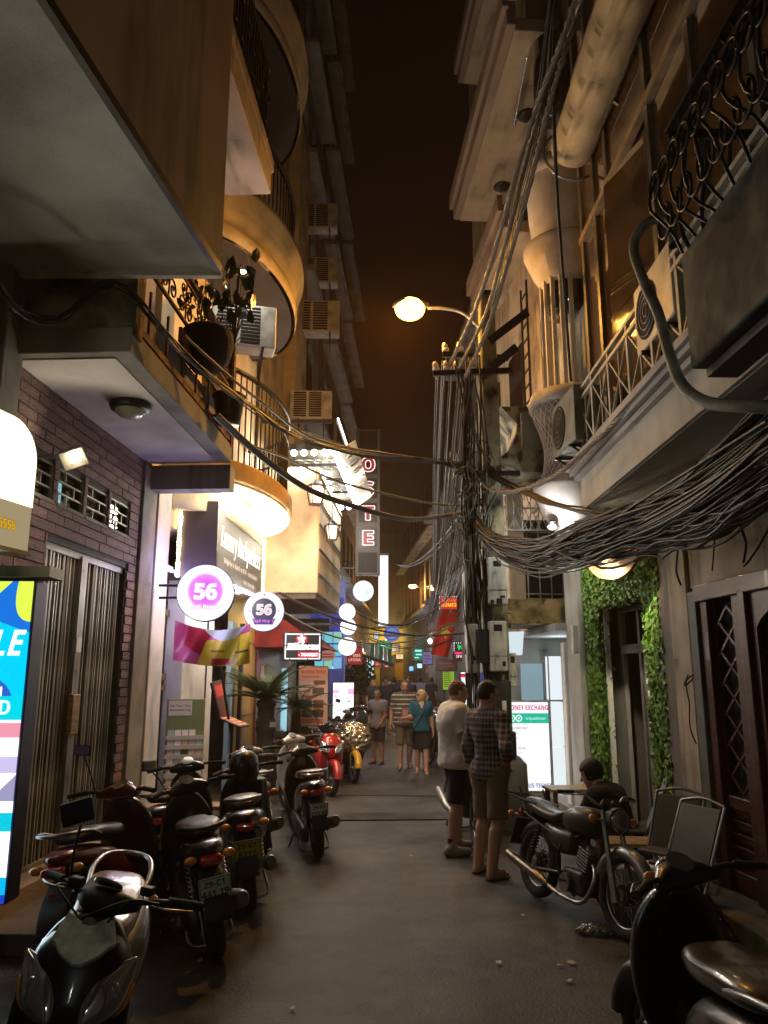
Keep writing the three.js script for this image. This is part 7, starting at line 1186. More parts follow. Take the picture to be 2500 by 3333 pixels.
  { // shirt
    const c = o.shirt, f = c.infl || 0.016, fs = [...torso.map((g) => g)], tops = [];
    for (const s of ['L', 'R']) { const sh = J['sh' + s], el = J['el' + s], wr = J['wr' + s], k = c.sleeve ?? 0.6; if (k <= 1) { const e = L3(sh, el, k); tops.push(cut(cone(sh, el, 0.068, 0.06), e, el.map((v, i) => v - sh[i]))); } else { const e = L3(el, wr, k - 1); tops.push(union([cone(sh, el, 0.064, 0.053), cut(cone(el, wr, 0.053, 0.046), e, wr.map((v, i) => v - el[i]))], 0.03)); } }
    const tt = union(fs, 0.08), hem = c.hem ?? 0.86, nk = J.neck, loose = c.loose || 0, hole = cone(L3(J.neck, J.head, 0.02), L3(J.neck, J.head, 0.8), 0.068, 0.085), vn = c.vneck ? cone([J.neck[0], J.neck[1] - 0.0, J.neck[2] + 0.08], [J.neck[0], J.neck[1] - 0.09, J.neck[2] + 0.15], 0.06, 0.02) : null, hp = o.hemPoint || [0, hem, 0], hn = o.hemDir || [0, -1, 0];
    const g = (x, y, z) => { let d = tt(x, y, z) - f - loose * clamp((1.35 - y) / 0.5, 0, 1) - 0.008 * noise.noise(x * 13, y * 9, z * 13) - 0.006 * noise.noise(x * 9 + y * 22, y * 16 - x * 9, z * 20); d = smin(d, tops[0](x, y, z) - f * 0.4, 0.04); d = smin(d, tops[1](x, y, z) - f * 0.4, 0.04); d = Math.max(d, (x - hp[0]) * hn[0] + (y - hp[1]) * hn[1] + (z - hp[2]) * hn[2]); d = Math.max(d, -hole(x, y, z)); return vn ? Math.max(d, -vn(x, y, z)) : d; };
    cloth('shirt', g, ...bounds([J.pel, J.chest, J.neck, J.shL, J.shR, J.elL, J.elR, ...((c.sleeve || 0) > 1 ? [J.wrL, J.wrR] : []), J.hipL, J.hipR], 0.2), c);
  }
  if (o.shorts) { const c = o.shorts, k = c.hem ?? 0.95, fs = ['L', 'R'].map((s) => { const h = J['hip' + s], n = J['kn' + s], a = J['an' + s], e = k <= 1 ? L3(h, n, k) : L3(n, a, k - 1); const base = k <= 1 ? cone(h, n, 0.1, c.flare || 0.086) : union([cone(h, n, 0.1, 0.08), cone(n, a, 0.08, 0.07)], 0.03); return k <= 1 ? cut(base, e, n.map((v, i) => v - h[i])) : cut(base, e, a.map((v, i) => v - n[i])); }), hipF = union([cone(J.hipL, J.hipR, 0.12 * w, 0.12 * w), cone(J.pel, L3(J.pel, J.chest, 0.3), 0.125 * w, 0.118 * w)], 0.05);
    cloth('shorts', (x, y, z) => { let d = smin(fs[0](x, y, z), fs[1](x, y, z), c.skirt ? 0.12 : 0.02); d = smin(d, hipF(x, y, z) - 0.006, 0.04); return d + 0.006 * noise.noise(x * 15, y * 8, z * 15) + 0.005 * noise.noise(x * 22, y * 26, z * 22); }, ...bounds([J.pel, L3(J.pel, J.chest, 0.35), J.hipL, J.hipR, J.knL, J.knR, ...(k > 1 ? [J.anL, J.anR] : [])], 0.15), c); }
  if (o.hair) { const c = o.hair, r = c.r || 0, hb = ball([0, 0.03, -0.016], [0.083 + r, 0.105 + r, 0.101 + r]), pt = c.pony ? union([cone([0, 0.05, -0.1], [0.02, -0.03, -0.14], 0.03, 0.028), cone([0.02, -0.03, -0.14], [0.03, -0.16, -0.1], 0.028, 0.012)], 0.02) : null;
    const g = skin((x, y, z) => { let d = hb(x, y, z) + 0.004 * noise.noise(x * 60, y * 60, z * 60); d = Math.max(d, -Math.max((c.front ?? 0.022) - z - Math.max(0, y - 0.03) * 0.3, y - (c.line ?? 0.075))); d = Math.max(d, (c.nape ?? -0.05) - y - 0.25 * Math.max(0, z)); if (c.bald) d = Math.max(d, y - 0.06); if (pt) d = smin(d, pt(x, y, z), 0.02); return d; }, [-0.11, -0.2, -0.17], [0.11, 0.16, 0.12], 0.0065); put('hair', g.applyMatrix4(hm), M(...c.c, { rough: 0.6 }), t); }
  { const e = mb(); for (const s of [-1, 1]) e.sph(0.0085, s * 0.031, 0.013, 0.082, 1.3, 0.8, 0.8, 8); put('eyes', mergeGeometries(e.g.map((g) => g)).applyMatrix4(hm), bk.black, t); }
  if (o.glasses) { const e = mb(); for (const s of [-1, 1]) e.torus(0.021, 0.0025, s * 0.031, 0.013, 0.1, 0, 0, 0, 2 * PI, 5, 18).rod(new V3(s * 0.052, 0.015, 0.098), new V3(s * 0.08, 0.015, 0), 0.002); put('glasses', mergeGeometries(e.g).applyMatrix4(hm), bk.black, t); }
  if (o.beard) put('beard', skin((x, y, z) => Math.max(ball([0, -0.06, 0.024], [0.06, 0.062, 0.07])(x, y, z), y + 0.045 + 0.4 * Math.max(0, 0.05 - z)), [-0.08, -0.14, -0.06], [0.08, -0.02, 0.11], 0.007).applyMatrix4(hm), M(0.12, 0.07, 0.05, { rough: 0.9 }), t);
  for (const s of ['L', 'R']) {
    const a = J['an' + s], b = J['to' + s], heel = [a[0], Math.max(0.03, b[1]), a[2] - 0.045]; if (o.feet === 'shoe') put('shoe', skin(union([cone(heel.map((v, i) => (i === 1 ? v + 0.012 : v)), b.map((v, i) => (i === 1 ? v + 0.008 : v)), 0.048, 0.04), cone(a, L3(heel, b, 0.35), 0.05, 0.045)], 0.03), ...bounds([a, b, heel], 0.08), 0.009), o.shoeMat || mt.white, t);
    else if (o.feet) { const m = mb().add(loft([[heel[0], 0.012, heel[2] - 0.02, 0.03, 0.01, 0, 3], [lerp(heel[0], b[0], 0.4), 0.012, lerp(heel[2], b[2], 0.4), 0.034, 0.011, 0, 3], [b[0], 0.012, b[2] - 0.01, 0.046, 0.011, 0, 3], [b[0], 0.012, b[2] + 0.035, 0.03, 0.01, 0, 3]], 14)); m.tube([new V3(b[0] - 0.045, 0.03, b[2] - 0.06), new V3(b[0], 0.075, b[2] - 0.03), new V3(b[0] + 0.045, 0.03, b[2] - 0.06)], 0.008, 12, 6); if (o.feet === 'sandal') m.tube([new V3(a[0] - 0.045, 0.05, a[2]), new V3(a[0], 0.09, a[2] + 0.06), new V3(a[0] + 0.045, 0.05, a[2])], 0.009, 12, 6); m.build('sandal', o.shoeMat || mt.woodDark, t); }
  }
  if (o.extra) o.extra(t, J, hm);
  return t;
}
const cotton = (r, g, b) => M(r, g, b, { rough: 0.92, bump: T_fine, bm: 0.03, bs: 0.001 });
const flesh = M(0.5, 0.27, 0.18, { rough: 0.5 }), tanSkin = M(0.34, 0.19, 0.12, { rough: 0.5 });
// two men standing at the pole
person('red haired man in a white T-shirt and dark shorts standing beside the checked shirt man', { x: 0.74, d: 8.3, turn: 1.85, scale: 0.985, skin: flesh, yaw: -0.05, pitch: 0.12, feet: 'shoe', shoeMat: M(0.22, 0.2, 0.18, { rough: 0.8 }), hair: { c: [0.16, 0.06, 0.025], nape: -0.06 }, shirt: { mat: cotton(0.66, 0.62, 0.53), sleeve: 0.72, hem: 0.84, loose: 0.03, infl: 0.022 }, shorts: { mat: cotton(0.012, 0.013, 0.018), hem: 1.0, flare: 0.092 },
  J: { chest: [0, 1.28, -0.03], neck: [0, 1.45, 0.0], head: [0, 1.6, 0.045], elL: [0.23, 1.14, 0.02], wrL: [0.19, 0.93, 0.12], elR: [-0.23, 1.14, 0.03], wrR: [-0.16, 0.96, 0.16], knL: [0.12, 0.5, 0.06], anL: [0.14, 0.085, 0.05], toL: [0.18, 0.035, 0.2], knR: [-0.1, 0.5, -0.04], anR: [-0.11, 0.085, -0.1], toR: [-0.14, 0.035, 0.06] },
  extra: (t, J) => { for (const s of ['L', 'R']) mb().cyl(0.046, 0.042, 0.07, J['an' + s][0], 0.14, J['an' + s][2]).build('sock', bk.plastic, t); } });
const plaid = (x, y, z) => { const a = Math.atan2(z, x) * 0.15 + x * 0.55, h = ((y + 10) / 0.05) % 1, v = ((a + 10) / 0.05) % 1, H = h < 0.4 ? 1 : 0, W = v < 0.4 ? 1 : 0, red = ((y + 10) / 0.1) % 1 < 0.12 ? 1 : 0; const k = 0.035 + 0.13 * H + 0.13 * W; return [k + 0.05 * red + 0.02 * H, k * 0.92, k * 0.98]; };
person('man in a dark checked shirt, khaki shorts and flip flops with hand on hip', { x: 0.97, d: 7.42, turn: 2.3, scale: 0.975, width: 0.9, skin: flesh, yaw: -0.35, pitch: 0.1, tilt: 0.04, feet: 'flip', shoeMat: M(0.1, 0.07, 0.05), hair: { c: [0.028, 0.017, 0.011], nape: -0.055, r: 0.004 }, shirt: { fn: plaid, sleeve: 1.55, hem: 0.8, loose: 0.012, infl: 0.012 }, shorts: { mat: cotton(0.19, 0.15, 0.085), hem: 0.98, flare: 0.096 },
  J: { elR: [-0.34, 1.15, -0.16], wrR: [-0.19, 0.99, 0.04], shR: [-0.17, 1.4, -0.01], elL: [0.245, 1.12, -0.03], wrL: [0.24, 0.86, 0.02], shL: [0.17, 1.4, -0.01], knL: [0.12, 0.5, 0.04], anL: [0.15, 0.085, -0.02], toL: [0.2, 0.03, 0.13], knR: [-0.1, 0.5, -0.02], anR: [-0.1, 0.085, -0.12], toR: [-0.14, 0.03, 0.03] }, palmR: [0.4, -0.3, 0.8],
  extra: (t, J) => { mb().cyl(0.031, 0.031, 0.022, J.wrL[0], J.wrL[1] + 0.02, J.wrL[2] - 0.005).build('watch', bk.black, t); mb().rbox(0.025, 0.025, 0.008, 0.003, J.wrL[0] + 0.03, J.wrL[1] + 0.02, J.wrL[2] - 0.01, 0, PI / 2, 0).build('watch_face', mt.chrome, t); } });
// couple walking towards us
const stripes = (x, y, z) => { const h = ((y + 10) / 0.088) % 1; return h < 0.26 ? [0.5, 0.44, 0.36] : h < 0.36 || h > 0.9 ? [0.05, 0.045, 0.05] : [0.1, 0.08, 0.075]; };
person('bearded man with glasses in a striped polo shirt and olive shorts walking towards us', { x: 0.41, d: 15.5, turn: 0.08, scale: 0.955, width: 1.12, belly: 1, skin: flesh, beard: 1, glasses: 1, feet: 'sandal', hair: { c: [0.09, 0.04, 0.022], nape: -0.05, line: 0.09 }, shirt: { fn: stripes, sleeve: 0.85, hem: 0.84, loose: 0.02, infl: 0.02 }, shorts: { mat: cotton(0.12, 0.1, 0.065), hem: 1.05 },
  J: { elL: [0.26, 1.13, -0.02], wrL: [0.25, 0.9, 0.08], elR: [-0.27, 1.13, -0.04], wrR: [-0.29, 0.88, 0.0], knL: [0.1, 0.5, -0.04], anL: [0.1, 0.1, -0.2], toL: [0.12, 0.03, -0.05], knR: [-0.11, 0.5, 0.1], anR: [-0.11, 0.085, 0.1], toR: [-0.14, 0.035, 0.26] } });
person('blonde woman in a teal T-shirt and black skirt with a shoulder strap, looking aside', { x: 0.69, d: 14.75, turn: 0.05, scale: 0.86, skin: flesh, yaw: -1.15, glasses: 1, feet: 'sandal', shoeMat: M(0.3, 0.22, 0.18), hair: { c: [0.5, 0.36, 0.16], nape: -0.07, pony: 1, r: 0.004, front: 0.03 }, shirt: { mat: cotton(0.012, 0.1, 0.15), sleeve: 0.75, hem: 0.88, loose: 0.01, vneck: 1 }, shorts: { mat: cotton(0.012, 0.012, 0.015), hem: 0.95, flare: 0.11, skirt: 1 },
  J: { shL: [0.165, 1.41, -0.01], shR: [-0.165, 1.41, -0.01], elL: [0.225, 1.13, -0.04], wrL: [0.245, 0.88, 0.0], elR: [-0.24, 1.16, 0.06], wrR: [-0.43, 1.15, 0.24], knL: [0.09, 0.5, 0.09], anL: [0.09, 0.085, 0.08], toL: [0.1, 0.035, 0.23], knR: [-0.08, 0.5, -0.03], anR: [-0.08, 0.11, -0.16], toR: [-0.09, 0.035, -0.03] },
  extra: (t) => { mb().tube([new V3(0.13, 1.44, 0.0), new V3(0.08, 1.36, 0.13), new V3(-0.03, 1.16, 0.165), new V3(-0.14, 0.98, 0.14), new V3(-0.2, 0.86, 0.06)], 0.013, 30, 6).build('bag_strap', bk.plastic, t); mb().rbox(0.07, 0.2, 0.2, 0.03, -0.22, 0.8, 0.04).build('shoulder_bag', bk.plastic, t); } });
person('short man in a grey T-shirt and dark shorts standing by the covered motorbike', { x: -0.13, d: 16.4, turn: -0.55, scale: 0.845, skin: tanSkin, yaw: 0.35, feet: 'flip', hair: { c: [0.02, 0.017, 0.015], bald: 0, line: 0.1, front: 0.0, nape: -0.03 }, shirt: { mat: cotton(0.22, 0.2, 0.22), sleeve: 0.65, hem: 0.84, loose: 0.02 }, shorts: { mat: cotton(0.045, 0.03, 0.03), hem: 0.95, flare: 0.1 }, J: { elL: [0.22, 1.13, 0.0], wrL: [0.15, 0.93, 0.12] } });
// seated man
person('man in a black T-shirt with a yellow print sitting low by the leafy doorway', { x: 2.1, d: 7.25, turn: -2.35, scale: 0.97, skin: flesh, pitch: 0.32, yaw: 0.3, feet: 'shoe', shoeMat: bk.plastic, hair: { c: [0.008, 0.007, 0.007], nape: -0.075, r: 0.012, line: 0.05, front: 0.04 }, shirt: { mat: cotton(0.01, 0.01, 0.012), sleeve: 0.75, infl: 0.02, hem: 0.2 }, shorts: { mat: cotton(0.03, 0.03, 0.035), hem: 1.3 },
  J: { pel: [0, 0.34, -0.06], chest: [0, 0.62, 0.1], neck: [0, 0.77, 0.18], head: [0, 0.89, 0.28], shL: [0.185, 0.71, 0.15], shR: [-0.185, 0.71, 0.15], elL: [0.25, 0.5, 0.28], wrL: [0.12, 0.42, 0.46], elR: [-0.25, 0.5, 0.28], wrR: [-0.1, 0.42, 0.46], hipL: [0.1, 0.32, -0.05], hipR: [-0.1, 0.32, -0.05], knL: [0.17, 0.46, 0.33], knR: [-0.17, 0.46, 0.33], anL: [0.15, 0.085, 0.3], anR: [-0.15, 0.085, 0.3], toL: [0.17, 0.035, 0.46], toR: [-0.17, 0.035, 0.46] },
  extra: (t) => { const m = mb(); m.add(new THREE.PlaneGeometry(0.26, 0.09, 10, 3), mat4(0, 0, 0)); const tx = canvas(128, 48, (x) => { x.clearRect(0, 0, 128, 48); text(x, 'Lantern', 64, 24, 32, '#c8b414', { style: 'italic bold', max: 124 }); }); const f = put('shirt_print', new THREE.PlaneGeometry(0.25, 0.1), printed(tx, { transparent: true }), t); f.position.set(0.0, 0.695, -0.06); f.rotation.set(-0.38, PI, 0, 'YXZ'); f.rotation.set(0.5, PI, 0, 'YXZ'); } });
{ const s = thing('plastic_stool', 'low dark plastic stool under the seated man', 'stool', V(2.13, 0, 7.2), 0.4); mb().rbox(0.3, 0.03, 0.3, 0.01, 0, 0.225, 0).build('seat', M(0.03, 0.04, 0.09, { rough: 0.4 }), s); for (const [x, z] of [[-1, -1], [1, -1], [1, 1], [-1, 1]]) mb().rod(new V3(x * 0.14, 0, z * 0.14), new V3(x * 0.11, 0.21, z * 0.11), 0.016).build('leg', M(0.03, 0.04, 0.09, { rough: 0.4 }), s); }
// far crowd
const cg = 'people far down the lane', c1 = person('person in white and pale blue walking away far down the lane', { x: 1.42, d: 31, turn: PI, scale: 0.98, cell: 0.022, skin: tanSkin, group: cg, hair: { c: [0.01, 0.01, 0.01] }, shirt: { mat: cotton(0.5, 0.52, 0.75), sleeve: 0.6 }, shorts: { mat: cotton(0.4, 0.42, 0.65), hem: 1.9 } });
const c2 = person('person in dark clothes far down the lane left of the striped polo man', { x: 0.05, d: 24, turn: 0.4, scale: 0.97, cell: 0.022, skin: tanSkin, group: cg, hair: { c: [0.01, 0.01, 0.01] }, shirt: { mat: cotton(0.03, 0.03, 0.04), sleeve: 0.6 }, shorts: { mat: cotton(0.1, 0.015, 0.02), hem: 1.0 } });
[[c1, 1.05, 33, 2.9, 'person in pale clothes beside the one in white far down the lane'], [c2, -0.35, 22.5, 1.0, 'dark clothed person sitting out near the leafy street tree'], [c2, 0.35, 28, 3.0, 'dark clothed person walking away behind the striped polo man'], [c2, 0.85, 27, -0.3, 'dark clothed person far behind the blonde woman'], [c2, 1.75, 29, 2.4, 'dark clothed person near the green menu board'], [c2, 0.6, 38, 0.2, 'tiny dark figure before the archway'], [c1, 0.15, 40, 2.6, 'tiny pale figure left of the archway'], [c2, 1.6, 42, 1.6, 'tiny dark figure right of the archway']].forEach(([c, x, d, r, l]) => copy(c, l, V(x, 0, d), r));

// ---------------------------------------------------------------- plants
function frond(parent, base, az, len, rise, droop, mat, n = 26) { // a feather leaf: rib and two rows of narrow leaflets in one mesh
  const m = mb(), pts = []; for (let k = 0; k <= 10; k++) { const u = k / 10; pts.push(new V3(Math.sin(az) * len * u * Math.cos(rise * (1 - u * droop)), len * (u * Math.sin(rise) - droop * u * u * 0.55), Math.cos(az) * len * u * Math.cos(rise * (1 - u * droop))).add(base)); }
  const cv = new THREE.CatmullRomCurve3(pts); m.add(new THREE.TubeGeometry(cv, 12, 0.008, 4)); const side = new V3(Math.cos(az), 0, -Math.sin(az)), pos = [];
  for (let i = 2; i < n; i++) { const u = i / n, p = cv.getPoint(u), tg = cv.getTangent(u), l = len * 0.26 * Math.sin(PI * Math.min(1, 0.15 + u * 0.9)) + 0.03; for (const s of [-1, 1]) { const e = p.clone().addScaledVector(side, s * l * 0.8).addScaledVector(tg, l * 0.62).add(new V3(0, 0.06 * l + rnd(-0.012, 0.012), 0)), q = tg.clone().multiplyScalar(0.011); pos.push(...p.clone().sub(q).toArray(), ...e.toArray(), ...p.clone().add(q).toArray()); } }
  const g = new THREE.BufferGeometry(); g.setAttribute('position', new THREE.Float32BufferAttribute(pos, 3)); g.computeVertexNormals(); m.add(g); return m.build('frond', mat, parent);
}
const potGeo = (r, h) => mb().lathe([[0, 0], [r * 0.68, 0], [r * 0.76, h * 0.25], [r * 0.94, h * 0.8], [r * 0.97, h * 0.9], [r * 1.06, h * 0.92], [r * 1.07, h], [r * 0.96, h], [r * 0.93, h * 0.88], [0, h * 0.86]], 36);
function grassTuft(parent, r, y, h, n) { const lg = new THREE.BufferGeometry(); lg.setAttribute('position', new THREE.Float32BufferAttribute([-0.006, 0, 0, 0.006, 0, 0, 0.0, 1, 0.25], 3)); lg.computeVertexNormals(); const im = new THREE.InstancedMesh(lg, mt.grass, n), m4 = new THREE.Matrix4(); for (let i = 0; i < n; i++) { const a = rnd(6.28), q = r * Math.sqrt(rnd()); m4.compose(new V3(q * Math.cos(a), y, q * Math.sin(a)), new THREE.Quaternion().setFromEuler(new THREE.Euler(rnd(-0.6, 0.6), rnd(6.28), rnd(-0.6, 0.6))), new V3(1, h * rnd(0.6, 1.2), 1)); im.setMatrixAt(i, m4); } im.name = 'grass'; im.userData.kind = 'stuff'; im.castShadow = true; parent.add(im); }
{
  const t = thing('sago_palm', 'sago palm with stiff dark fronds in a wide dark pot by the yellow wall', 'palm', V(-1.84, 0, 12.4));
  potGeo(0.42, 0.62).build('pot', mt.pot, t); grassTuft(t, 0.38, 0.52, 0.17, 420);
  const pr = []; for (let i = 0; i <= 14; i++) pr.push([0.13 + (i % 2 ? 0.018 : 0) + 0.015 * Math.sin(i), 0.5 + i * 0.062]); pr.push([0.02, 1.42]); mb().lathe(pr, 18).build('trunk', mt.trunk, t);
  for (let i = 0; i < 40; i++) frond(t, new V3(0, 1.36, 0), i * 2.4 + rnd(-0.2, 0.2), rnd(0.66, 0.85), rnd(0.35, 1.35), rnd(0.25, 0.7), i % 3 ? mt.leafDark : M(0.035, 0.07, 0.018, { rough: 0.45 }));
}
{
  const t = thing('potted_palm', 'second potted palm in a brown glazed pot behind the larger sago palm', 'palm', V(-1.5, 0, 13.6));
  potGeo(0.36, 0.8).build('pot', M(0.09, 0.04, 0.025, { rough: 0.3, clearcoat: 0.5 }), t); grassTuft(t, 0.32, 0.7, 0.2, 260);
  mb().cyl(0.07, 0.1, 0.55, 0, 0.95, 0).build('trunk', mt.trunk, t); for (let i = 0; i < 24; i++) frond(t, new V3(0, 1.2, 0), i * 2.4, rnd(0.5, 0.7), rnd(0.1, 1.2), rnd(0.4, 0.9), mt.leafDark, 20);
}
function leafy(t, base, n, r, h, size, mat, name = 'leaf') { // broad leaves on thin stems, each leaf its own part
  const g = new THREE.BufferGeometry(), s = [[0, 0, 0], [0.32, 0.3, 0.1], [0, 0.5, 0.02], [-0.32, 0.3, 0.1], [0.22, 0.72, 0.06], [0, 1, -0.1], [-0.22, 0.72, 0.06]], f = [0, 1, 2, 0, 2, 3, 1, 4, 2, 4, 5, 2, 2, 5, 6, 2, 6, 3]; g.setAttribute('position', new THREE.Float32BufferAttribute(f.flatMap((i) => s[i]), 3)); g.computeVertexNormals(); g.setAttribute('uv', new THREE.BufferAttribute(new Float32Array(f.length * 2), 2));
  const st = mb(); for (let i = 0; i < n; i++) { const a = rnd(6.28), q = r * Math.sqrt(rnd()), p = new V3(q * Math.cos(a), h * rnd(0.25, 1), q * Math.sin(a)).add(base); if (i < 14) st.rod(base, p, 0.006, 0.004, 5); const m = put(name, g, mat, t); m.position.copy(p); m.rotation.set(rnd(-0.8, 1.2), rnd(6.28), rnd(-0.7, 0.7)); m.scale.setScalar(size * rnd(0.7, 1.2)); } st.build('stem', mt.leafDark, t);
}
{
  const p = V(-1.71,4.84,6.95), t = thing('hanging_planter', 'big round dark basket planter hung on the rusty balcony railing', 'planter', p);
  t.scale.setScalar(0.78); mb().lathe([[0, -0.33], [0.16, -0.3], [0.28, -0.15], [0.33, 0.05], [0.31, 0.2], [0.27, 0.24], [0.27, 0.2], [0, 0.18]], 30).build('basket', M(0.03, 0.024, 0.018, { rough: 0.9, bump: T_grime, bm: 0.1, bs: 0.01 }), t);
  leafy(t, new V3(0, 0.2, 0), 34, 0.3, 0.75, 0.17, M(0.03, 0.05, 0.012, { rough: 0.3 }));
}
{ const p = V(-1.63,5.71,7.7), t = thing('balcony_plant', 'broad leaved plant rising at the far end of the rusty balcony railing', 'plant', V(p.x, 4.32, 7.7)); potGeo(0.17, 0.32).build('pot', mt.pot, t); mb().rod(new V3(0, 0.2, 0), new V3(0.04, 1.7, 0), 0.014).build('trunk', mt.trunk, t); leafy(t, new V3(0.02, 0.9, 0), 24, 0.22, 1.0, 0.2, M(0.05, 0.07, 0.016, { rough: 0.3 })); }
{ const p = V(-1.72,6.55,8.55), t = thing('balcony_lamp', 'small white lit lamp above the balcony plants under the dark curved balcony', 'lamp', p); mb().sph(0.035, 0, 0, 0, 1.4, 0.7, 1, 12).build('lamp_bulb', glow(1, 0.95, 0.85, 9), t); mb().rod(new V3(0, 0.02, 0), new V3(-0.25, 0.1, -0.1), 0.01).build('lamp_arm', mt.alu, t); pointLight(1, 0.95, 0.85, 1.5, p.clone().add(new V3(0.02, -0.07, 0.03)), 2); }

// ---------------------------------------------------------------- shop furniture
{
  const t = thing('menu_stand', 'black menu stand with an open red lit menu in front of the yellow wall', 'menu stand', V(-1.98, 0, 10.4), 1.35);
  mb().rod(new V3(0, 0, 0), new V3(0, 1.14, 0), 0.02).cyl(0.17, 0.19, 0.03, 0, 0.015, 0).rod(new V3(-0.02, 1, 0), new V3(-0.16, 1.85, -0.12), 0.018).build('stand', mt.darkMetal, t);
  const tx = canvas(128, 96, (x) => { x.fillStyle = '#c88a6a'; x.fillRect(0, 0, 128, 96); x.fillStyle = '#8a3a2a'; for (let i = 0; i < 6; i++) x.fillRect(8 + (i % 2) * 60, 10 + Math.floor(i / 2) * 28, 48, 18); });
  mb().rbox(0.34, 0.02, 0.32, 0.006, 0.0, 1.16, 0.03, 0.35, 0, 0).build('menu_tray', mt.black, t); const f = face(0.3, 0.27, printed(tx), t, 'menu_page', 0.0, 1.176, 0.032); f.rotation.set(-PI / 2 + 0.35, 0, 0);
  mb().rbox(0.34, 0.5, 0.03, 0.008, -0.02, 1.44, -0.17, -0.25, 0, 0.12).build('menu_board', mt.black, t); const f2 = face(0.3, 0.45, printed(canvas(96, 128, (x) => { x.fillStyle = '#7a2620'; x.fillRect(0, 0, 96, 128); x.fillStyle = '#c04a40'; x.fillRect(10, 10, 76, 40); x.fillStyle = '#5a4038'; x.fillRect(10, 60, 76, 56); })), t, 'menu_page', -0.02, 1.445, -0.152); f2.rotation.set(-0.25, 0, 0.12);
}
{
  const t = thing('leaflet_rack', 'white and green leaflet rack full of cards beside the hostel doorway', 'rack', V(-2.42, 0, 9.75), 0.3), w = 0.46;
  mb().rbox(w, 1.1, 0.04, 0.008, 0, 0.92, -0.12).build('back_board', M(0.22, 0.3, 0.13, { rough: 0.5 }), t);
  mb().box(w, 0.03, 0.25, 0, 0.4, 0).box(0.03, 0.4, 0.03, -w / 2 + 0.02, 0.2, 0.08).box(0.03, 0.4, 0.03, w / 2 - 0.02, 0.2, 0.08).box(0.03, 0.4, 0.03, -w / 2 + 0.02, 0.2, -0.08).box(0.03, 0.4, 0.03, w / 2 - 0.02, 0.2, -0.08).build('table_frame', mt.woodLight, t);
  for (let r = 0; r < 6; r++) { mb().box(w, 0.05, 0.012, 0, 0.46 + r * 0.11, 0.02 - r * 0.018).build('rack_shelf', M(0.6, 0.62, 0.55, { rough: 0.3 }), t); for (let i = 0; i < 5; i++) if (rnd() > 0.12) mb().box(0.075, 0.1, 0.006, -w / 2 + 0.06 + i * 0.085, 0.5 + r * 0.11, 0.0 - r * 0.018, -0.15, rnd(-0.06, 0.06), 0).build('leaflet', [mt.white, mt.plasterCream, M(0.4, 0.5, 0.42), M(0.55, 0.5, 0.45)][Math.floor(rnd(4))], t); }
  const tx = canvas(128, 80, (x) => { x.fillStyle = '#d9d6cc'; x.fillRect(0, 0, 128, 80); text(x, 'Bus Tour / Visa', 64, 28, 16, '#555'); text(x, 'Motorbike Trip', 64, 50, 16, '#555'); }); face(0.28, 0.18, printed(tx), t, 'notice', -0.07, 1.36, -0.097);
  const tx2 = canvas(128, 32, (x) => { x.fillStyle = '#d8d6d0'; x.fillRect(0, 0, 128, 32); text(x, 'Ocean Tours', 80, 16, 17, '#333', { max: 84 }); }); face(w * 0.98, 0.08, printed(tx2), t, 'notice', 0, 0.435, 0.128);
}
{ const t = thing('wooden_bench', 'low yellow wooden bench behind the maroon scooter', 'bench', V(-2.0, 0, 8.35), 0.15); mb().rbox(0.8, 0.04, 0.3, 0.01, 0, 0.44, 0).build('seat', mt.woodLight, t); for (const [x, z] of [[-1, -1], [1, -1], [1, 1], [-1, 1]]) mb().box(0.05, 0.42, 0.05, x * 0.35, 0.21, z * 0.11).build('leg', mt.woodLight, t); }
function lowTable(label, x, d, turn, w, dp, h) { const t = thing('low_table', label, 'table', V(x, 0, d), turn); for (let i = 0; i < 4; i++) mb().rbox(w, 0.03, dp / 4 - 0.006, 0.005, 0, h, -dp / 2 + (i + 0.5) * dp / 4).build('plank', mt.woodLight, t); for (const [a, b] of [[-1, -1], [1, -1], [1, 1], [-1, 1]]) mb().box(0.045, h, 0.045, a * (w / 2 - 0.05), h / 2, b * (dp / 2 - 0.05)).build('leg', mt.woodBrown, t); return t; }
lowTable('low wooden table in front of the seated man by the lit column', 2.2, 9.5, 0.1, 0.6, 0.4, 0.46); lowTable('low wooden table beside the folding chairs behind the old motorcycle', 2.1, 6.62, -0.1, 0.6, 0.32, 0.44);
{
  const mk = () => { const t = thing('folding_chair', 'folding metal chair nearest the leafy doorway opening', 'chair', V(2.28, 0.0, 7.15), -1.9, 'folding chairs by the leafy doorway'); const f = mb(); for (const s of [-1, 1]) f.tube([new V3(s * 0.2, 0, 0.2), new V3(s * 0.2, 0.42, 0.0), new V3(s * 0.2, 0.84, -0.2)], 0.012, 14, 8).tube([new V3(s * 0.18, 0, -0.22), new V3(s * 0.18, 0.45, 0.14)], 0.011, 8, 8); f.tube([new V3(-0.2, 0.84, -0.2), new V3(0, 0.875, -0.21), new V3(0.2, 0.84, -0.2)], 0.012, 12, 8).rod(new V3(-0.2, 0.1, -0.15), new V3(0.2, 0.1, -0.15), 0.009); f.build('frame', M(0.22, 0.22, 0.21, { rough: 0.3, metal: 0.9 }), t); mb().rbox(0.38, 0.03, 0.36, 0.012, 0, 0.44, 0).build('seat', M(0.05, 0.05, 0.055, { rough: 0.5 }), t); mb().rbox(0.37, 0.42, 0.02, 0.01, 0, 0.63, -0.1, -0.42, 0, 0).build('backrest', M(0.035, 0.037, 0.036, { rough: 0.55 }), t); return t; };
  const c = mk(); copy(c, 'middle folding metal chair of the three by the leafy doorway', V(2.2, 0.0, 6.3), -2.3); copy(c, 'folding metal chair standing nearest us beside the tan pillar', V(2.14, 0, 5.85), -2.0);
}
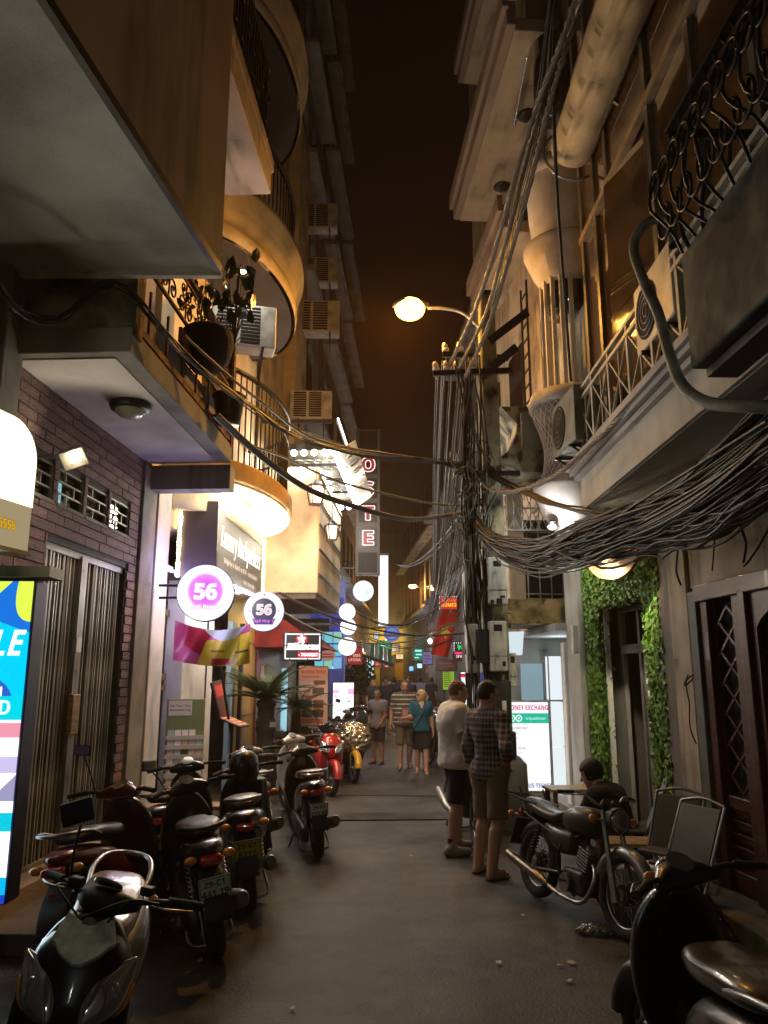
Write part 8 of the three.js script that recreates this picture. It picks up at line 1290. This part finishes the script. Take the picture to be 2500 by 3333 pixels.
{ const t = thing('cool_box', 'small white crate with a red end on the ground behind the motorcycle front wheel', 'crate', V(1.9, 0, 6.05), -0.1); mb().rbox(0.52, 0.2, 0.3, 0.02, 0, 0.3, 0).build('box', mt.white, t); mb().rbox(0.12, 0.205, 0.305, 0.02, 0.21, 0.302, 0).build('end_panel', M(0.4, 0.02, 0.03, { rough: 0.5 }), t); mb().box(0.5, 0.2, 0.28, 0, 0.1, 0).build('base_crate', mt.steel, t); }
// ---------------------------------------------------------------- litter
{
  const f = (x, y, z) => { const a = Math.hypot(x / 0.2, y / 0.05, z / 0.12) - 1; return a * 0.06 + 0.022 * noise.noise(x * 22, y * 22, z * 22) + 0.012 * noise.noise(x * 50, y * 50, z * 50); };
  const t = tag(put('plastic_bag', skin(f, [-0.28, -0.05, -0.18], [0.28, 0.1, 0.18], 0.011).scale(0.8, 0.6, 0.8), M(0.4, 0.4, 0.38, { rough: 0.12, transmission: 0.8, thickness: 0, clearcoat: 1 })), 'crumpled clear plastic bag lying under the old motorcycle', 'litter'); t.position.copy(V(1.5, 0.02, 5.85));
  const g = new THREE.PlaneGeometry(0.07, 0.05, 4, 3), p = g.attributes.position; for (let i = 0; i < p.count; i++) p.setZ(i, 0.014 * noise.noise(p.getX(i) * 30, p.getY(i) * 30, 3)); g.rotateX(-PI / 2); g.computeVertexNormals();
  const sp = [[V(0.71,0,5.25), 'scrap of pale paper alone on the asphalt in the middle foreground'], [V(1.08,0,5.21), 'left scrap of a pair of pale leaves on the asphalt'], [V(1.16,0,5.25), 'right scrap of a pair of pale leaves on the asphalt'], [V(1.08,0,4.96), 'tiny pale scrap below the pair of leaves'], [V(1.03,0,6.21), 'pale scrap left of the motorcycle side stand'], [V(1.44,0,4.62), 'pale scrap beside the right foreground scooter'], [V(0.27,0,8.14), 'pale scrap on the asphalt near the drain slab'], [V(-0.49,0,4.58), 'pale scrap on the asphalt near the left foreground scooter']];
  for (const [q, l] of sp) { const m = tag(put('paper_scrap', g, M(0.42, 0.36, 0.28, { side: THREE.DoubleSide })), l, 'litter', 'scraps of litter'); m.position.copy(q).add(new V3(0, 0.016, 0)); m.rotation.y = rnd(6); m.scale.setScalar(rnd(0.4, 0.8)); }
}

renderer.render(scene, camera);
